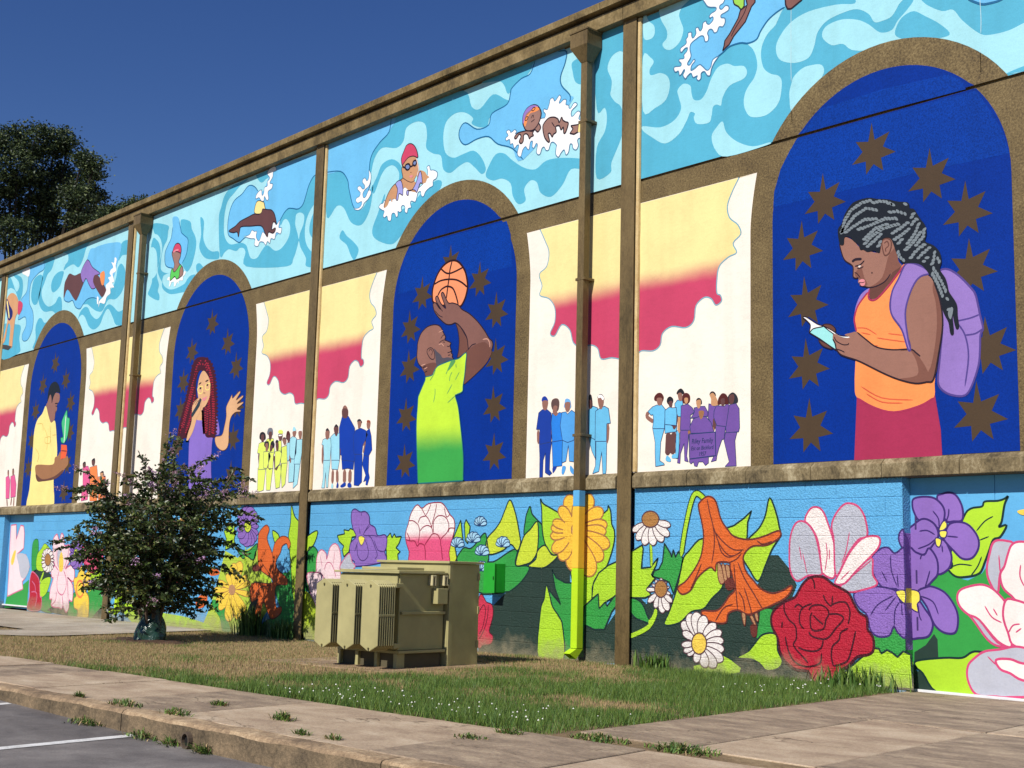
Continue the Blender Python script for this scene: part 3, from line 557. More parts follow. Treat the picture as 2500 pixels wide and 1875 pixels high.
painted_foam~wall_bay_2~~60~0~f10,wh:-17054 6943 28 46 105 0 176 -27 210 -33 165 32 28 45 67 -2 7 -51 -94 -51 -8 -73 -86 13 -84 -3 8 -59 -58 50 -48 -26 -44 -52 -54 17 -11 85 -105 7 -59 -74 -46 15 14 90 -39 31
painted_swimmer~wall_bay_2~painted girl in a green swimsuit and red cap standing in foam~80~0~o116,s3/dk:-16916 7492 50 -109 89 -149 -23 -89 -96 -60 -12 -165 102 18 100 17 111 -58 117 15 112 48 -36 146 -112 76 -77 71 56 91 3 108 -186 115 -136 -18|o116,gr/dk:-16852 7154 -61 -66 -11 -174 134 29 66 23 96 -73 96 43 15 147 60 57 -73 37 -126 -80 -116 -31|o120,rd/dk:-16881 7494 23 89 77 71 103 7 109 -53 56 -101 -15 -81 -108 43 -142 33|l140,pk:-16864 7500 118 22 122 -13
painted_sky~wall_bay_3~~45~0~f10,sk:-20564 8286 -237 -11 -242 7 -162 -238 -127 -210 -527 -77 -417 -43 -102 -383 58 -81 227 -67 253 -1 201 -187 261 -71 149 84 228 91 322 -12 291 -93 605 304 240 386 157 430 -549 131|l120,ln:-22377 7331 104 -96 224 -59 210 6 201 -187 261 -72 149 85 227 91 322 -12 292 -93
painted_wave~wall_bay_3~~30~0~f10,da:-22875 8579 1704 -44 -130 -191 -125 -228 -220 -160 -316 123 -338 -17 -209 -39 65 117 157 83 -75 177
painted_wave~wall_bay_3~~30~0~f10,da:-23804 8475 639 -13 -9 -185 -110 -130 -211 -79 -147 -182 -144 -203 139 -244 357 -199 398 19 194 136 190 -81 62 -334 -306 4 -286 112 -459 43 -308 173 -142 244 86 269 82 288 61 159
painted_wave~wall_bay_3~~30~0~f10,da:-23028 7976 256 52 270 -43 -55 -174 -141 -179 -339 -78 -159 134 13 165
painted_wave~wall_bay_3~~30~0~f10,da:-24404 7964 115 134 319 45 203 -88 -57 -179 -46 -237 -141 -224 -238 14 -185 216
painted_wave~wall_bay_3~~30~0~f10,da:-21460 6671 94 163 229 92 210 -46 191 -182 301 -143 225 56 205 159 222 37 243 -101 244 -133 366 0 47 -303 -478 12 -220 212 -262 220 -212 -107 -160 -200 -299 -82 -295 106 -243 239 -178 94 -159 -32
painted_wave~wall_bay_3~~30~0~f10,da:-19319 7664 213 -185 40 -257 -148 -228 -280 -110 -308 44 -145 -47 -202 -176 -318 43 -299 127 -217 99 -250 35 228 90 322 -11 289 -76 337 72 365 99 154 213 44 195
painted_wave~wall_bay_3~~30~0~f10,da:-19483 7759 91 374 368 2 45 -293 -332 6
painted_wave~wall_bay_3~~30~0~f10,da:-23923 6507 -61 306 148 186 185 -6 210 -138 266 21 253 76 473 46 439 -59 -985 -68 -573 -295 -368 -234 -33 -71 -103 49
painted_wave~wall_bay_3~~30~0~f10,da:-26272 8386 309 -9 248 -215 250 -233 179 90 -85 169 -396 218 203 -13 376 -136 139 -196 3 -251 -160 -170 -251 249 -176 124 -269 79 -303 -14
painted_wave~wall_bay_3~~30~0~f10,da:-26265 7178 311 -20 624 -99 365 -104 -34 -301 90 -201 -58 -183 -1252 1 -188 846
painted_sky~wall_bay_3~~45~0~f10,sk:-24673 8368 -38 -281 -43 -262 -351 -180 146 -232 -168 -131 -22 -131 433 19 98 -240 -199 -203 82 -162 290 -15 244 196 38 276 -95 239 -234 221 -64 314 91 253 395 147 316 44 13 167 -948 41 -246 20|l118,ln:-24672 8368 -39 -282 -43 -261 -351 -180 146 -232 -168 -131 -21 -132 433 20 98 -240 -199 -203 82 -162 290 -15 244 196 38 276 -95 239 -235 221 -64 313 92 254 395 147 316 44 13 167
painted_foam~wall_bay_3~~60~0~f10,wh:-20355 6818 17 135 218 88 95 123 -20 122 182 58 -92 99 150 11 -89 82 64 75 109 33 -118 139 140 -40 19 116 102 -51 -33 -147 39 -125 -163 -42 105 -186 -110 -17 132 -121 -191 11 20 -121 -181 -59 -92 -140 -241 51|f10,wh:-20476 7075 83 -29 4 -138 -60 9
painted_foam~wall_bay_3~~60~0~f10,wh:-25163 8408 186 47 296 -28 32 -159 -83 -63 -158 63 -209 71
painted_swimmer~wall_bay_3~painted swimmer in a purple swimsuit and orange cap plunging downward~80~0~f10,s5:-21481 7786 -333 -1 -313 94 -154 -93 -105 -129 20 -346 180 190 434 -296 172 -24 310 343 104 107|o116,pu/dk:-21480 7786 245 244 164 -9 235 -197 431 -208 -193 -21 -98 -124 105 -155 -198 -5 -183 132 -191 170 -149 -83|f10,s5:-20731 7441 14 155 157 10 219 -138 271 -230 53 -93 -174 -111 -171 93|f10,or:-20398 7581 185 56 77 -115 -24 -202 -120 18
painted_swimmer~wall_bay_3~painted swimmer with a red cap bent over on a starting block~80~0~f10,s6:-25805 7939 319 -85 247 -229 7 -272 -127 -98 -43 -265 -22 -363 -17 -152 -209 43 -8 504 -173 100 -117 -395 -188 -75 105 222 122 375 -185 378 53 228|f10,nv:-26164 7715 132 100 193 -184 242 -190 -13 -173 -247 -26|l170,ye:-26049 7778 127 -234 135 -272|f10,rd:-25242 7644 261 -75 28 -138 -163 -151 -114 73|f00,dk2:-26288 6649 477 -74 368 -81 -235 -69 -587 124
painted_star~wall_bay_0~~45~0~f00,br:-293 6150 35 -206 187 49 -84 -151 157 -97 -183 -26 26 -152 -121 100 -97 -100 -2 151 -177 1 139 119 -86 135 159 -34
painted_star~wall_bay_0~~45~0~f00,br:407 5694 32 -206 187 47 -86 -150 156 -100 -184 -23 24 -152 -120 101 -99 -98 2 151 -178 4 141 116 -83 137 158 -37
painted_star~wall_bay_0~~45~0~f00,br:-939 5711 39 -206 185 54 -81 -153 159 -94 -183 -30 29 -151 -122 97 -96 -102 -4 152 -178 -3 137 121 -88 134 160 -31
painted_star~wall_bay_0~~45~0~f00,br:804 5249 33 -206 187 47 -86 -150 157 -99 -184 -24 25 -152 -120 101 -99 -100 1 152 -178 3 140 117 -84 136 158 -35
painted_star~wall_bay_0~~45~0~f00,br:-1231 5209 31 -206 187 46 -87 -150 156 -100 -184 -22 23 -153 -119 102 -99 -98 1 152 -177 4 141 116 -83 137 159 -37
painted_star~wall_bay_0~~45~0~f00,br:828 4630 39 -205 186 53 -81 -152 159 -95 -183 -29 29 -151 -123 97 -95 -102 -4 151 -178 -2 137 121 -88 133 159 -30
painted_star~wall_bay_0~~45~0~f00,br:-1206 4547 51 -202 182 65 -71 -158 165 -84 -181 -41 38 -149 -128 89 -89 -107 -14 151 -177 -14 129 130 -96 127 161 -21
painted_star~wall_bay_0~~45~0~f00,br:977 3792 49 -203 183 62 -74 -157 164 -86 -182 -39 37 -149 -128 91 -90 -107 -12 152 -177 -12 131 128 -95 129 161 -23
painted_star~wall_bay_0~~45~0~f00,br:-1191 3826 48 -204 183 62 -74 -156 163 -87 -182 -38 36 -150 -127 92 -91 -106 -11 151 -177 -10 131 127 -94 129 161 -24
painted_star~wall_bay_0~~45~0~f00,br:-1146 3137 36 -216 196 52 -88 -159 165 -102 -193 -27 27 -160 -127 105 -102 -105 -1 160 -187 1 146 124 -89 142 167 -36
painted_star~wall_bay_0~~45~0~f00,br:867 3143 45 -215 194 59 -83 -161 169 -97 -192 -34 34 -158 -131 100 -98 -109 -7 159 -187 -6 141 130 -94 138 168 -29
painted_star~wall_bay_1~~45~0~f00,br:-7675 6056 33 -189 171 47 -76 -140 145 -89 -169 -24 25 -140 -112 91 -89 -93 -2 140 -163 0 127 110 -79 123 146 -30
painted_star~wall_bay_1~~45~0~f00,br:-8357 5670 31 -189 172 44 -78 -138 144 -91 -169 -23 23 -139 -111 92 -90 -91 0 139 -164 2 129 108 -78 125 146 -32
painted_star~wall_bay_1~~45~0~f00,br:-6968 5681 29 -190 172 43 -79 -138 143 -91 -169 -22 22 -139 -110 93 -91 -91 1 140 -163 3 129 107 -76 125 145 -33
painted_star~wall_bay_1~~45~0~f00,br:-6576 5157 31 -189 172 45 -78 -139 145 -90 -169 -23 24 -140 -111 92 -90 -92 -1 140 -163 1 128 108 -78 125 146 -32
painted_star~wall_bay_1~~45~0~f00,br:-8659 5167 47 -186 168 60 -66 -146 152 -77 -167 -37 36 -138 -118 82 -82 -99 -13 139 -163 -13 119 120 -89 117 148 -19
painted_star~wall_bay_1~~45~0~f00,br:-8644 4535 45 -187 168 58 -67 -144 151 -79 -167 -36 34 -138 -117 84 -83 -99 -11 140 -164 -11 120 118 -87 118 148 -21
painted_star~wall_bay_1~~45~0~f00,br:-6569 4469 45 -187 168 57 -67 -144 150 -79 -167 -36 34 -137 -117 83 -83 -98 -11 140 -163 -11 120 118 -87 118 148 -21
painted_star~wall_bay_1~~45~0~f00,br:-6592 3771 45 -186 168 57 -67 -144 150 -80 -167 -35 34 -138 -117 84 -83 -98 -11 139 -163 -10 120 118 -87 118 148 -21
painted_star~wall_bay_1~~45~0~f00,br:-6541 3086 31 -190 172 45 -78 -139 144 -90 -169 -23 24 -140 -111 93 -90 -92 -1 140 -163 1 128 109 -78 124 146 -32
painted_star~wall_bay_1~~45~0~f00,br:-8662 3774 33 -189 172 47 -76 -140 145 -88 -169 -25 26 -140 -112 91 -89 -93 -2 140 -164 -1 127 110 -80 123 147 -29
painted_star~wall_bay_1~~45~0~f00,br:-8659 3049 41 -188 170 54 -71 -143 149 -82 -168 -32 31 -138 -116 86 -85 -96 -7 139 -164 -7 123 115 -85 120 148 -24
painted_star~wall_bay_2~~45~0~f00,br:-15050 6069 43 -187 169 55 -69 -143 150 -81 -168 -34 33 -138 -117 85 -84 -97 -9 139 -164 -9 122 117 -86 119 148 -22
painted_star~wall_bay_2~~45~0~f00,br:-14402 5602 46 -186 168 58 -67 -144 151 -79 -167 -36 35 -137 -118 83 -82 -99 -12 139 -163 -11 119 118 -87 118 148 -20
painted_star~wall_bay_2~~45~0~f00,br:-15811 5584 47 -186 167 58 -66 -144 151 -78 -166 -37 35 -138 -119 83 -82 -99 -12 140 -163 -12 119 118 -88 118 149 -20
painted_star~wall_bay_2~~45~0~f00,br:-16069 5005 29 -190 173 43 -80 -138 143 -92 -169 -21 21 -140 -109 94 -92 -91 2 140 -164 3 130 107 -76 126 145 -34
painted_star~wall_bay_2~~45~0~f00,br:-14023 5099 41 -188 169 54 -71 -143 149 -83 -168 -31 30 -138 -115 86 -85 -96 -8 140 -163 -7 123 115 -84 120 147 -24
painted_star~wall_bay_2~~45~0~f00,br:-16126 4434 42 -187 169 54 -70 -143 149 -82 -167 -32 31 -139 -116 86 -85 -97 -8 140 -163 -8 122 116 -85 119 147 -23
painted_star~wall_bay_2~~45~0~f00,br:-13905 4365 38 -188 170 51 -73 -141 148 -85 -168 -29 28 -139 -114 88 -86 -95 -6 140 -163 -5 124 113 -83 122 147 -27
painted_star~wall_bay_2~~45~0~f00,br:-13972 3754 30 -189 173 44 -79 -138 145 -91 -170 -23 24 -139 -111 92 -90 -92 0 140 -164 2 129 108 -78 125 146 -32
painted_star~wall_bay_2~~45~0~f00,br:-13986 3058 37 -188 171 50 -74 -141 148 -86 -169 -28 29 -139 -114 88 -87 -94 -5 139 -164 -4 125 113 -82 122 147 -27
painted_star~wall_bay_2~~45~0~f00,br:-16161 3727 29 -190 173 42 -80 -137 143 -92 -169 -21 21 -140 -109 93 -91 -90 1 139 -164 4 130 107 -76 125 145 -33
painted_star~wall_bay_2~~45~0~f00,br:-16183 3105 48 -186 167 60 -65 -145 152 -77 -167 -38 36 -137 -118 82 -82 -99 -13 139 -163 -13 118 119 -88 117 148 -18
painted_star~wall_bay_3~~45~0~f00,br:-22603 6052 47 -186 167 58 -66 -144 151 -78 -167 -37 35 -137 -118 83 -82 -99 -12 139 -163 -12 119 119 -87 118 148 -20
painted_star~wall_bay_3~~45~0~f00,br:-23243 5594 39 -188 170 52 -72 -142 148 -84 -168 -30 30 -138 -115 87 -86 -96 -6 140 -164 -6 124 114 -83 121 147 -25
painted_star~wall_bay_3~~45~0~f00,br:-21890 5595 33 -189 172 46 -76 -139 145 -89 -169 -25 26 -139 -112 91 -89 -93 -2 139 -164 0 127 110 -80 123 147 -30
painted_star~wall_bay_3~~45~0~f00,br:-21542 5033 47 -186 167 59 -65 -145 151 -77 -166 -38 35 -137 -118 83 -82 -100 -12 140 -164 -13 119 119 -88 117 148 -19
painted_star~wall_bay_3~~45~0~f00,br:-23572 4988 39 -188 170 53 -71 -142 148 -84 -168 -31 30 -138 -115 87 -86 -96 -7 140 -163 -6 123 114 -83 121 147 -25
painted_star~wall_bay_3~~45~0~f00,br:-23680 4277 46 -187 168 59 -66 -145 151 -78 -167 -37 35 -137 -118 83 -82 -99 -12 139 -163 -12 119 119 -88 118 148 -20
painted_star~wall_bay_3~~45~0~f00,br:-21464 4346 46 -187 168 58 -67 -144 151 -79 -166 -36 34 -137 -118 83 -82 -99 -12 140 -163 -12 120 119 -88 117 148 -20
painted_star~wall_bay_3~~45~0~f00,br:-23745 3610 38 -188 170 51 -73 -142 148 -84 -168 -30 29 -139 -114 88 -87 -95 -6 140 -163 -5 124 113 -83 122 148 -26
painted_star~wall_bay_3~~45~0~f00,br:-21458 3611 36 -188 171 49 -75 -141 147 -86 -168 -28 27 -139 -113 90 -88 -95 -4 140 -164 -3 126 112 -81 122 147 -27
painted_star~wall_bay_3~~45~0~f00,br:-21538 2961 41 -188 169 53 -71 -142 149 -84 -168 -31 30 -138 -115 87 -85 -97 -8 140 -163 -6 123 114 -84 121 147 -25
painted_touch_up~wall_bay_0~~41~0~f00,bl2:-1277 6203 1122 -5 1108 -12 133 -235 142 -283 62 -239 -899 21 -1002 -7 -1023 3 14 180 95 262 133 196
painted_touch_up~wall_bay_0~~66~0~f00,bl2:-968 6483 820 14 781 -50 156 -103 49 -115 -991 16 -1073 1
painted_touch_up~wall_bay_1~~41~0~f00,bl2:-8690 6198 1298 -10 995 -7 95 -209 49 -490 -1105 0 -1622 -13 40 335 107 248
painted_sunburst~wall_bay_0~~40~0~f10,sun:-5669 5915 0 0 0 0 116 -196 76 -164 -41 -193 -149 -92 63 -176 -44 -127 191 -77 121 -148 6 -196 -88 -152 94 -44 134 139 161 -95 72 -184 158 -82 175 12 131 -62 67 -147 190 -5 188 -36 143 46 121 -14 80 37 199 -22 116 61 37 144 154 70 228 -43 130 71 35 184 129 84 109 -30 73 -91 89 39 -18 74 -54 37 -1 159 36 167 142 92 124 37 -53 124 116 94 -46 123 -124 110 -35 153 71 160 106 159 0 0 0 0|l116,lt:-5669 5915 0 0 0 0 116 -196 76 -164 -41 -193 -149 -92 63 -176 -44 -127 191 -77 121 -148 6 -196 -88 -152 94 -44 134 139 161 -95 72 -184 158 -82 175 12 131 -62 67 -147 190 -5 188 -36 143 46 121 -14 80 37 199 -22 116 61 37 144 154 70 228 -43 130 71 35 184 129 84 109 -30 73 -91 89 39 -18 74 -54 37 -1 159 36 167 142 92 124 37 -53 124 116 94 -46 123 -124 110 -35 153 71 160 106 159 0 0 0 0
painted_sunburst~wall_bay_1~~40~0~f10,sun:-13119 5915 0 0 0 0 116 -196 76 -164 -41 -193 -149 -92 63 -176 -44 -127 191 -77 121 -148 6 -196 -88 -152 94 -44 134 139 161 -95 72 -184 158 -82 175 12 131 -62 67 -147 190 -5 188 -36 143 46 121 -14 80 37 199 -22 116 61 37 144 154 70 228 -43 130 71 35 184 129 84 109 -30 73 -91 89 39 -18 74 -54 37 -1 159 36 167 142 92 124 37 -53 124 116 94 -46 123 -124 110 -35 153 71 160 106 159 0 0 0 0|l116,lt:-13119 5915 0 0 0 0 116 -196 76 -164 -41 -193 -149 -92 63 -176 -44 -127 191 -77 121 -148 6 -196 -88 -152 94 -44 134 139 161 -95 72 -184 158 -82 175 12 131 -62 67 -147 190 -5 188 -36 143 46 121 -14 80 37 199 -22 116 61 37 144 154 70 228 -43 130 71 35 184 129 84 109 -30 73 -91 89 39 -18 74 -54 37 -1 159 36 167 142 92 124 37 -53 124 116 94 -46 123 -124 110 -35 153 71 160 106 159 0 0 0 0
painted_sunburst~wall_bay_2~~40~0~f10,sun:-20569 5915 0 0 0 0 116 -196 76 -164 -41 -193 -149 -92 63 -176 -44 -127 191 -77 121 -148 6 -196 -88 -152 94 -44 134 139 161 -95 72 -184 158 -82 175 12 131 -62 67 -147 190 -5 188 -36 143 46 121 -14 80 37 199 -22 116 61 37 144 154 70 228 -43 130 71 35 184 129 84 109 -30 73 -91 89 39 -18 74 -54 37 -1 159 36 167 142 92 124 37 -53 124 116 94 -46 123 -124 110 -35 153 71 160 106 159 0 0 0 0|l116,lt:-20569 5915 0 0 0 0 116 -196 76 -164 -41 -193 -149 -92 63 -176 -44 -127 191 -77 121 -148 6 -196 -88 -152 94 -44 134 139 161 -95 72 -184 158 -82 175 12 131 -62 67 -147 190 -5 188 -36 143 46 121 -14 80 37 199 -22 116 61 37 144 154 70 228 -43 130 71 35 184 129 84 109 -30 73 -91 89 39 -18 74 -54 37 -1 159 36 167 142 92 124 37 -53 124 116 94 -46 123 -124 110 -35 153 71 160 106 159 0 0 0 0
painted_sunburst~wall_bay_3~~40~0~f10,sun:-28019 5915 0 0 0 0 116 -196 76 -164 -41 -193 -149 -92 63 -176 -44 -127 191 -77 121 -148 6 -196 -88 -152 94 -44 134 139 161 -95 72 -184 158 -82 175 12 131 -62 67 -147 190 -5 188 -36 143 46 121 -14 80 37 199 -22 116 61 37 144 154 70 228 -43 130 71 35 184 129 84 109 -30 73 -91 89 39 -18 74 -54 37 -1 159 36 167 142 92 124 37 -53 124 116 94 -46 123 -124 110 -35 153 71 160 106 159 0 0 0 0|l116,lt:-28019 5915 0 0 0 0 116 -196 76 -164 -41 -193 -149 -92 63 -176 -44 -127 191 -77 121 -148 6 -196 -88 -152 94 -44 134 139 161 -95 72 -184 158 -82 175 12 131 -62 67 -147 190 -5 188 -36 143 46 121 -14 80 37 199 -22 116 61 37 144 154 70 228 -43 130 71 35 184 129 84 109 -30 73 -91 89 39 -18 74 -54 37 -1 159 36 167 142 92 124 37 -53 124 116 94 -46 123 -124 110 -35 153 71 160 106 159 0 0 0 0
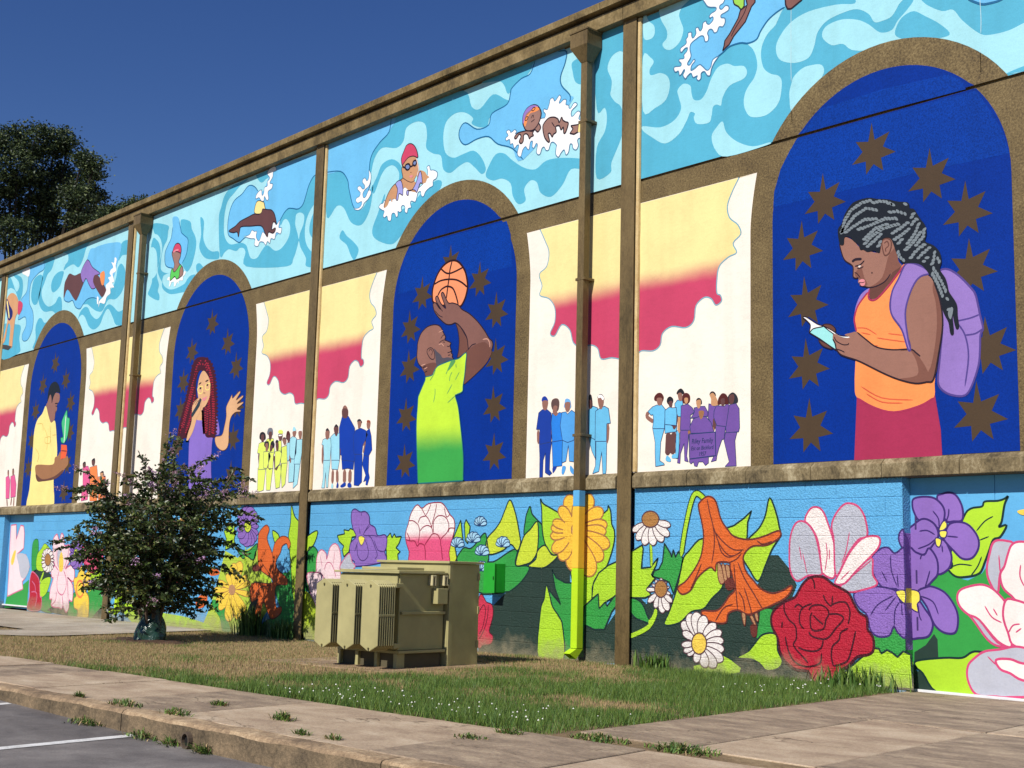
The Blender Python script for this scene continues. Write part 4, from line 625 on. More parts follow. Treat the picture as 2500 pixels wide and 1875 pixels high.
painted_reader~wall_bay_0~painted woman in orange top with purple backpack reading a book~65~0~o122,pu/pd:496 4342 94 -4 115 -84 123 -139 54 -83 30 -134 15 -88 29 -142 -30 -61 -10 -158 -21 -157 -79 -201 -76 -87 -126 10 -114 58 -56 103 30 259 33 388 -84 454|l118,pd:669 3779 150 13 102 24|l118,pd:669 3768 88 -140 34 -228 -48 -306|l118,pd:757 3622 114 3 85 42|f00,rp:-524 3136 -46 -731 1043 -6 -9 267 -61 390|f10,pu:-349 4280 -105 -54 -68 -119 -15 -102 81 105 93 125|f10,or:93 4469 -44 -10 -77 -113 -116 -108 -104 -88 -77 -12 -39 40 -5 58 -73 -70 -67 -84 -35 -111 6 -71 18 -83 -18 -321 -14 -256 28 -155 199 -117 252 -75 301 44 162 71 16 144 -3 245 -274 151 -82 199 -121 173 -36 119 28 155 78 125|l120,rp:-369 4236 -73 -70 -67 -84 -35 -111 6 -71 18 -83|l120,rp:-524 3085 199 -117 252 -75 302 44 161 71|l114,od:-470 3203 254 -146 370 -53|l114,od:-406 3118 189 -106 249 -31|l112,od:-518 3857 123 -21 128 -85|l112,od:-460 3798 116 -37|l112,od:-267 3717 164 -42 185 -44|l112,od:-127 3746 174 -38|l112,od:-423 3667 90 -33 77 -3|f10,s1:-711 4843 6 -84 45 -115 100 -81 8 -78 -1 -46 30 -23 40 0 -7 -51 26 -22 -7 -16 59 -21 71 -22 -8 -63 0 -40 38 -34 65 14 129 107 90 77 77 113 -36 63 -34 166 -62 103 -102 18 -28 -145 -103 17 -130 58 -104 112 -107 55|f10,s1d:-341 4290 71 -5 90 26 84 56 71 92 69 0 -71 -102 -90 -78 -129 -113 -71 -13 -32 34|f10,s1e:-111 4588 52 60 38 16 35 -143 24 -61 -102 -52 -77 -68 -103 -48 -90 -3 143 82|f10,s1e:-448 4527 38 -122 37 -76 -39 -17 -38 64 -78 70 27 55|l114,dk:-724 4846 19 -87 46 -115 99 -81 8 -78 0 -47 30 -22 40 0|l114,dk:-471 4326 59 -20 71 -22 85 4 103 37 71 74|l120,rp:-347 4267 -15 -90 45 -39 71 17 130 107 102 104 102 103|l130,dk:-563 4607 44 20 80 -8|l116,dk:-526 4551 66 7 53 38|f10,eye:-484 4547 31 2 -7 -20 -16 0|l112,dk:-500 4524 53 -3 26 13|l110,dk:-533 4482 32 -17 39 -53|f10,lip:-482 4375 33 18 39 -12 10 -31 -11 -33 -39 3 -13 28|l18,dk:-475 4362 39 -10 33 5|f10,dk:-320 4450 13 2 0 -15 -10 -1|o114,s1/s1d:-183 4761 40 34 63 -23 11 -65 -27 -76 -51 -20 -24 56|l114,s1d:-157 4745 39 16 18 -49 -39 -28 6 -35|o112,s1d/dk:-952 3946 96 -6 67 -56 -14 -45 -108 49|o112,s1d/dk:-1009 3781 110 -60 67 -66 -122 49|o014,bk/dk:-1133 3880 42 42 153 5 122 -98 38 -192 -81 56 -136 99|o114,wh/dk:-1216 4064 43 0 153 -103 82 -32 -139 -11 -56 -38 15 81 -49 60|o112,wh/dk:-938 3927 109 -61 107 -72 159 -25 -26 -20 -107 19 -120 61|f10,s1:-509 3809 -79 1 -80 -11 66 -37 -93 6 -107 59 -21 -56 33 -62 12 -60 53 -64 80 -38 160 -64 151 -83 133 -72 192 -89 192 -60 135 1 79 20 42 105 22 150 39 170 16 140 -8 166 -26 135 -56 164 -70 83 -60 4 -74 -45 -77 -135 -52 -127 -9 -134 28 -171 23 -159 -212 18 -189 50 -127 95|f10,s1e:426 4230 56 -164 26 -135 8 -166 -16 -140 -39 -170 -21 -150 -43 -105 -79 -20 -35 31 86 123 53 213 29 226 -7 221 -32 149|f10,s1e:135 3546 82 -64 116 -188 -15 -108 -135 -7 -192 60 221 23 -9 155|l116,dk:-509 3809 116 -100 127 -95 189 -50 212 -18 70 -47 48 -43|l116,dk:-823 3771 33 -62 13 -60 53 -64 79 -38 160 -64 284 -155 192 -90 193 -60 134 2 79 20 64 255 55 310 -23 256 -66 208|l112,dk:-802 3792 26 -50 80 -50 67 -8 13 16|l112,dk:-777 3649 54 -18 53 -29|o120,pu/pd:97 4467 81 3 97 -44 71 -50 29 -50 -91 -13 -74 -56 -77 -141 -47 -184 26 -261 28 -126 -31 9 -69 215 -109 161 -23 117 28 155 78 125|f10,hr:-720 4844 -19 159 49 62 42 100 68 82 68 40 159 9 130 -38 128 -32 113 -46 125 -37 23 -67 49 -21 71 -117 59 -90 10 -92 -14 -77 95 -61 70 -90 15 -103 -20 -74 57 -98 22 -69 21 -91 78 -132 8 -120 11 -126 -37 -7 -31 140 9 -186 -38 -6 -20 122 -55 117 -32 147 -67 176 -58 109 -82 103 -97 38 -123 21 -61 89 -47 135 -37 75 -63 18 -39 -23 -21 -65 -14 -68 -70 36 -78 1 -52 33 -39 7 -26 63 -52 44 -53 57 -67 12 -15 -80|b10,bd:-667 4977 -1 -21 -21 -11 -18 5 1 22 21 11|b10,bd:-652 5017 -4 -24 -24 -16 -21 4 3 24 25 15|b10,bd:-650 5049 3 -21 -18 -13 -18 3 -3 22 18 13|b10,bd:-634 5081 -3 -21 -23 -10 -19 6 4 22 23 10|b10,bd:-614 5108 -11 -19 -29 -4 -17 11 11 19 29 3|b10,bd:-587 5139 -13 -20 -33 -7 -20 9 13 21 33 6|b10,bd:-571 5167 -9 -20 -26 -7 -18 9 8 21 26 6|b10,bd:-547 5196 -10 -21 -28 -7 -19 9 10 20 28 7|b10,bd:-515 5203 -18 -13 -28 5 -13 14 17 14 28 -6|b10,bd:-481 5213 -20 -10 -27 10 -11 16 20 9 27 -9|b10,bd:-440 5228 -23 -10 -33 9 -15 16 23 10 34 -9|b10,bd:-414 5249 -15 -15 -24 4 -13 14 14 14 25 -4|b10,bd:-368 5243 -25 -6 -31 14 -10 17 25 6 30 -14|b10,bd:-335 5244 -23 -4 -23 15 -6 17 22 4 24 -15|b10,bd:-295 5250 -21 -7 -24 13 -7 16 21 6 24 -12|b10,bd:-665 4974 -12 -16 -25 0 -14 13 12 16 25 0|b10,bd:-626 4997 -19 -15 -34 2 -18 14 20 15 34 -3|b10,bd:-598 5018 -20 -13 -32 5 -16 15 20 13 33 -5|b10,bd:-577 5045 -15 -14 -25 4 -12 14 14 14 25 -4|b10,bd:-541 5078 -16 -19 -33 -3 -19 11 15 18 34 3|b10,bd:-517 5097 -16 -15 -29 3 -15 13 16 15 29 -2|b10,bd:-487 5121 -18 -14 -31 4 -15 14 18 14 31 -4|b10,bd:-455 5129 -21 -8 -26 11 -10 16 21 8 26 -11|b10,bd:-416 5149 -18 -13 -29 5 -14 15 19 13 29 -6|b10,bd:-380 5163 -17 -13 -28 5 -14 14 18 13 28 -5|b10,bd:-345 5167 -22 -5 -26 14 -7 16 23 6 25 -14|b10,bd:-310 5151 -23 0 -18 18 0 16 22 -1 19 -17|b10,bd:-262 5129 -27 5 -24 24 -2 18 27 -5 24 -24|b10,bd:-226 5116 -24 5 -18 21 1 16 24 -4 18 -21|b10,bd:-597 4959 -20 -15 -35 2 -18 14 20 15 35 -3|b10,bd:-570 4973 -17 -13 -27 5 -12 14 17 13 27 -5|b10,bd:-537 4993 -13 -15 -25 2 -13 13 13 15 25 -2|b10,bd:-493 5005 -20 -13 -32 5 -14 15 19 13 32 -6|b10,bd:-463 5019 -16 -13 -24 5 -12 14 15 13 25 -4|b10,bd:-424 5030 -19 -11 -27 8 -10 15 18 11 27 -8|b10,bd:-390 5040 -20 -8 -24 12 -8 16 21 7 24 -11|b10,bd:-347 5034 -27 2 -26 21 -5 18 27 -2 26 -21|b10,bd:-302 5028 -28 2 -29 22 -6 19 28 -2 29 -22|b10,bd:-267 5027 -23 0 -22 17 -2 17 23 1 22 -18|b10,bd:-226 5024 -22 -2 -20 16 -2 16 22 2 20 -16|b10,bd:-443 4949 -22 -7 -25 12 -8 16 21 7 26 -12|b10,bd:-400 4947 -26 -1 -29 18 -8 18 27 2 29 -19|b10,bd:-367 4959 -20 -6 -23 11 -6 16 20 7 23 -12|b10,bd:-325 4966 -21 -8 -25 10 -9 16 21 8 25 -10|b10,bd:-286 4971 -20 -8 -26 10 -9 16 20 9 26 -11|b10,bd:-251 4976 -21 -5 -23 13 -6 16 21 5 24 -12|b10,bd:-203 4990 -23 -11 -33 9 -14 15 23 11 33 -9|b10,bd:-166 4992 -26 -5 -32 13 -12 18 26 5 32 -14|b10,bd:-130 5003 -24 -8 -32 12 -12 17 24 7 32 -12|b10,bd:-100 4994 -26 5 -24 23 -2 18 27 -5 23 -23|b10,bd:-63 4988 -25 4 -20 22 0 17 25 -5 20 -21|b10,bd:-22 4987 -22 -2 -21 15 -4 17 22 2 22 -16|b10,bd:19 4969 -26 7 -22 25 -1 18 27 -7 21 -25|b10,bd:-369 4831 -18 -12 -28 6 -12 15 18 12 28 -6|b10,bd:-334 4855 -19 -13 -32 4 -16 14 20 13 32 -4|b10,bd:-303 4877 -19 -14 -33 4 -15 14 19 14 33 -4|b10,bd:-274 4900 -18 -15 -30 3 -16 13 18 15 30 -3|b10,bd:-248 4920 -16 -14 -26 4 -13 14 16 14 26 -4|b10,bd:-206 4914 -27 -1 -30 19 -7 18 27 1 29 -19|b10,bd:-164 4929 -23 -8 -33 10 -13 17 23 8 33 -10|b10,bd:-130 4928 -25 -1 -27 17 -6 17 25 2 27 -17|b10,bd:-86 4943 -23 -9 -32 10 -13 16 23 8 32 -9|b10,bd:-354 4793 -15 -18 -33 -4 -19 10 16 19 32 4|b10,bd:-335 4810 -13 -15 -24 2 -13 13 13 15 24 -2|b10,bd:-303 4838 -13 -18 -29 -3 -18 10 14 18 29 3|b10,bd:-272 4849 -21 -11 -31 7 -14 15 21 11 31 -7|b10,bd:-244 4859 -20 -8 -25 10 -9 16 20 9 25 -11|b10,bd:-203 4881 -19 -14 -33 3 -16 13 19 15 33 -3|b10,bd:-170 4895 -19 -14 -32 3 -16 13 19 15 32 -3|b10,bd:-137 4908 -19 -13 -32 4 -15 14 20 13 31 -4|b10,bd:-103 4900 -27 0 -28 19 -6 18 26 0 28 -19|b10,bd:-64 4904 -26 -2 -29 18 -8 17 26 2 29 -17|b10,bd:-26 4911 -24 -6 -28 13 -9 17 23 6 28 -14|b10,bd:14 4911 -26 -4 -30 15 -9 17 25 4 30 -15|b10,bd:46 4911 -24 -2 -24 17 -5 17 24 2 24 -17|b10,bd:-333 4745 -15 -14 -24 4 -12 13 15 14 24 -4|b10,bd:-294 4769 -15 -16 -29 -1 -17 12 15 17 30 0|b10,bd:-257 4785 -19 -14 -33 5 -16 13 20 14 33 -4|b10,bd:-232 4807 -14 -14 -25 3 -13 13 15 15 25 -3|b10,bd:-194 4832 -17 -16 -31 1 -16 13 17 15 31 -1|b10,bd:-170 4853 -13 -15 -23 3 -13 13 13 14 24 -2|b10,bd:-192 4738 -13 -19 -30 -6 -18 9 12 20 30 5|b10,bd:-180 4781 -4 -22 -24 -11 -18 5 4 22 24 12|b10,bd:-249 5210 -25 -2 -29 18 -8 18 26 1 29 -17|b10,bd:-210 5212 -22 -4 -24 14 -6 17 22 4 24 -14|b10,bd:-160 5206 -27 0 -30 19 -8 19 27 0 30 -20|b10,bd:-131 5194 -23 4 -16 20 2 15 23 -4 16 -20|b10,bd:-88 5165 -26 12 -17 28 4 18 25 -13 17 -28|b10,bd:-48 5150 -24 8 -15 24 3 16 24 -9 15 -24|b10,bd:-11 5136 -26 2 -26 22 -4 18 26 -3 25 -21|b10,bd:-43 5063 -25 -2 -30 17 -8 17 26 3 29 -17|b10,bd:-2 5061 -23 -4 -23 15 -5 17 22 3 24 -15|b10,bd:36 5045 -24 9 -14 24 4 16 23 -10 15 -23|b10,bd:75 5024 -21 10 -11 23 7 13 21 -10 11 -22|b10,bd:118 5002 -21 11 -10 22 7 13 21 -10 10 -22|b10,bd:137 5115 -24 0 -23 18 -4 17 24 0 23 -18|b10,bd:211 4984 -8 -20 -25 -7 -17 8 8 20 25 7|b10,bd:234 5010 -13 -18 -29 -2 -16 11 13 17 29 2|b10,bd:210 4903 -7 -20 -23 -6 -16 8 6 19 23 7|b10,bd:238 4926 -12 -17 -26 -2 -16 11 12 17 26 2|b10,bd:268 4926 -22 -3 -25 15 -6 17 23 3 24 -15|b10,bd:-19 4838 -15 -13 -26 3 -13 13 15 14 26 -3|b10,bd:18 4847 -20 -9 -26 10 -9 16 20 8 26 -10|b10,bd:62 4861 -24 -8 -32 11 -13 16 24 8 32 -11|b10,bd:94 4881 -20 -11 -29 8 -13 14 21 11 29 -7|b10,bd:126 4899 -18 -11 -26 6 -11 15 18 11 26 -6|b10,bd:162 4913 -20 -9 -27 10 -10 15 20 9 27 -9|b10,bd:4 4757 -20 -8 -25 10 -9 16 20 8 25 -10|b10,bd:44 4771 -22 -7 -31 11 -10 16 22 8 30 -12|b10,bd:76 4789 -19 -10 -27 8 -11 15 19 11 27 -9|b10,bd:113 4813 -16 -15 -30 0 -16 13 16 15 30 -1|b10,bd:144 4830 -17 -14 -29 3 -15 13 18 14 29 -3|b10,bd:170 4851 -12 -15 -23 1 -13 12 12 15 23 -1|b10,bd:55 4725 -13 -19 -30 -4 -17 10 13 18 29 4|b10,bd:88 4753 -14 -18 -31 -4 -17 10 14 18 30 4|b10,bd:162 4703 -13 -17 -27 -4 -16 11 12 17 27 4|b10,bd:188 4731 -12 -18 -28 -3 -16 10 12 18 27 3|b10,bd:210 4760 -8 -18 -25 -6 -16 9 9 19 24 5|b10,bd:237 4780 -14 -14 -24 2 -13 12 14 15 24 -2|b10,bd:255 4820 -7 -19 -23 -7 -17 9 8 19 23 6|b10,bd:267 4855 -2 -19 -20 -8 -16 7 3 19 20 8|b10,bd:289 4895 -5 -23 -24 -14 -19 4 5 23 24 14|b10,bd:141 4627 -20 -12 -31 5 -14 14 20 12 31 -5|b10,bd:170 4647 -21 -12 -32 5 -14 14 20 13 32 -6|b10,bd:192 4674 -13 -16 -28 -1 -15 11 13 16 28 2|b10,bd:221 4692 -16 -15 -28 1 -14 13 15 15 28 -2|b10,bd:246 4715 -17 -14 -30 2 -15 12 17 15 30 -2|b10,bd:263 4739 -14 -14 -23 2 -12 13 13 14 24 -2|b10,bd:290 4767 -14 -16 -28 -1 -16 11 15 16 28 1|b10,bd:313 4790 -15 -16 -28 1 -15 12 15 15 28 0|b10,bd:259 4657 -15 -14 -25 2 -13 13 14 14 26 -2|b10,bd:287 4682 -16 -13 -26 3 -13 13 16 13 26 -3|b10,bd:318 4711 -16 -15 -31 0 -16 11 17 16 30 0|b10,bd:340 4736 -14 -15 -25 1 -13 12 13 15 25 -1|b10,bd:340 4788 2 -22 -17 -14 -17 2 -2 21 17 15|b10,bd:353 4827 -4 -24 -24 -15 -19 3 4 23 24 15|b10,bd:1 4596 -6 22 13 19 17 2 7 -22 -13 -20|b10,bd:17 4553 -10 24 10 25 17 6 10 -23 -10 -26|b10,bd:57 4523 -21 14 -8 24 9 13 21 -13 7 -25|b10,bd:88 4498 -21 10 -9 23 8 13 21 -11 9 -22|b10,bd:197 4537 -14 -17 -28 -1 -16 11 14 16 28 2|b10,bd:221 4564 -12 -16 -26 -1 -14 11 12 17 26 0|b10,bd:251 4588 -16 -14 -29 3 -14 12 17 14 28 -2|b10,bd:278 4610 -13 -14 -23 2 -12 12 13 15 23 -2|b10,bd:322 4620 -23 -8 -31 10 -12 16 23 8 31 -10|b10,bd:353 4640 -20 -9 -28 9 -11 15 21 9 27 -9|b10,bd:279 4518 -11 -15 -23 0 -13 12 12 15 23 0|b10,bd:312 4542 -12 -16 -24 0 -14 11 12 16 24 0|b10,bd:350 4558 -20 -11 -31 6 -14 14 21 11 31 -6|b10,bd:375 4579 -16 -11 -23 6 -10 14 16 11 23 -6|b10,bd:409 4603 -13 -14 -25 1 -13 13 14 14 25 -2|b10,bd:343 4465 -14 -13 -24 4 -11 13 14 13 24 -4|b10,bd:385 4499 -17 -14 -28 3 -14 13 17 13 28 -2|b10,bd:441 4442 -8 -22 -26 -11 -19 6 8 21 27 11|b10,bd:451 4478 -4 -21 -22 -12 -17 5 4 21 21 12|b10,bd:452 4518 3 -20 -15 -14 -16 2 -4 20 15 14|b10,bd:458 4559 4 -21 -16 -16 -16 0 -4 21 15 17|b10,bd:477 4449 -14 17 2 20 13 7 15 -16 -3 -21|b10,bd:486 4413 -8 21 10 19 15 3 9 -20 -10 -19|b10,bd:407 4289 -10 22 10 24 16 6 9 -22 -9 -24|b10,bd:427 4254 -11 21 8 24 15 7 11 -22 -8 -24|b10,bd:442 4218 -9 23 11 25 16 6 9 -23 -11 -25|b10,bd:463 4185 -11 20 8 24 15 6 11 -21 -8 -23|b10,bd:474 4149 -8 22 11 23 16 5 8 -22 -11 -23|b10,bd:489 4114 -9 21 9 22 15 5 10 -21 -9 -22|b10,bd:506 4074 -12 21 6 27 14 8 12 -21 -6 -27|b10,bd:517 4046 -10 18 7 19 15 4 10 -19 -7 -18|b10,bd:431 4339 -16 20 0 28 13 11 16 -20 -1 -28|b10,bd:450 4308 -15 17 2 24 12 9 16 -18 -2 -24|b10,bd:466 4269 -12 22 6 26 15 9 12 -23 -6 -26|b10,bd:490 4237 -14 18 2 23 13 8 15 -18 -3 -23|b10,bd:508 4205 -13 17 5 20 14 5 13 -17 -5 -19|b10,bd:519 4170 -9 19 9 17 15 3 9 -19 -8 -17|b10,bd:534 4133 -8 19 10 18 15 3 8 -20 -10 -18|b10,bd:556 4088 -13 21 4 26 13 10 14 -21 -4 -27|b10,bd:591 4005 -21 6 -13 20 4 14 21 -5 13 -20|b10,bd:616 3920 -11 -17 -24 -5 -15 9 10 17 25 5|f10,bd:581 3882 36 50 23 -25 -26 -95 -23 14
painted_player~wall_bay_1~painted bald man in lime green shirt shooting a basketball~65~0~o135,ora/bd2:-7569 5786 -138 6 -149 -53 -122 -103 -82 -143 -33 -110 7 -132 42 -59 119 -62 303 -26 125 -17 100 -38 94 91 54 135 1 111 -51 167 -79 109 -90 79|l128,bd2:-7631 5784 -44 -123 -18 -143 -24 -126 -23 -174|l128,bd2:-7905 5715 119 -85 102 -28 124 8 208 36|l128,bd2:-8059 5484 152 35 190 -5 202 -39 151 -72 113 -81|l128,bd2:-7958 5290 72 79 99 34 76 0 115 -45 80 -116 70 -162|o116,s7d/dk:-7493 4799 54 -105 39 -163 -5 -157 -13 -109 226 85 11 30 -31 145 -91 121 -115 125|o118,s7/dk:-8061 5182 57 8 82 -84 52 -32 -108 121 -30 69 25 25 39 -18 69 -107 132 -99 -84 149 -42 87 24 29 45 -31 109 -153 107 -19 138 -51 90 -80 174 -87 197 -143 160 -153 110 -129 72 -54 20 -64 -26 -73 -52 -117 -112 -96 -148 -85 -151 -78 -152 -63 18 123 20 341 46 42 -10 71 -36 130 -128 149 -140 97 -110 -9 -126 24 -157 101 -121 113 -50 96|f10,s7d:-7168 4358 129 56 234 19 156 -140 -52 -117 -112 -96 -148 -85 -150 -78 -153 -63 18 123 20 341|l116,dk:-7180 4360 81 61 95 12|l116,hl:-6853 4477 105 -4 55 -68 2 -62|l112,dk:-7869 5074 53 -48|l112,dk:-8009 5068 94 -85 104 -46|o118,s8/dk:-8419 4520 7 97 72 131 139 81 154 18 128 -21 79 -50 55 -79 54 -71 -10 -47 76 -33 70 -32 -16 -38 15 -49 26 -35 -11 -30 33 -28 -5 -39 27 -34 -173 -14 -123 -35 -75 -24 -72 -73 -48 -43 -154 -13 -42 64 -70 80 -95 75 -46 111|f10,s7d:-8282 4203 114 45 192 4 80 -64 -73 -73 -48 -43 -153 -13 -43 64|f10,bea:-8001 4472 80 -57 91 -58 54 -54 125 -5 125 -37 -172 -22 -173 -45 -51 5 -31 107 -18 91|o114,s8/dk:-8164 4418 3 56 70 21 65 -28 42 -69 4 -73 -50 -19 -65 32|l112,dk:-8127 4438 37 36 54 -46 -23 -54|l112,dk:-7842 4607 48 42 50 10|l112,dk:-7877 4547 87 30 76 -9|l112,dk:-7788 4552 51 -13|l112,dk:-7684 4476 38 -12 37 12|l112,dk:-7666 4371 50 2 48 19|l112,dk:-7651 4329 62 2|l112,hl:-7897 4710 100 20|l114,hl:-8308 4238 117 12|l112,dk:-8266 4201 77 17|l114,hl:-8225 4173 82 24|l112,dk:-8209 4123 63 18|l114,hl:-7885 4515 75 8 53 -46|o118,shg/tl:-7221 4321 -4 -163 -16 -178 -29 -145 -13 -92 -138 -35 -23 -21 68 -145 52 -199 105 -521 17 -341 3 -61 -53 -2 -967 -4 -58 1 -8 54 -81 769 11 381 6 128 29 54 60 92 71 107 11 47 153 13 60 71 73 56 124 27 198 27 183 12|l114,tl2:-7937 3848 5 -96 -31 -117|l114,tl2:-7536 4064 -46 -66 -9 -71|l114,tl2:-7364 4047 -92 -117|l114,tl2:-7526 3874 -116 -139|l114,tl2:-7443 3695 -179 -95|l114,tl2:-7591 4188 -45 -75 -46 -74|l114,tl2:-7939 4152 -34 -77 -97 -95|l114,tl2:-7454 4174 15 -57|f10,tl2:-7568 4233 99 -3 -22 -45 -83 -62 -61 -26
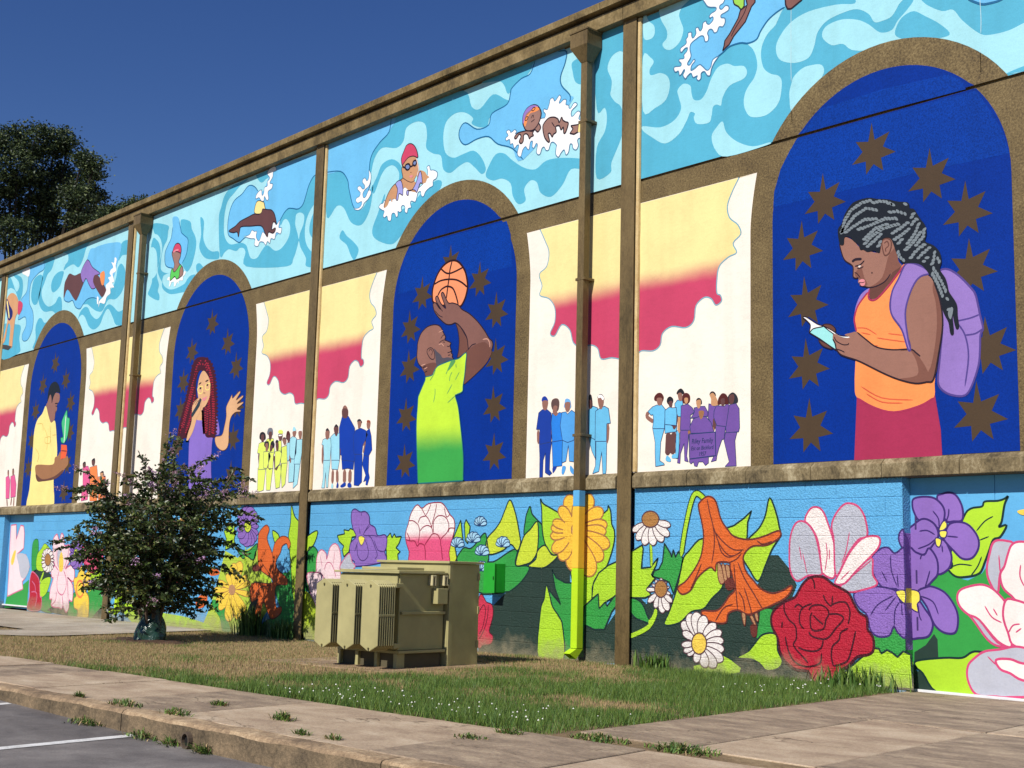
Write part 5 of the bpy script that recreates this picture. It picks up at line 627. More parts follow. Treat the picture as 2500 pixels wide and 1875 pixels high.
painted_singer~wall_bay_2~painted singer with long red locks holding a microphone~65~0~f10,pul:-15553 3954 223 -69 209 20 410 48 154 -156 61 -234 -232 -45 -18 -424 35 -289 63 -381 -359 -15 -495 13 -161 978 101 344|f10,s9:-15475 4193 271 -39 83 -249 -172 -26 -168 59|f10,hrr:-15592 5127 178 13 217 -33 208 -118 137 -188 98 -252 83 -351 32 -276 5 -384 -161 -24 -231 48 -120 328 -51 212 143 266 -39 317 -251 182 -136 -57 -51 -225 57 -251 -21 -209 -132 -289 -239 -266 -297 18 44 282 167 361 130 417 95 347|b10,hrr:-15610 5114 37 17 51 -11 20 -23 -37 -18 -51 12|b10,hrr:-15700 5063 51 13 67 -15 25 -25 -50 -14 -68 16|b10,hrr:-15770 4998 39 21 67 -9 33 -22 -38 -21 -67 8|b10,hrr:-15779 4924 28 23 56 -6 31 -22 -28 -22 -55 5|b10,hrr:-15808 4851 32 24 64 -4 37 -22 -31 -23 -65 4|b10,hrr:-15810 4775 13 26 49 0 35 -19 -12 -26 -49 0|b10,hrr:-15847 4703 24 27 65 0 42 -19 -24 -26 -65 -1|b10,hrr:-15858 4627 10 29 56 5 44 -16 -10 -28 -55 -6|b10,hrr:-15888 4567 31 22 61 -4 33 -22 -30 -22 -61 4|b10,hrr:-15896 4480 0 30 51 11 47 -13 0 -30 -51 -11|b10,hrr:-15928 4411 11 30 59 8 47 -15 -11 -30 -59 -8|b10,hrr:-15946 4349 19 25 54 -1 36 -19 -19 -25 -54 0|b10,hrr:-15977 4281 31 23 62 -4 33 -21 -31 -23 -61 4|b10,hrr:-15999 4200 15 29 61 5 45 -15 -15 -29 -60 -6|b10,hrr:-16033 4140 36 23 67 -5 36 -21 -35 -23 -68 5|b10,hrr:-16053 4069 33 22 62 -4 34 -21 -32 -23 -62 4|b10,hrr:-16075 3994 25 25 61 -1 37 -19 -25 -25 -60 0|b10,hrr:-16106 3919 24 27 67 3 44 -17 -24 -27 -67 -4|b10,hrr:-16109 3847 6 27 47 4 39 -16 -6 -27 -46 -5|b10,hrr:-16146 3780 24 26 58 -1 37 -19 -24 -26 -59 1|b10,hrr:-16170 3706 19 27 59 2 41 -17 -19 -27 -59 -3|b10,hrr:-16181 3630 3 29 48 6 42 -15 -3 -28 -48 -7|b10,hrr:-15139 5043 -49 25 2 30 39 10 49 -26 -2 -30|b10,hrr:-15064 4986 -25 31 31 22 47 -4 25 -31 -31 -21|b10,hrr:-14975 4915 -26 32 29 25 47 0 27 -32 -29 -25|b10,hrr:-14935 4855 -6 30 44 11 45 -11 6 -30 -44 -11|b10,hrr:-14857 4769 -31 30 24 25 46 1 31 -30 -24 -25|b10,hrr:-14854 4711 2 30 49 9 44 -14 -2 -29 -49 -9|b10,hrr:-14814 4628 -18 31 35 19 47 -5 19 -31 -36 -19|b10,hrr:-14787 4557 -20 30 34 17 46 -6 19 -29 -33 -18|b10,hrr:-14768 4488 -13 29 37 14 45 -9 13 -29 -37 -14|b10,hrr:-14775 4426 17 27 56 3 40 -17 -16 -27 -56 -3|b10,hrr:-14749 4353 8 27 48 4 37 -17 -8 -26 -47 -4|b10,hrr:-14731 4273 -2 30 45 12 45 -12 3 -29 -46 -12|b10,hrr:-14703 4198 -17 29 35 15 45 -7 17 -28 -35 -16|b10,hrr:-14716 4141 22 25 58 1 37 -18 -22 -25 -58 -1|b10,hrr:-14698 4068 13 26 49 2 35 -17 -13 -26 -48 -2|b10,hrr:-14696 3993 13 28 55 6 42 -15 -13 -27 -55 -7|b10,hrr:-14681 3923 9 27 49 5 39 -15 -9 -27 -49 -5|b10,hrr:-14661 3848 -10 28 37 9 41 -11 9 -27 -36 -10|b10,hrr:-14690 3786 25 26 61 1 39 -17 -25 -26 -61 -1|b10,hrr:-14675 3706 1 29 49 12 45 -11 -1 -29 -49 -12|b10,hrr:-14676 3638 5 29 49 9 42 -12 -4 -29 -49 -9|b10,hrr:-14678 3576 16 26 50 1 34 -17 -16 -25 -49 -2|b10,hrr:-15043 3631 -1 -28 -44 -8 -41 13 0 28 44 8|b10,hrr:-15054 3652 5 -28 -39 -8 -41 12 -6 28 39 8|b10,hrr:-15061 3677 11 -29 -39 -13 -44 9 -12 29 39 13|b10,hrr:-15057 3688 -9 -26 -46 -4 -36 17 8 26 47 3|b10,hrr:-15066 3711 -3 -27 -44 -6 -38 15 3 27 44 6|b10,hrr:-15067 3728 -11 -25 -48 -3 -35 17 12 26 47 3|b10,hrr:-15089 3761 18 -28 -34 -14 -45 7 -18 28 34 15|b10,hrr:-15069 3772 -16 -27 -56 -4 -40 16 16 27 56 4|b10,hrr:-15078 3793 -12 -27 -53 -5 -40 16 13 28 52 4|b10,hrr:-15103 3824 16 -28 -36 -16 -46 8 -16 28 36 16|b10,hrr:-15090 3844 -2 -31 -53 -14 -48 10 2 31 53 14|b10,hrr:-15114 3865 15 -29 -36 -14 -45 9 -15 28 36 14|b10,hrr:-15106 3875 -8 -26 -46 -4 -37 17 8 26 46 4|b10,hrr:-15105 3894 -15 -26 -50 -1 -36 17 14 26 51 2|b10,hrr:-15110 3923 -5 -29 -51 -10 -44 13 4 29 52 10|b10,hrr:-15119 3936 -10 -26 -45 -2 -36 17 10 26 46 3|b10,hrr:-15122 3958 -9 -26 -47 -4 -37 17 9 27 47 3|b10,hrr:-15131 3981 -3 -27 -43 -5 -38 16 3 27 43 4|b10,hrr:-15132 4001 -6 -27 -46 -4 -39 16 6 27 47 4|b10,hrr:-15149 4029 14 -28 -35 -11 -44 10 -14 28 35 11|b10,hrr:-15146 4050 7 -29 -42 -11 -44 10 -8 29 42 12|b10,hrr:-15133 4061 -19 -26 -57 -2 -38 18 19 26 56 2|b10,hrr:-15533 4302 9 30 59 10 47 -14 -9 -30 -59 -9|b10,hrr:-15519 4265 -6 29 43 9 44 -12 6 -29 -43 -9|b10,hrr:-15549 4240 31 24 66 -2 38 -20 -31 -24 -66 2|b10,hrr:-15549 4197 22 27 64 4 43 -17 -22 -28 -63 -3|b10,hrr:-15535 4148 -4 32 50 15 50 -10 3 -31 -50 -15|b10,hrr:-15549 4124 19 26 58 3 40 -17 -18 -27 -58 -3|b10,hrr:-15549 4095 25 22 49 -4 27 -21 -25 -23 -49 5|b10,hrr:-15559 4050 4 27 46 5 39 -15 -4 -28 -46 -5|b10,hrr:-15588 4018 19 27 57 1 38 -18 -18 -26 -57 -2|b10,hrr:-15601 3985 19 25 54 1 35 -19 -18 -25 -54 -1|b10,hrr:-15629 3953 32 24 64 -3 36 -20 -31 -24 -65 3|b10,hrr:-15628 3918 22 24 48 -3 28 -21 -21 -23 -48 3|b10,hrr:-15641 3874 4 28 47 6 41 -15 -4 -28 -46 -6|b10,hrr:-15665 3839 11 28 54 6 43 -15 -11 -28 -54 -7|b10,hrr:-15686 3806 17 28 57 3 41 -16 -17 -28 -57 -3|b10,hrr:-15710 3778 20 25 54 0 36 -19 -20 -25 -54 0|b10,hrr:-15752 3752 40 21 67 -7 33 -21 -40 -21 -67 6|b10,hrr:-15761 3709 15 27 52 3 38 -18 -14 -26 -53 -3|b10,hrr:-15789 3689 37 19 52 -10 19 -22 -37 -18 -52 9|b10,hrr:-15809 3642 7 27 48 5 40 -16 -7 -27 -48 -5|b10,hrr:-15854 3622 40 20 63 -8 29 -22 -41 -20 -63 8|b10,hrr:-15876 3591 41 18 57 -9 24 -23 -41 -18 -58 9|b10,bdr:-15725 4521 13 13 33 1 21 -8 -12 -13 -33 -1|b10,bdr:-15749 4487 26 7 36 -8 13 -12 -26 -6 -36 8|b10,bdr:-15768 4436 16 12 35 0 21 -9 -16 -12 -34 0|b10,bdr:-15790 4397 22 9 36 -4 17 -11 -22 -9 -36 4|b10,bdr:-15807 4353 20 9 32 -3 16 -11 -19 -9 -33 3|b10,bdr:-15833 4303 16 13 39 3 25 -8 -16 -13 -39 -3|b10,bdr:-15852 4270 27 6 36 -7 14 -12 -27 -6 -36 7|b10,bdr:-15869 4218 15 12 33 1 21 -8 -14 -13 -33 -1|b10,bdr:-15900 4181 29 8 43 -6 19 -11 -29 -8 -43 6|b10,bdr:-15922 4136 28 9 45 -5 20 -10 -27 -9 -45 4|b10,bdr:-15930 4092 21 9 34 -4 15 -11 -21 -9 -34 5|b10,bdr:-15956 4050 27 8 39 -6 17 -11 -27 -8 -39 6|b10,bdr:-15977 4006 28 8 40 -6 18 -11 -27 -8 -41 6|b10,bdr:-15989 3953 13 14 35 2 23 -7 -13 -13 -35 -3|b10,bdr:-16007 3920 25 6 32 -7 11 -11 -25 -7 -33 7|b10,bdr:-16025 3866 11 13 32 2 21 -7 -11 -14 -32 -2|b10,bdr:-16050 3825 19 11 36 0 21 -10 -19 -11 -37 1|b10,bdr:-16073 3781 21 12 40 -2 21 -9 -21 -11 -40 1|b10,bdr:-16088 3735 16 13 35 1 21 -9 -15 -12 -35 -1|b10,bdr:-16112 3699 27 7 39 -6 15 -11 -27 -8 -39 6|b10,bdr:-15666 4564 34 2 41 -12 13 -12 -34 -3 -41 12|b10,bdr:-15677 4508 17 11 35 -1 20 -9 -17 -12 -35 1|b10,bdr:-15700 4467 24 9 38 -5 18 -11 -25 -8 -38 4|b10,bdr:-15723 4420 24 11 42 -3 21 -10 -23 -10 -42 2|b10,bdr:-15736 4373 17 12 36 0 22 -9 -17 -12 -36 0|b10,bdr:-15759 4327 18 13 41 1 24 -8 -18 -13 -41 -2|b10,bdr:-15783 4290 29 8 45 -7 19 -11 -30 -7 -44 6|b10,bdr:-15796 4238 18 12 39 1 23 -8 -18 -13 -39 -1|b10,bdr:-15809 4199 22 9 31 -5 14 -11 -21 -8 -32 5|b10,bdr:-15840 4160 33 4 41 -9 15 -12 -32 -5 -42 9|b10,bdr:-15858 4102 19 14 41 2 25 -8 -18 -13 -42 -2|b10,bdr:-15876 4069 30 6 38 -9 14 -12 -30 -5 -38 8|b10,bdr:-15891 4020 22 9 35 -5 15 -10 -22 -9 -35 4|b10,bdr:-15911 3968 14 14 35 2 23 -8 -14 -13 -35 -2|b10,bdr:-15930 3935 27 5 33 -8 10 -12 -27 -5 -33 8|b10,bdr:-15951 3885 21 9 35 -3 17 -10 -22 -10 -35 3|b10,bdr:-15981 3844 31 7 44 -8 17 -11 -31 -7 -44 7|b10,bdr:-15991 3800 28 6 34 -9 10 -12 -28 -5 -33 9|b10,bdr:-15592 4388 15 11 30 -1 18 -10 -15 -11 -31 2|b10,bdr:-15614 4345 24 9 42 -3 21 -10 -25 -10 -41 3|b10,bdr:-15614 4303 24 7 31 -7 11 -11 -23 -7 -31 6|b10,bdr:-15623 4252 16 11 31 -2 18 -9 -16 -11 -32 1|b10,bdr:-15645 4206 23 11 43 -1 22 -10 -23 -11 -42 2|b10,bdr:-15652 4158 19 13 40 1 24 -9 -19 -12 -41 -1|b10,bdr:-15664 4124 32 4 40 -9 14 -12 -31 -5 -41 10|b10,bdr:-15681 4070 21 11 42 0 23 -8 -21 -12 -42 0|b10,bdr:-15704 4038 35 3 41 -11 13 -13 -34 -3 -42 12|b10,bdr:-15710 3981 10 12 29 2 20 -7 -10 -13 -29 -2|b10,bdr:-15740 3940 20 11 37 -1 20 -9 -20 -11 -37 1|b10,bdr:-15756 3898 18 10 33 -3 15 -10 -18 -10 -32 3|b10,bdr:-15786 3858 28 8 39 -7 16 -11 -27 -7 -40 6|b10,bdr:-15805 3814 26 8 38 -6 15 -11 -26 -8 -38 6|b10,bdr:-15829 3770 27 8 40 -5 17 -11 -26 -8 -40 5|b10,bdr:-15844 3718 15 13 35 2 22 -7 -15 -13 -35 -2|b10,bdr:-15861 3676 13 12 31 1 20 -8 -13 -13 -32 0|b10,bdr:-15579 4218 26 6 34 -8 12 -11 -26 -6 -34 7|b10,bdr:-15598 4168 19 11 34 -2 18 -10 -18 -10 -34 2|b10,bdr:-15616 4128 22 8 32 -5 14 -11 -22 -8 -32 5|b10,bdr:-15635 4085 22 7 32 -5 13 -11 -22 -8 -32 6|b10,bdr:-15654 4045 27 4 31 -9 8 -11 -27 -5 -31 9|b10,bdr:-15680 4000 28 6 37 -8 14 -12 -28 -6 -37 8|b10,bdr:-15696 3951 20 10 35 -3 17 -10 -20 -10 -35 3|b10,bdr:-15722 3906 23 11 41 -2 20 -10 -22 -11 -41 2|b10,bdr:-15739 3865 24 8 38 -4 17 -10 -24 -9 -38 4|b10,bdr:-15758 3816 19 12 38 0 22 -9 -19 -11 -38 -1|b10,bdr:-15773 3771 16 12 36 2 21 -9 -15 -12 -36 -1|b10,bdr:-15794 3734 26 7 38 -5 16 -11 -26 -8 -38 6|b10,bdr:-15812 3688 25 9 38 -5 17 -10 -25 -9 -38 5|b10,bdr:-15833 3638 20 12 43 2 24 -8 -21 -13 -42 -1|b10,bdr:-15580 4872 30 5 39 -9 15 -12 -29 -5 -40 9|b10,bdr:-15599 4832 30 2 34 -11 8 -13 -30 -2 -34 12|b10,bdr:-15625 4781 20 9 35 -3 18 -10 -20 -10 -35 3|b10,bdr:-15650 4738 20 9 34 -3 18 -10 -19 -10 -35 3|b10,bdr:-15674 4695 19 9 33 -3 18 -10 -19 -10 -34 3|b10,bdr:-15701 4654 23 8 34 -5 16 -11 -23 -8 -34 5|b10,bdr:-15726 4607 22 10 39 -2 21 -10 -22 -11 -40 3|b10,bdr:-15747 4561 23 11 42 -1 22 -10 -22 -11 -42 2|b10,bdr:-15758 4523 27 6 34 -8 12 -11 -26 -6 -35 8|b10,bdr:-15774 4479 26 5 32 -8 11 -11 -26 -6 -32 8|b10,bdr:-15800 4423 18 13 42 3 25 -8 -18 -14 -42 -2|b10,bdr:-15805 4379 9 13 29 2 21 -8 -9 -13 -29 -2|b10,bdr:-15424 5077 29 0 24 -13 1 -11 -29 0 -24 13|b10,bdr:-15486 5044 32 0 33 -13 8 -13 -32 0 -34 13|b10,bdr:-15538 5003 24 7 34 -7 13 -12 -24 -7 -34 7|b10,bdr:-15579 4968 29 4 34 -11 10 -12 -29 -3 -34 10|b10,bdr:-15596 4912 17 12 36 -1 21 -9 -17 -12 -36 1|b10,bdr:-15612 4873 25 7 34 -7 14 -12 -25 -7 -34 8|b10,bdr:-15631 4818 16 13 38 2 25 -8 -16 -13 -39 -2|b10,bdr:-15639 4773 11 13 30 1 20 -9 -10 -12 -30 -2|b10,bdr:-15224 5024 -7 19 21 15 26 1 6 -19 -21 -15|b10,bdr:-15190 4981 4 16 30 9 25 -4 -3 -17 -30 -8|b10,bdr:-15151 4932 9 16 35 7 26 -5 -9 -16 -35 -7|b10,bdr:-15096 4881 -1 16 25 8 24 -4 1 -15 -25 -9|b10,bdr:-15055 4837 6 13 27 3 20 -7 -5 -14 -27 -2|b10,bdr:-15041 4784 11 15 34 5 25 -7 -11 -14 -35 -5|b10,bdr:-15022 4737 14 13 34 1 22 -8 -14 -12 -34 -2|b10,bdr:-15005 4692 21 10 35 -4 17 -10 -20 -10 -35 4|b10,bdr:-14984 4639 16 11 34 0 20 -10 -17 -11 -33 1|b10,bdr:-14956 4580 1 15 27 8 23 -4 -1 -15 -26 -8|b10,bdr:-15118 4969 -2 14 22 8 22 -5 3 -15 -22 -7|b10,bdr:-15087 4920 0 15 24 7 23 -5 0 -15 -24 -7|b10,bdr:-15064 4871 8 16 33 6 25 -6 -8 -15 -33 -6|b10,bdr:-15038 4827 17 13 38 2 24 -8 -16 -13 -39 -2|b10,bdr:-14995 4772 4 16 29 8 25 -4 -4 -16 -29 -8|b10,bdr:-14968 4732 15 12 34 0 20 -9 -15 -12 -34 0|b10,bdr:-14933 4686 16 10 31 -2 17 -10 -16 -10 -31 2|b10,bdr:-14931 4641 25 8 41 -5 19 -11 -26 -8 -41 5|b10,bdr:-14919 4593 26 8 40 -6 18 -11 -26 -8 -40 6|b10,bdr:-14901 4541 18 10 35 -1 19 -10 -18 -10 -35 1|b10,bdr:-14895 4493 22 11 40 -2 21 -10 -21 -10 -40 1|b10,bdr:-14878 4443 16 12 36 0 22 -8 -17 -12 -36 -1|b10,bdr:-14864 4400 21 8 33 -4 15 -10 -21 -9 -33 4|b10,bdr:-14845 4344 7 14 27 3 20 -7 -6 -14 -27 -3|b10,bdr:-14845 4304 23 9 37 -4 18 -10 -23 -9 -37 3|b10,bdr:-15034 4670 16 11 33 -1 18 -9 -16 -11 -32 1|b10,bdr:-15019 4616 6 15 31 5 23 -6 -6 -14 -31 -6|b10,bdr:-15014 4579 21 9 34 -4 17 -11 -21 -9 -34 4|b10,bdr:-15000 4525 12 13 32 2 22 -7 -12 -13 -32 -3|b10,bdr:-14988 4483 18 10 31 -3 16 -10 -18 -10 -32 3|b10,bdr:-14976 4436 18 10 30 -3 14 -11 -17 -9 -30 3|b10,bdr:-14977 4391 25 8 39 -4 18 -11 -24 -8 -40 4|b10,bdr:-14984 4343 21 11 39 -2 20 -10 -21 -10 -39 2|b10,bdr:-14983 4296 12 12 30 0 19 -8 -12 -12 -30 -1|b10,bdr:-14994 4252 15 11 32 0 19 -9 -15 -11 -32 0|b10,bdr:-15008 4212 25 8 36 -5 17 -11 -25 -8 -36 5|b10,bdr:-15021 4167 27 8 42 -5 19 -10 -27 -9 -42 5|b10,bdr:-15027 4123 27 7 39 -6 17 -11 -27 -7 -40 6|b10,bdr:-15037 4082 31 4 41 -9 14 -12 -31 -5 -41 10|b10,bdr:-15033 4030 21 9 34 -3 16 -10 -20 -10 -34 4|b10,bdr:-15035 3980 19 12 39 0 21 -9 -19 -11 -38 0|b10,bdr:-15037 3939 26 8 41 -4 19 -10 -26 -9 -41 4|b10,bdr:-15032 3892 24 9 38 -3 18 -10 -23 -10 -38 4|b10,bdr:-15025 3838 12 14 35 4 23 -7 -13 -14 -34 -3|b10,bdr:-15023 3791 11 14 34 5 24 -6 -11 -14 -34 -5|b10,bdr:-15013 3746 6 14 26 3 21 -6 -6 -13 -27 -4|b10,bdr:-15028 3711 29 7 40 -7 16 -11 -28 -6 -40 6|b10,bdr:-15012 3656 9 13 29 2 19 -7 -9 -13 -28 -2|b10,bdr:-14912 4453 24 9 39 -4 19 -10 -23 -9 -39 3|b10,bdr:-14895 4395 9 15 34 6 24 -5 -8 -15 -34 -7|b10,bdr:-14890 4358 22 9 37 -3 17 -11 -22 -9 -36 4|b10,bdr:-14869 4304 6 13 27 3 20 -6 -6 -14 -27 -3|b10,bdr:-14861 4253 4 15 28 7 23 -5 -3 -15 -29 -7|b10,bdr:-14862 4215 20 10 37 -2 19 -9 -20 -10 -37 2|b10,bdr:-14849 4160 10 15 35 6 24 -6 -10 -15 -35 -6|b10,bdr:-14835 4111 5 16 30 7 24 -4 -5 -15 -30 -8|b10,bdr:-14821 4068 4 13 25 5 21 -6 -4 -14 -25 -4|b10,bdr:-14824 4020 12 15 36 5 23 -6 -12 -15 -35 -5|b10,bdr:-14813 3976 7 13 27 3 20 -7 -7 -13 -27 -3|b10,bdr:-14818 3933 15 12 33 0 19 -9 -15 -11 -32 -1|b10,bdr:-14820 3888 19 11 36 -1 20 -9 -19 -11 -36 1|b10,bdr:-14823 3844 25 9 40 -2 20 -10 -24 -10 -41 3|b10,bdr:-14814 3792 14 13 35 3 22 -7 -14 -14 -35 -2|b10,bdr:-14805 3744 7 14 28 4 22 -5 -7 -14 -28 -5|b10,bdr:-14809 3696 10 15 34 6 25 -4 -10 -15 -34 -7|b10,bdr:-14809 3654 15 13 36 3 22 -7 -15 -13 -36 -3|b10,bdr:-14806 3615 23 9 33 -5 15 -10 -23 -8 -34 4|b10,bdr:-15012 4263 4 14 28 6 22 -6 -4 -14 -28 -6|b10,bdr:-15003 4220 12 13 32 2 21 -7 -11 -13 -33 -3|b10,bdr:-14986 4166 5 16 31 10 25 -4 -5 -16 -31 -9|b10,bdr:-14981 4128 19 12 39 1 23 -8 -19 -12 -40 -1|b10,bdr:-14966 4085 22 10 38 -2 20 -10 -22 -10 -39 3|b10,bdr:-14951 4039 21 10 38 -2 20 -10 -21 -10 -39 2|b10,bdr:-14934 3986 14 14 36 4 24 -6 -14 -14 -36 -4|b10,bdr:-14914 3948 18 9 31 -3 15 -10 -19 -10 -31 4|b10,bdr:-14907 3894 6 14 28 4 22 -6 -7 -14 -28 -4|b10,bdr:-14918 3852 19 13 39 1 22 -9 -19 -12 -39 -1|b10,bdr:-14917 3808 20 12 40 0 21 -9 -20 -11 -40 0|b10,bdr:-14911 3761 15 12 35 3 21 -8 -14 -13 -35 -2|b10,bdr:-14909 3714 13 13 34 4 23 -6 -13 -14 -34 -4|b10,bdr:-14900 3670 8 13 27 2 20 -7 -8 -13 -28 -2|b10,bdr:-14907 3625 15 13 35 2 21 -8 -15 -12 -35 -2|b10,bdr:-14905 3587 23 8 32 -4 14 -11 -22 -8 -33 5|b10,bdr:-15120 4109 29 7 40 -7 16 -12 -29 -6 -40 7|b10,bdr:-15115 4050 13 14 35 5 25 -6 -13 -15 -35 -4|b10,bdr:-15124 4015 30 7 42 -8 16 -11 -29 -6 -42 7|b10,bdr:-15117 3964 21 9 35 -3 17 -10 -21 -9 -35 3|b10,bdr:-15121 3914 20 11 38 -1 20 -9 -20 -11 -37 1|b10,bdr:-15110 3866 14 11 31 1 19 -9 -14 -11 -31 -1|b10,bdr:-15105 3822 23 9 37 -3 17 -10 -22 -10 -37 4|b10,bdr:-15081 3763 3 15 27 7 23 -4 -3 -15 -27 -8|b10,bdr:-15071 3714 4 16 29 7 23 -4 -3 -15 -29 -8|b10,bdr:-15060 3667 5 15 29 8 24 -5 -5 -15 -29 -8|b10,bdr:-15055 3621 12 14 35 6 24 -5 -11 -15 -35 -6|b10,bdr:-14812 4253 18 10 32 -3 16 -9 -18 -10 -32 3|b10,bdr:-14809 4207 22 9 36 -4 18 -10 -22 -9 -37 3|b10,bdr:-14801 4150 13 14 37 5 24 -6 -13 -14 -36 -5|b10,bdr:-14783 4100 3 15 27 7 23 -4 -2 -15 -27 -7|b10,bdr:-14780 4061 14 11 31 -1 18 -8 -14 -12 -31 1|b10,bdr:-14781 4011 18 12 39 2 23 -8 -18 -12 -39 -2|b10,bdr:-14769 3961 13 14 35 4 23 -7 -13 -14 -35 -3|b10,bdr:-14762 3911 11 15 36 7 25 -5 -11 -15 -36 -7|b10,bdr:-14751 3875 21 9 31 -5 13 -11 -21 -8 -31 5|b10,bdr:-14751 3827 21 9 33 -3 16 -10 -21 -9 -33 3|b10,bdr:-14743 3771 5 14 27 6 22 -5 -5 -15 -27 -5|b10,bdr:-14752 3734 21 9 35 -3 16 -10 -21 -9 -35 3|b10,bdr:-14747 3684 15 11 30 0 17 -9 -14 -11 -31 0|b10,bdr:-14746 3633 9 13 30 5 22 -7 -9 -13 -31 -5|b10,bdr:-14756 3590 20 12 39 0 21 -8 -20 -12 -39 0|b10,bdr:-15398 4980 -29 10 -10 18 12 8 29 -10 10 -18|b10,bdr:-15299 4966 -22 16 2 19 19 5 22 -15 -2 -19|b10,bdr:-15242 4959 14 14 37 3 24 -7 -14 -14 -37 -3|b10,bdr:-15186 4900 3 15 27 6 23 -5 -3 -15 -27 -6|b10,bdr:-15136 4839 -4 17 23 12 25 -2 4 -17 -23 -12|f10,s9:-15234 4849 193 -141 81 -147 15 -209 -71 -132 -129 -94 -147 47 -135 221 -19 212 77 186|l130,dk:-15416 4595 104 29|l130,dk:-15153 4628 120 18|l320,yl:-15448 4518 146 31 57 -31 -23 -103 -126 11|l320,yl:-15142 4543 135 40 45 -22 -13 -94 -122 -6|f10,dk:-15370 4529 63 3 -2 -35 -50 -1|f10,dk:-15098 4565 58 7 1 -35 -49 1|f10,lip:-15235 4307 104 9 86 19 -62 -73 -86 -10|l114,s1d:-15212 4410 89 -8|o114,s9/s1d:-14634 3507 250 27 81 172 46 182 -20 170 117 142 74 78 24 -69 125 57 124 56 20 -35 -133 -123 220 65 20 -35 -199 -100 208 16 4 -33 -201 -84 134 -35 -14 -27 -178 0 -154 -89 -44 -198 3 -318 -188 -90 -247 98|f10,s9:-15614 4198 166 109 142 6 47 -91 -48 -188 -94 -97 -113 -237 -160 -165 -103 -46 51 172 116 221|f00,mic:-15662 4008 228 193 109 122 66 -40 -63 -126 -261 -198|l114,s1d:-15613 4198 100 62 85 37|l114,s1d:-15504 4189 98 80 92 -25
painted_gardener~wall_bay_3~painted man in yellow shirt holding a potted plant~65~0~f10,s8:-22920 4767 63 78 97 159 174 26 253 -1 160 -55 12 -144 -117 -93 19 -104 -82 -97 -23 -141 -185 -90 -231 140|f10,yel:-22945 4769 -174 -175 -286 -147 -128 -285 9 -441 -1 -522 -22 -416 -11 -465 1465 1 -45 623 89 580 -106 430 -109 313 -96 109 -194 -38 -190 189|f10,hr:-22861 4866 4 250 124 156 247 40 220 -104 112 -194 -231 30 -133 -102 -75 -139 -54 149 -90 70|l130,dk:-22410 4778 176 -4|l120,dk:-22374 4724 131 -31|l120,s1d:-22364 4538 39 59|f10,s10:-23285 3334 203 32 823 -36 95 157 167 32 131 94 83 -185 327 64 82 -182 -172 -112 -173 -112 -374 -106 -701 -26 -315 22 -147 212|f10,s1d:-23221 3145 417 -139 650 37 514 139 -79 -96 -373 -106 -702 -26 -314 22|f00,pot:-21857 3777 317 -32 49 -132 -54 -156 -287 -26 -13 201|l120,dk:-21829 3631 330 -27|o120,plg/gd2:-21675 4567 55 -165 130 -50 -5 -240 -60 -196 -150 -111 -152 29 -43 103 120 13 -84 186 -55 166 77 116|l130,wh:-21701 4448 -8 -221 17 -222 -12 -200|l114,yd:-22942 4248 257 -264 9 -308|l114,yd:-22586 4266 147 -501|l114,yd:-22840 3994 306 2 3 -144 -258 15 -51 127|l114,yd:-22413 4029 226 -4|l114,yd:-23380 4361 319 -21 85 -172|l114,yd:-23368 3775 246 -179 -73 -163
caulk_seam~wall_bay_0~~52~0~l17,cs:-1358 7972 -5 -254 -3 -149 1 -159
caulk_seam~wall_bay_0~~52~0~l17,cs:-1365 7375 -4 -226 4 -228
caulk_seam~wall_bay_0~~52~0~l17,cs:-1370 6628 5 -140 11 -89
caulk_seam~wall_bay_0~~52~0~l17,cs:1022 7179 2 -74 4 -156 -7 -161
caulk_seam~wall_bay_0~~52~0~l17,cs:1010 6629 0 -146 0 -137
painted_person~wall_bay_0~painted person in light blue with hand on hip~60~0~o08,bp/pl:-3502 2945 197 -13 -58 -168 -14 -233 68 -35 9 -20 -94 -9 -52 -4 -10 163 -2 143|l150,s8:-3577 3158 -21 -58 115 -74|o09,bp/pl:-3438 3236 -69 -17 -78 -54 53 -50 35 4 10 -73 -16 -104 199 -13 6 143 8 97 -61 64|f10,hb:-3477 3302 3 46 52 38 61 -5 39 -46 -4 -39 -25 -24 -87 14|f10,s8:-3430 3324 78 -6 10 -47 -26 -44 -43 7 -22 45
painted_person~wall_bay_0~painted tall person in light blue at the back of the purple group~60~0~o08,bp/pl:-3113 2891 54 -4 -6 -275 -7 -70 -51 9 7 121|o09,bp/pl:-3138 3229 42 42 93 -14 -15 -205 -76 18 -34 80|f10,hk:-3109 3350 21 43 50 19 42 -33 9 -33 -59 -8|f10,s8:-3088 3348 42 12 30 -31 -4 -65 -33 -10 -26 35
painted_person~wall_bay_0~painted person in light blue shorts with folded arms~60~0~o08,bp/pl:-3297 2987 196 -26 -4 -84 -89 0 -102 -7|l150,s5:-3260 3108 14 -72 111 -86|l150,s5:-3102 3097 -24 -134 -34 -43|o09,bp/pl:-3298 3157 51 28 34 11 34 -16 68 1 9 -85 -7 -141 -187 26|f10,hk:-3269 3265 12 45 43 16 47 -30 -4 -52 -68 -14|f10,s5:-3231 3262 51 3 1 -53 -25 -30 -35 42|l185,s5:-3235 2873 -7 -129 -7 -148|l185,s5:-3142 2873 -24 -134 2 -135|f10,bp:-3257 2590 60 -42 -8 -38 -73 23|f10,bp:-3172 2592 84 15 0 -51 -84 -3
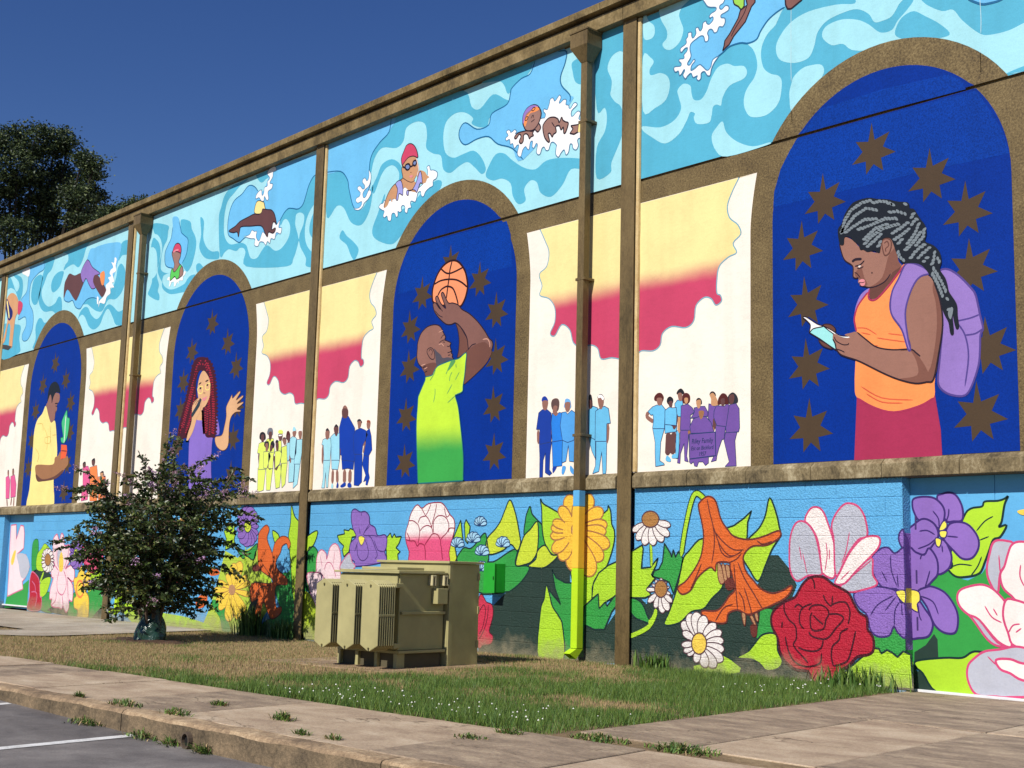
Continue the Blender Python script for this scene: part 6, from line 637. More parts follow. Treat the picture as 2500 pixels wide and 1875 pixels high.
painted_person~wall_bay_0~painted person with auburn bob in purple shirt~60~0~o08,pg/pl:-3046 2896 137 -12 -7 -127 -24 -189 25 -71 -57 15 -10 217 -58 -125 -7 -120 -42 8 40 241|l150,s4:-3060 3068 -3 -206|o09,pg/pl:-3036 3195 108 14 75 -54 33 -54 -65 -33 1 -186 -162 11 11 224|f10,hb:-3015 3245 11 89 59 14 50 -36 0 -71 -41 -28 -58 11|f10,s4:-2978 3287 50 -4 4 -46 -28 -23 -26 28
painted_person~wall_bay_0~painted older person in purple top behind the banner~60~0~o09,pg/pl:-2829 3153 115 10 56 -4 49 -74 0 -50 -268 -6 57 72|f10,hk:-2792 3227 12 37 41 3 32 -35 -7 -44|f10,s4:-2788 3239 65 1 -7 -82 -33 -17 -25 47
painted_person~wall_bay_0~painted tall person in purple tank top~60~0~o09,pg/pl:-2597 3185 36 -9 48 -29 63 20 -7 -156 -71 -120 -81 131 8 88|f10,hk:-2582 3285 12 40 40 6 36 -28 -3 -37|f10,s4:-2581 3292 44 21 40 -35 40 -79 0 -44 -96 8 -8 76
painted_person~wall_bay_0~painted person with long dark red hair in purple~60~0~o08,pg/pl:-2488 2913 149 -22 -23 -148 -31 -4 -47 -103 -31 -92 -8 -49 -79 -15 63 97|l150,s5:-2505 3015 -7 -144|o09,pg/pl:-2481 3151 71 -6 48 -10 47 28 31 -21 -47 -252 -141 22 -48 104 7 74|f10,hb:-2457 3162 8 74 55 58 63 -18 31 -58 0 -63 -94 14|f10,s5:-2410 3227 56 1 0 -62 -32 -29 -23 33
painted_person~wall_bay_0~painted person with shoulder length dark hair in purple jacket~60~0~o08,pg/pl:-2339 2822 171 -11 -31 -96 20 -301 -167 1 62 52 -31 100 -47 158|o09,pg/pl:-2300 3137 47 15 69 6 47 -65 7 -229 -15 -48 -186 0 -16 224|f10,hk2:-2315 3169 15 86 62 38 55 -29 30 -59 -23 -47|f10,s5:-2288 3248 58 26 24 -39 -16 -67 -39 -16 -23 39
painted_person~wall_bay_0~painted elder in purple cap holding a lettered banner~60~0~o08,pg/pl:-2891 2597 292 -15 1 -113 -48 -29 -40 46 -65 3 -24 -55 -41 8 -16 51 -41 -24 -25 27|l150,s10:-2876 2914 -33 -81|l150,s10:-2576 2906 64 -54|o09,pg/pl:-2754 3039 -82 -20 -56 -91 17 -84 363 -17 -48 129 -80 75|f10,pg:-2754 3109 8 31 40 10 33 -35|f10,s10:-2750 3108 77 -5 -7 -63 -37 -36 -28 47|o014,pg/pl:-2900 2836 405 -1 9 -284 -407 -21
painted_person~wall_bay_1~painted man in navy blue shirt and cap~60~0~o08,nb/pl:-5589 2867 249 14 -29 -170 -4 -209 51 -48 -49 -29 -86 42 -3 272 -42 -99 -4 -233 -62 -2 -4 277|l150,s8:-5618 3062 12 -190|o09,nb/pl:-5541 3341 -73 -42 -39 -227 69 -4 -4 -208 237 21 16 225 -28 174 -81 53|f10,nb:-5550 3452 4 55 51 16 46 -32 13 -44|f10,s8:-5544 3455 108 -1 -3 -74 -27 -53 -58 20
painted_person~wall_bay_1~painted woman with brown bob in blue dress~60~0~o08,mb/pl:-5335 2888 206 3 -1 -345 -177 -8|f10,nb:-5307 2534 78 1 -65 -78 -17 20|l150,s8:-5334 3075 16 -172|o09,mb/pl:-5340 3278 68 -44 66 42 56 -12 21 -373 -199 -11 -31 259|f10,hbn:-5366 3390 20 69 78 17 57 -36 -2 -101 -38 -44 -79 22|f10,s8:-5315 3370 73 -6 -9 -61 24 -49 -44 -20 -58 43
painted_person~wall_bay_1~painted woman in bright blue with bucket hat and clasped hands~60~0~o08,mb2/pl:-5129 2884 229 2 -3 -297 -87 12 -22 222 -43 -219 -76 -20|f10,mb2:-5119 2538 66 -11 -41 -94 -39 13|f10,mb2:-4966 2542 66 -60 -9 -60 -61 48|l150,s8:-5156 3078 124 -108|l150,s8:-4900 3115 -99 -155|l150,s8:-5032 2978 40 -56|o09,mb2/pl:-5150 3272 77 2 34 -34 75 48 78 -44 14 -123 -37 -243 -119 -23 -100 36 -50 204|f10,sk2:-5098 3400 10 45 43 8 51 -31 13 -101 -126 17|f10,s8:-5092 3399 99 -4 -4 -81 -42 -43 -45 34
painted_person~wall_bay_1~painted person in light blue half hidden by the downspout~60~0~o08,bp/pl:-4644 2923 148 -69 6 -262 -75 116|o09,bp/pl:-4652 3257 94 54 84 -30 -21 -427 -138 61|f10,hk:-4643 3317 2 137 48 4 24 -147 -41 -34|f10,s5:-4639 3393 48 -4 2 -91 -42 -12
painted_person~wall_bay_1~painted man in light blue with white headband~60~0~o08,bp/pl:-4506 2843 207 -15 -2 -371 -9 -51 -52 2 -26 291 -46 -258 -114 -25 50 102|l150,s8:-4277 3057 -16 -252|o09,bp/pl:-4514 3239 72 32 93 23 73 -36 40 -196 -67 -3 0 -231 -208 12|f10,hk2:-4476 3410 20 43 52 4 42 -42 -4 -37|f10,s8:-4471 3417 100 -31 -4 -82 -35 -50 -43 48|l140,wh:-4471 3424 57 7 48 -49
painted_person~wall_bay_1~painted boy in pale blue shirt and trousers~60~0~o08,pb/pl:-10906 2894 208 -10 -34 -286 -3 -167 -49 2 -39 261 -11 -269 -91 3 35 176|l150,s8:-10944 3150 10 -311|o09,pb/pl:-10951 3244 65 15 167 -1 26 -123 -12 -250 -183 4 -39 260 -51 12|f10,hk:-10879 3390 54 44 64 -61 -15 -27|f10,s8:-10878 3381 108 -7 1 -103 -47 -35 -54 41
painted_person~wall_bay_1~painted tall boy in pale blue shorts~60~0~o08,pb2/pl:-10665 2883 238 -11 -37 -155 -180 16|l150,s5:-10426 3065 -16 -202|o09,pb2/pl:-10721 3277 95 50 163 -1 36 -455 -245 12 -21 252|f10,hk:-10633 3421 60 61 71 -60|f10,s5:-10634 3431 124 -9 0 -102 -46 -44 -54 60|l170,s8:-10609 2723 2 -231|l170,s8:-10486 2717 26 -221|f10,pb:-10623 2492 43 -20 -4 -55 -58 11|f10,nb:-10461 2505 35 -29 -4 -54 -56 1
painted_person~wall_bay_1~painted large man in royal blue shirt and shorts~60~0~o08,rb/pl:-10371 2907 366 -17 -19 -189 -167 26 -145 -12|o09,rb/pl:-10405 3603 -73 -188 20 -426 84 -43 6 -77 367 -36 23 131 -51 421 -194 205|f10,s8:-10405 3603 3 136 64 41 71 -52 24 -137|f10,s5:-10414 3720 162 -12 -3 -135 -135 10|l190,s8:-10268 2712 11 -229|l190,s8:-10108 2705 4 -227|f10,rb:-10367 2449 129 52 18 -57 -111 -27|f10,rb:-10156 2480 85 -3 18 -61 -99 3
painted_person~wall_bay_1~painted woman in royal blue with short hair~60~0~o08,rb/pl:-10003 2951 219 -11 17 -450 -88 -60 -126 14|l150,s8:-9682 3232 -111 -165|o09,rb/pl:-10000 3343 138 27 143 -45 67 -77 -127 -164 -19 -152 -220 20 -39 303|f10,hk:-9963 3477 13 36 62 5 59 -50 -38 -25|f10,s8:-9955 3477 102 2 -10 -81 -60 -33 -20 56
painted_person~wall_bay_1~painted woman with red hair bun in royal blue jumpsuit~60~0~o08,rb/pl:-9745 2929 147 -16 4 -268 37 -91 -52 -123 -47 11 10 71 -74 -24 53 105 -105 175|l150,s8:-9666 3231 -51 -150 -37 -124|o09,rb/pl:-9702 3305 89 40 55 -121 38 -226 -91 -102 -140 24 49 178|f10,hrd:-9688 3440 4 45 78 -14 5 -64|f10,s8:-9696 3441 93 -7 -10 -80 -61 -5
painted_person~wall_bay_2~painted woman with dark bob in yellow tunic~60~0~o08,ylw/pl:-13016 2853 268 -11 -36 -396 -206 -33|l150,s5:-13014 3114 54 -243|o09,ylw/pl:-13023 3296 113 24 116 -17 67 -482 -266 1 8 291 -78 14|f10,hk:-13002 3376 -1 101 94 24 90 -46 1 -100|f10,s5:-12960 3444 95 4 10 -101 -53 -37 -43 42
painted_person~wall_bay_2~painted tall person with grey hair in yellow~60~0~o08,ylw/pl:-12730 2851 225 -10 -53 -401 -131 4|o09,ylw/pl:-12815 3314 89 55 189 -11 63 -261 -320 16|f10,hgr:-12752 3451 28 98 112 3 43 -53 -11 -79|f10,s5:-12698 3478 94 4 8 -91 -48 -77 -44 63
painted_person~wall_bay_2~painted girl in yellow with dark hair at front~80~0~l150,s8:-12726 3030 33 -141 100 -64|o09,ylw/pl:-12850 3136 189 0 65 -93 -110 -213 -115 15|f10,hk:-12833 3245 22 69 113 3 26 -71 -31 -68|f10,s8:-12797 3273 84 5 12 -110 -54 -27
painted_person~wall_bay_2~painted child in yellow with black bob~80~0~l150,s5:-12504 3059 -24 -138 -82 -115|o09,ylw/pl:-12677 3107 204 9 -31 -57 5 -238 -150 7|f10,hk:-12619 3283 71 36 62 -63 -30 -68 -93 -5|f10,s5:-12633 3234 74 6 8 -80 -71 -36
painted_person~wall_bay_2~painted person with yellow cap and sunglasses~60~0~o08,ylw/pl:-12466 2820 251 68 -33 -409 -127 -15|o09,ylw/pl:-12456 3294 182 19 41 -229 -185 10|f10,ylw:-12378 3447 14 49 111 -7 14 -60|f10,s5:-12384 3418 138 1 -9 -98 -72 -15|l125,wh:-12373 3402 120 -2
painted_person~wall_bay_2~painted person with dark hair pin in yellow~80~0~l150,s5:-12466 3047 43 -249|l150,s5:-12282 3057 -39 -165 -82 -104|o09,ylw/pl:-12455 3125 166 1 60 -52 -55 -183 -140 -73|f10,hk:-12461 3284 42 47 59 -33 -14 -49|f10,s5:-12440 3263 83 5 12 -119 -54 -17
painted_person~wall_bay_2~painted girl with ponytail in yellow and aqua~60~0~o08,ylw/pl:-12253 2904 218 -5 -37 -367 -102 -65 -36 186|o09,ylw/pl:-12261 3184 179 29 48 -314 -218 0|f10,hbn:-12235 3301 31 57 83 -15 7 -79|f10,s8:-12228 3320 110 -7 -2 -78 -53 -7
painted_person~wall_bay_2~painted person with long red brown hair in aqua~60~0~o09,pb/pl:-12086 3253 108 3 12 -321 -90 4|f10,hb:-12111 3332 8 108 52 26 60 -63 -8 -116|f10,s5:-12079 3379 72 6 10 -108 -53 -17
painted_person~wall_bay_2~painted person in aqua hat and jacket~60~0~o08,pb/pl:-11987 2965 198 -10 0 -394 -177 -4|l150,s8:-11967 3041 41 -147|o09,pb/pl:-11984 3325 104 42 112 -55 5 -252 -61 -103 -109 15 -43 80|f10,pb:-11915 3457 38 76 78 -74|f10,s8:-11913 3437 116 3 -28 -86 -53 -6
painted_person~wall_bay_2~painted person in aqua dress with white visor~60~0~o08,pb/pl:-11800 2874 178 -13 -57 -343 -134 -72|l150,s8:-11604 3052 -7 -115|o09,pb/pl:-11784 3293 194 -1 4 -241 -35 -190 -195 9|f10,wh:-11726 3435 50 36 56 -33|f10,s8:-11725 3425 106 3 -7 -115 -52 -16
painted_person~wall_bay_2~painted person in pink beside the plant arch~60~0~o08,pk2/pl:-20540 2789 364 -12 -21 -316 -334 -24|o09,pk2/pl:-20567 3206 279 4 143 -181 7 -254 -356 12|f10,hk:-20581 3287 125 26 32 -97 -127 -11|f10,s5:-20562 3270 122 -5 7 -81 -99 5
painted_person~wall_bay_2~painted person in orange behind the shrub top~60~0~o08,or2/pl:-20147 2823 442 1 -5 -406 -369 9|o09,or2/pl:-20207 3175 365 31 137 -382 -439 -17|f10,hk:-20121 3330 141 40 34 -112 -124 -10|f10,s5:-20118 3314 150 -7 1 -95 -105 4
painted_person~wall_bay_2~painted person in lighter orange behind the shrub~60~0~o08,or2/pl:-19676 2651 430 2 -66 -244 -322 -8|o09,or2/pl:-19726 2950 361 2 120 -299 -428 -18|f10,hk:-19631 3040 140 26 30 -95 -160 6|f10,s4:-19628 3024 145 -6 -1 -77 -117 4
painted_person~wall_bay_3~painted person in pink dress at the far left~60~0~l160,s8:-24949 2603 73 -192|o09,pk2/pl:-25129 3136 182 41 122 -124 35 -454 -223 6|f10,hk:-25047 3289 57 34 38 -62|f10,s8:-25043 3277 89 -4 8 -96 -64 2
painted_person~wall_bay_3~painted taller person in pink dress at the far left~60~0~l160,s8:-24638 2619 -22 -189|l160,s8:-24486 2639 19 -237|o09,pk2/pl:-24814 3148 242 38 164 -243 15 -307 -307 -16|f10,hk:-24735 3312 55 34 57 -62|f10,s8:-24732 3300 107 -4 4 -108 -70 -21
painted_shade~block_wall_0~~25~0~f00,dgr:-4014 823 355 -3 117 -81 268 -226 367 85 319 176 276 276 403 -43 49 54 132 316 144 1 158 -154 92 -177 -95 -206 -158 -134 92 -453 896 57 -5 -337 -3390 -222
painted_shade~block_wall_0~~28~0~f00,dgr:-2590 1260 388 4 13 -276 -81 -162 -261 -138 -254 -32 169 288
painted_shade~block_wall_0~~28~0~f00,dgr:-3527 885 391 11 -114 -392 -272 -13 -80 199
painted_leaf~block_wall_0~~40~0~o022,lm/dg:-3894 1382 235 105 17 -46 -28 -241 155 14 60 58 61 57 -30 -91 -75 -115 62 -44 -136 -127 78 -77 -108 -38 -281 -8
painted_leaf~block_wall_0~~40~0~o022,gn/dg:-3378 1193 60 91 28 226 91 -112 30 -56 22 90 38 -90 43 68 75 -78 -28 -133 -116 -303 -75 143 -106 32 -167 30 30 69
painted_leaf~block_wall_0~~40~0~o122,gn/dg:-3884 829 158 -18 94 -65 63 -111 55 -99 -131 17 -125 40 -112 110
painted_leaf~block_wall_0~~40~0~o122,lm/dg:-3279 526 87 180 116 281 85 323 87 101 215 155 212 -186 112 -333 -180 -187 -126 -123 -185 -40 -187 -139
painted_leaf~block_wall_0~~40~0~o022,lm/dg:-2339 1684 124 31 149 85 107 83 -54 -127 -13 -203 -176 11
painted_leaf~block_wall_0~~40~0~o122,lm/dg:-2013 1553 160 127 92 147 59 200 84 -150 50 -178 12 -105 -116 -156 -91 -179 -105 -179 -132 145 -80 105 -13 95
painted_lily~block_wall_0~painted orange lily with curled petals hanging from a bent stem~60~0~l185,dg:-3019 1354 56 301 100 356 86 99 130 -81|l155,lm:-3019 1354 56 301 100 356 86 99 130 -81|o122,olq/ob:-2633 2061 85 -2 71 -68 71 -198 110 -131 96 -76 202 -33 199 32 194 62 58 -11 -20 -63 -168 -83 -196 -11 -107 -64 -40 -85 40 -138 106 -103 105 -92 155 -48 153 36 101 53 24 -30 -88 -104 -191 -89 -129 -46 -197 -70 -160 46 -135 -47 -41 -108 -207 1 -126 59 -15 64 210 9 110 78 82 99 82 87 -68 234 -14 64 -180 -2 -27 -98 -84 42 -184 -123 -100 -145 -115 -58 -73 20 -16 66 131 81 172 200 70 166 14 219 -74 278 14 66|l116,ob:-2618 2039 43 -167 57 -187 15 -196 -41 -218|l116,ob:-2518 1707 85 -196 125 -130 109 -10 108 54|l116,ob:-2503 1652 139 -131 151 -85 149 0|l116,ob:-2281 1285 109 44 68 64|l116,ob:-2447 1532 56 -130 97 -53 95 22|l116,ob:-2158 1297 94 -179 159 -207 104 -142|l116,ob:-2212 1275 27 -266 27 -264|l116,ob:-2144 957 67 -93 27 -136|l116,ob:-1958 690 -13 83 -92 229|l116,ob:-2484 604 123 155 136 47|l116,ob:-2868 959 85 145 85 165|l116,ob:-1877 1542 79 -42 130 32|o112,tan/ob:-2451 1272 48 -21 56 -171 -55 -44 -42 74|o112,tan/ob:-2389 1251 41 1 42 -171 -41 -12|o112,tan/ob:-2334 1252 55 -10 14 -118 -41 -11|f10,ob:-2333 1080 109 24 14 -106 -68 -34 -55 31|o112,tan/ob:-2096 710 53 -9 0 -104 -20 -22|o112,tan/ob:-1976 673 39 12 52 -112 -26 9|o112,tan/ob:-1910 707 39 12 13 -83 -26 -1|f10,ob:-1970 579 86 4 6 -103 -46 -34 -39 40
painted_daisy~block_wall_0~painted white coneflower with brown dome at top left~65~0~l150,lm:-3517 1510 19 -284|l112,dg:-3535 1499 19 -274|o114,wh3/wb:-3607 1777 -126 -25 -80 -44 -11 -47 63 -15 90 33 87 71|o114,wh3/wb:-3598 1746 -115 -68 -56 -74 18 -53 74 6 73 64 46 104|o114,wh3/wb:-3571 1724 -80 -100 -18 -89 45 -48 69 26 40 85 -6 116|o114,wh3/wb:-3533 1716 -25 -114 25 -87 63 -33 52 42 -4 88 -60 107|o114,wh3/wb:-3490 1720 34 -109 66 -72 72 -12 25 52 -47 79 -107 79|o114,wh3/wb:-3457 1733 81 -91 92 -49 71 7 -2 54 -78 60 -134 46|o114,wh3/wb:-3442 1764 106 -50 94 -14 51 25 -27 41 -89 26 -124 1|o118,tan2/wb:-3381 1806 -18 -50 -51 -36 -71 -13 -72 14 -53 38 -20 51 19 51 52 36 71 12 71 -15 52 -37
painted_daisy~block_wall_0~small painted daisy with tan centre leaning left~65~0~l145,lm:-3415 709 -44 -103 -76 -71|o114,wh3/wb:-3401 955 -83 14 -66 -6 -28 -23 29 -22 66 -2 83 19|o114,wh3/wb:-3404 914 -92 -43 -52 -50 3 -38 52 1 62 42 51 72|o114,wh3/wb:-3381 893 -60 -74 -17 -65 28 -35 50 20 32 63 1 84|o114,wh3/wb:-3355 873 -25 -103 19 -78 53 -30 45 39 0 80 -49 96|o114,wh3/wb:-3330 877 10 -98 43 -68 58 -17 30 43 -26 73 -76 78|o114,wh3/wb:-3307 901 43 -67 56 -38 48 0 5 36 -46 45 -83 39|o114,wh3/wb:-3305 927 48 -30 46 -11 28 9 -10 21 -42 18 -62 6|o114,wh3/wb:-3304 950 51 4 37 12 10 18 -22 8 -39 -8 -43 -23|o114,wh3/wb:-3311 967 43 28 22 29 -5 20 -28 -4 -28 -25 -18 -41|o114,wh3/wb:-3328 982 20 49 -3 39 -23 17 -25 -17 -7 -39 17 -49|o114,wh3/wb:-3352 979 -15 47 -27 31 -31 6 -10 -23 20 -34 45 -34|o114,wh3/wb:-3372 967 -42 31 -43 14 -28 -7 7 -21 39 -19 58 -10|o116,tan2/wb:-3235 958 -13 -51 -37 -39 -51 -16 -51 13 -38 36 -15 52 13 52 38 39 51 15 51 -13 38 -37|l155,lm:-3402 694 -130 -207 -348 -145
painted_daisy~block_wall_0~large painted white daisy with yellow centre near the grass~65~0~o114,wh3/wb:-2773 411 -54 110 -83 62 -84 -2 -21 -63 66 -75 131 -61|o114,wh3/wb:-2739 429 -2 135 -57 91 -88 20 -51 -62 31 -99 107 -103|o114,wh3/wb:-2710 430 37 133 -27 100 -79 36 -67 -52 0 -104 72 -121|o114,wh3/wb:-2683 415 75 110 9 93 -55 45 -74 -33 -33 -91 22 -119|o114,wh3/wb:-2648 387 121 68 59 74 -18 55 -75 -3 -78 -64 -50 -107|o114,wh3/wb:-2632 359 139 27 88 51 13 56 -67 19 -100 -36 -98 -84|o114,wh3/wb:-2633 330 134 -13 101 23 37 48 -50 37 -103 -7 -125 -50|o114,wh3/wb:-2641 301 120 -53 108 -8 59 38 -28 51 -102 25 -143 -13|o114,wh3/wb:-2657 269 94 -98 107 -43 82 22 -1 65 -91 60 -155 33|o114,wh3/wb:-2692 254 45 -118 79 -68 85 0 26 64 -57 80 -128 70|o114,wh3/wb:-2727 259 -5 -109 41 -74 69 -17 44 49 -19 80 -80 85|o114,wh3/wb:-2760 279 -50 -79 -4 -65 41 -31 51 26 21 64 -19 83|o114,wh3/wb:-2784 304 -82 -42 -42 -48 9 -37 51 2 53 41 37 69|o114,wh3/wb:-2796 318 -98 -21 -62 -38 -8 -40 50 -12 70 28 66 61|o114,wh3/wb:-2798 340 -98 11 -76 -17 -28 -35 37 -27 78 5 91 36|o114,wh3/wb:-2779 379 -67 66 -76 29 -58 -16 3 -45 67 -40 108 -20|o118,yc/wb:-2615 337 -15 -62 -41 -48 -56 -20 -57 13 -42 43 -16 61 15 63 42 48 57 20 56 -14 42 -43
painted_leaf~block_wall_0~~40~0~o022,lm/dg:-2823 74 169 38 243 123 136 -45 174 -92 -23 -67 -287 -68 -418 -32
painted_leaf~block_wall_0~~40~0~o122,lm/dg:-2167 203 159 83 79 77 130 121 180 9 24 -172 63 -117 -64 -86 -152 -31 -90 65 -117 44
painted_leaf~block_wall_0~~35~0~o16,gn/dg:-1824 762 155 6 -13 -83 24 -173 -141 -18 -91 -56 40 209
painted_leaf~block_wall_0~~40~0~o022,lm/dg:-744 132 203 159 170 130 69 -7 27 -46 69 40 54 -21 67 -43 68 63 85 -29 22 -346 -778 -16
painted_leaf~block_wall_0~~33~0~o06,gn/dg:-362 549 226 114 64 -76 83 -24 0 -308 -379 -27
painted_lotus~block_wall_0~painted white and grey lotus petals fanning above the red rose~50~0~o122,gy/pko:-1327 1094 -89 108 -14 198 16 185 62 136 90 37 103 -51 86 -135 56 -242 13 -157 -175 -15|o122,wp/pko:-1218 1769 75 122 88 17 73 -44 56 -111 83 -230 19 -191 -24 -192 -128 34 -28 59 -40 290 -86 159|o122,gy/pko:-869 1692 44 120 101 107 84 22 111 -38 80 -120 25 -189 -111 -47 -141 -166 -114 -204 -42 35 -10 335|o122,gy/pko:-374 1359 11 -174 51 -104 -176 -62 -165 -28 -111 56 197 169|o122,wp/pko:-383 1588 107 -18 -8 -93 -103 -106 -180 -155 -140 -132 -127 -3 72 132 115 191 140 143|l112,pko:-1294 1474 29 -147|l112,pko:-1250 1401 57 -231|l112,pko:-942 1523 13 -144 -31 -169|l112,pko:-900 1451 -1 -120|l112,pko:-643 1630 -45 -202 -58 -131|l112,pko:-373 1336 -166 -119 -167 -122|l112,pko:-649 1215 -113 -97
painted_rose~block_wall_0~large painted red rose with black outlines at the wall base~65~0~o130,ros/rk:-1238 1077 98 63 157 3 130 -77 93 -37 104 -56 56 -96 67 -95 90 -55 9 -115 66 -92 -2 -125 -68 -51 -125 -28 -115 -104 -105 -65 -13 -108 -319 -30 -71 109 -159 8 -148 80 -74 117 -25 131 -76 119 -12 112 51 85 128 86 138 56 62 83|l120,rk:-1140 1140 36 -50 11 -80|l120,rk:-985 953 35 -68 71 -48 13 110|l120,rk:-879 847 94 33 93 -6 45 -97 -25 -128|l120,rk:-1501 856 0 -92 62 -99 86 -67 12 -131 -38 -82 122 -113 72 -65|l120,rk:-1130 854 -122 -50 -44 -83 5 -90 49 -58|l120,rk:-1363 800 50 37 61 -33|l120,rk:-1173 777 43 51 109 14 83 -36 23 -59 -36 -61 -37 -101 -144 -17 -23 129 24 61|l120,rk:-1119 729 84 -66 47 -28|l120,rk:-915 747 118 5 69 -46 -106 -113 -72 -82 -83 -35 -144 23 -42 47|l120,rk:-671 610 -94 -53 -24 -79 -83 -74 -13 -108 22 -96|l120,rk:-989 467 -25 -81 -84 -44 -121 2 -97 24|l120,rk:-1489 480 36 -140 74 -116 122 -52 134 9 96 47 13 99|l120,rk:-580 586 -36 -138 -60 -168 -93 -55 -93 -25|l120,rk:-1539 569 13 72
painted_violet~block_wall_0~painted purple violet wrapping around the wall corner by the door~50~0~o120,vi/vd:-265 1453 93 12 78 -57 92 58 18 -17 -1 -428 -103 20 -145 7 -78 68 -52 103 -11 140|o120,vi/vd:-599 969 138 62 162 27 210 -40 50 -113 55 -32 0 -316 -87 30 -51 65 -54 -93 -132 -19 -92 64 -38 149 -108 89|o120,vi/vd:-37 1615 50 35 3 -173 -30 0 -31 69|l114,vd:-147 1384 10 -161 63 -159|l114,vd:-256 1221 65 -114|l114,vd:-72 1190 11 -137|l114,vd:-115 971 -187 -97 -95 -119|l114,vd:-51 905 -54 -93 -10 -159|l114,vd:-89 961 -134 -153|l114,vd:-25 883 4 -113|o112,yc2/vd:-81 1018 97 3 0 -114 -28 -1 -63 67
painted_backdrop~service_door_0~~25~150~f00,gn:-35 523 203 25 67 131 -22 442 98 88 112 45 91 -83 123 -26 153 73 109 140 448 -22 134 -186 -24 -665 -719 -44 -214 -76 -218 -21 -143 -23 -212 -72
painted_shade~service_door_0~~35~150~f00,dgr:249 595 38 -55 4 -197 -240 -30 -19 -101 65 -9 170 -198 -256 -22 -5 128 14 286 131 79
painted_leaf~service_door_0~~38~150~o122,lm/dg:43 310 311 51 201 13 108 62 135 9 657 -25 -13 -368 -480 -29 -326 -14 -369 3 -155 178 -71 51
painted_leaf~service_door_0~~40~150~o122,lm/dg:609 1781 79 84 122 19 32 49 135 4 74 19 38 24 -39 -80 -35 -166 -31 -56 81 16 -70 -113 -74 -28 -49 -111 -48 -112 -63 -113 -153 -38 -108 5 -76 70 47 29 -11 157|l114,dg:743 1638 93 98 92 48|l114,dg:771 1546 106 38|l114,dg:440 1268 110 37 138 -12|l114,dg:669 1188 79 99 45 98
painted_violet~service_door_0~pair of painted purple violets with yellow centres on the door~55~150~o122,vi/vd:316 1981 65 42 79 12 78 -38 59 -116 -4 -128 -93 -13 -94 15|o122,vi/vd:48 1981 107 19 129 -18 94 -82 21 -101 -59 -130 -142 89 -98 1 -55 89 -15 74|o122,vi/vd:215 1467 154 87 76 -100 21 -100 -41 -100 -112 -52 -13 122|o122,vi/vd:403 1626 49 86 110 20 107 -37 88 -114 5 -112 -71 -99 -108 -8 -91 78 -107 114|o122,vi/vd:-25 1643 76 73 83 50 80 -8 79 -59 30 -102 -67 -101 -98 -94 -97 21 -82 44|o122,vi/vd:-21 1452 82 -29 97 -25 58 69 85 -114 5 -144 -58 -73 -82 -73 -82 -46 -106 12|o122,vi/vd:76 1010 90 53 81 9 141 -60 105 -138 28 -125 -35 -128 -124 -6 -108 79 -76 168|o122,vi/vd:-25 855 99 76 87 -98 62 -83 14 -85 -50 -95 -113 -27 -105 16|o114,yc2/vd:374 1734 40 7 6 -58 -48 -36 -39 8|o114,yc2/vd:340 1640 79 0 -17 -65 -55 8|o114,yc2/vd:291 1569 63 -15 -17 -72 -40 14|o114,yc2/vd:-21 1022 106 -5 14 -86 -33 -44 6 -79 -96 61|l114,vd:266 1851 62 -80 6 -87|l114,vd:449 1870 -9 -72 -34 -72|l114,vd:107 1642 90 7 87 -44|l114,vd:87 1460 123 43 81 58|l114,vd:419 1590 125 -11|l114,vd:362 1496 6 -71|l114,vd:110 1351 17 43|l114,vd:220 1236 -34 -101 -26 -72|l114,vd:101 975 144 -53 60 -126|l114,vd:75 887 14 -114 23 -49
painted_lotus~service_door_0~large painted pale lotus with pink outlines at the right edge of the door~55~150~o123,gy/pko:913 1511 53 35 102 -7 57 -34 -63 -173 -77 -111 -35 -193 -85 122 -19 124 34 140|o123,wp/pko:1111 1498 73 34 143 -7 169 0 -20 -562 -296 -10 -85 52 -85 79 -25 123 46 84 41 124|o123,gy/pko:539 890 90 -81 120 -50 186 -211 145 -18 100 -21 -217 0 -130 61 -159 199|o123,wp/pko:519 987 56 72 184 47 119 -25 101 -80 56 -80 -18 -110 25 -108 38 -187 -144 46 -187 197 -120 50 -89 81|o123,wp/pko:1036 962 101 3 142 -36 195 -19 -13 -372 -338 -19 -75 131 -46 160|o123,gy/pko:800 452 163 30 160 37 170 -17 167 10 -14 -395 -396 -86 -145 -6 -207 3 -86 130 3 138 78 87|o125,wp/pko:916 377 146 17 127 -32 265 -8 -5 -158 -265 6 -127 57 -100 33|l114,pko:813 899 71 -107 102 -50|l114,pko:902 875 42 -67|l114,pko:1199 1307 -10 -110 39 -94|l114,pko:977 1400 9 -179|l114,pko:1174 737 -73 -17 -45 -70|l114,pko:1187 697 -59 -43|l114,pko:829 406 86 -76|f10,yc:1181 1828 58 19 129 5 -2 -55 -129 -5
painted_shade~block_wall_1~~25~0~f00,dgr:-6503 617 286 201 208 94 110 91 164 166 277 4 301 176 212 -35 13 -459 365 -226 271 -211 269 301 13 -698 -2732 -249 -29 641
painted_leaf~block_wall_1~~30~0~o122,gn/dg:-6812 1245 322 3 366 157 135 1 -31 -191 228 -9 57 -37 -53 -89 -146 -128 -169 -93 -115 -22 -575 -16
painted_leaf~block_wall_1~~40~0~o122,lm2/dg:-6169 2113 102 -144 64 -155 66 -230 12 -76 -63 -102 -138 89 -172 -90 -275 -54 -85 104 35 131 155 117 114 116 74 128
painted_leaf~block_wall_1~~38~0~o122,gn/dg:-5745 2014 41 -102 115 -90 95 -77 23 -137 49 -112 -154 -63 -267 151 10 254 34 101
painted_leaf~block_wall_1~~44~0~o122,lm2/dg:-5897 1533 54 89 110 75 146 100 12 -364 -106 -163 -148 -52 -170 -15 14 127
painted_leaf~block_wall_1~~50~0~o122,lm2/dg:-5753 1206 146 89 33 113 145 75 131 -123 125 -12 -122 -99 -161 -70 -221 3
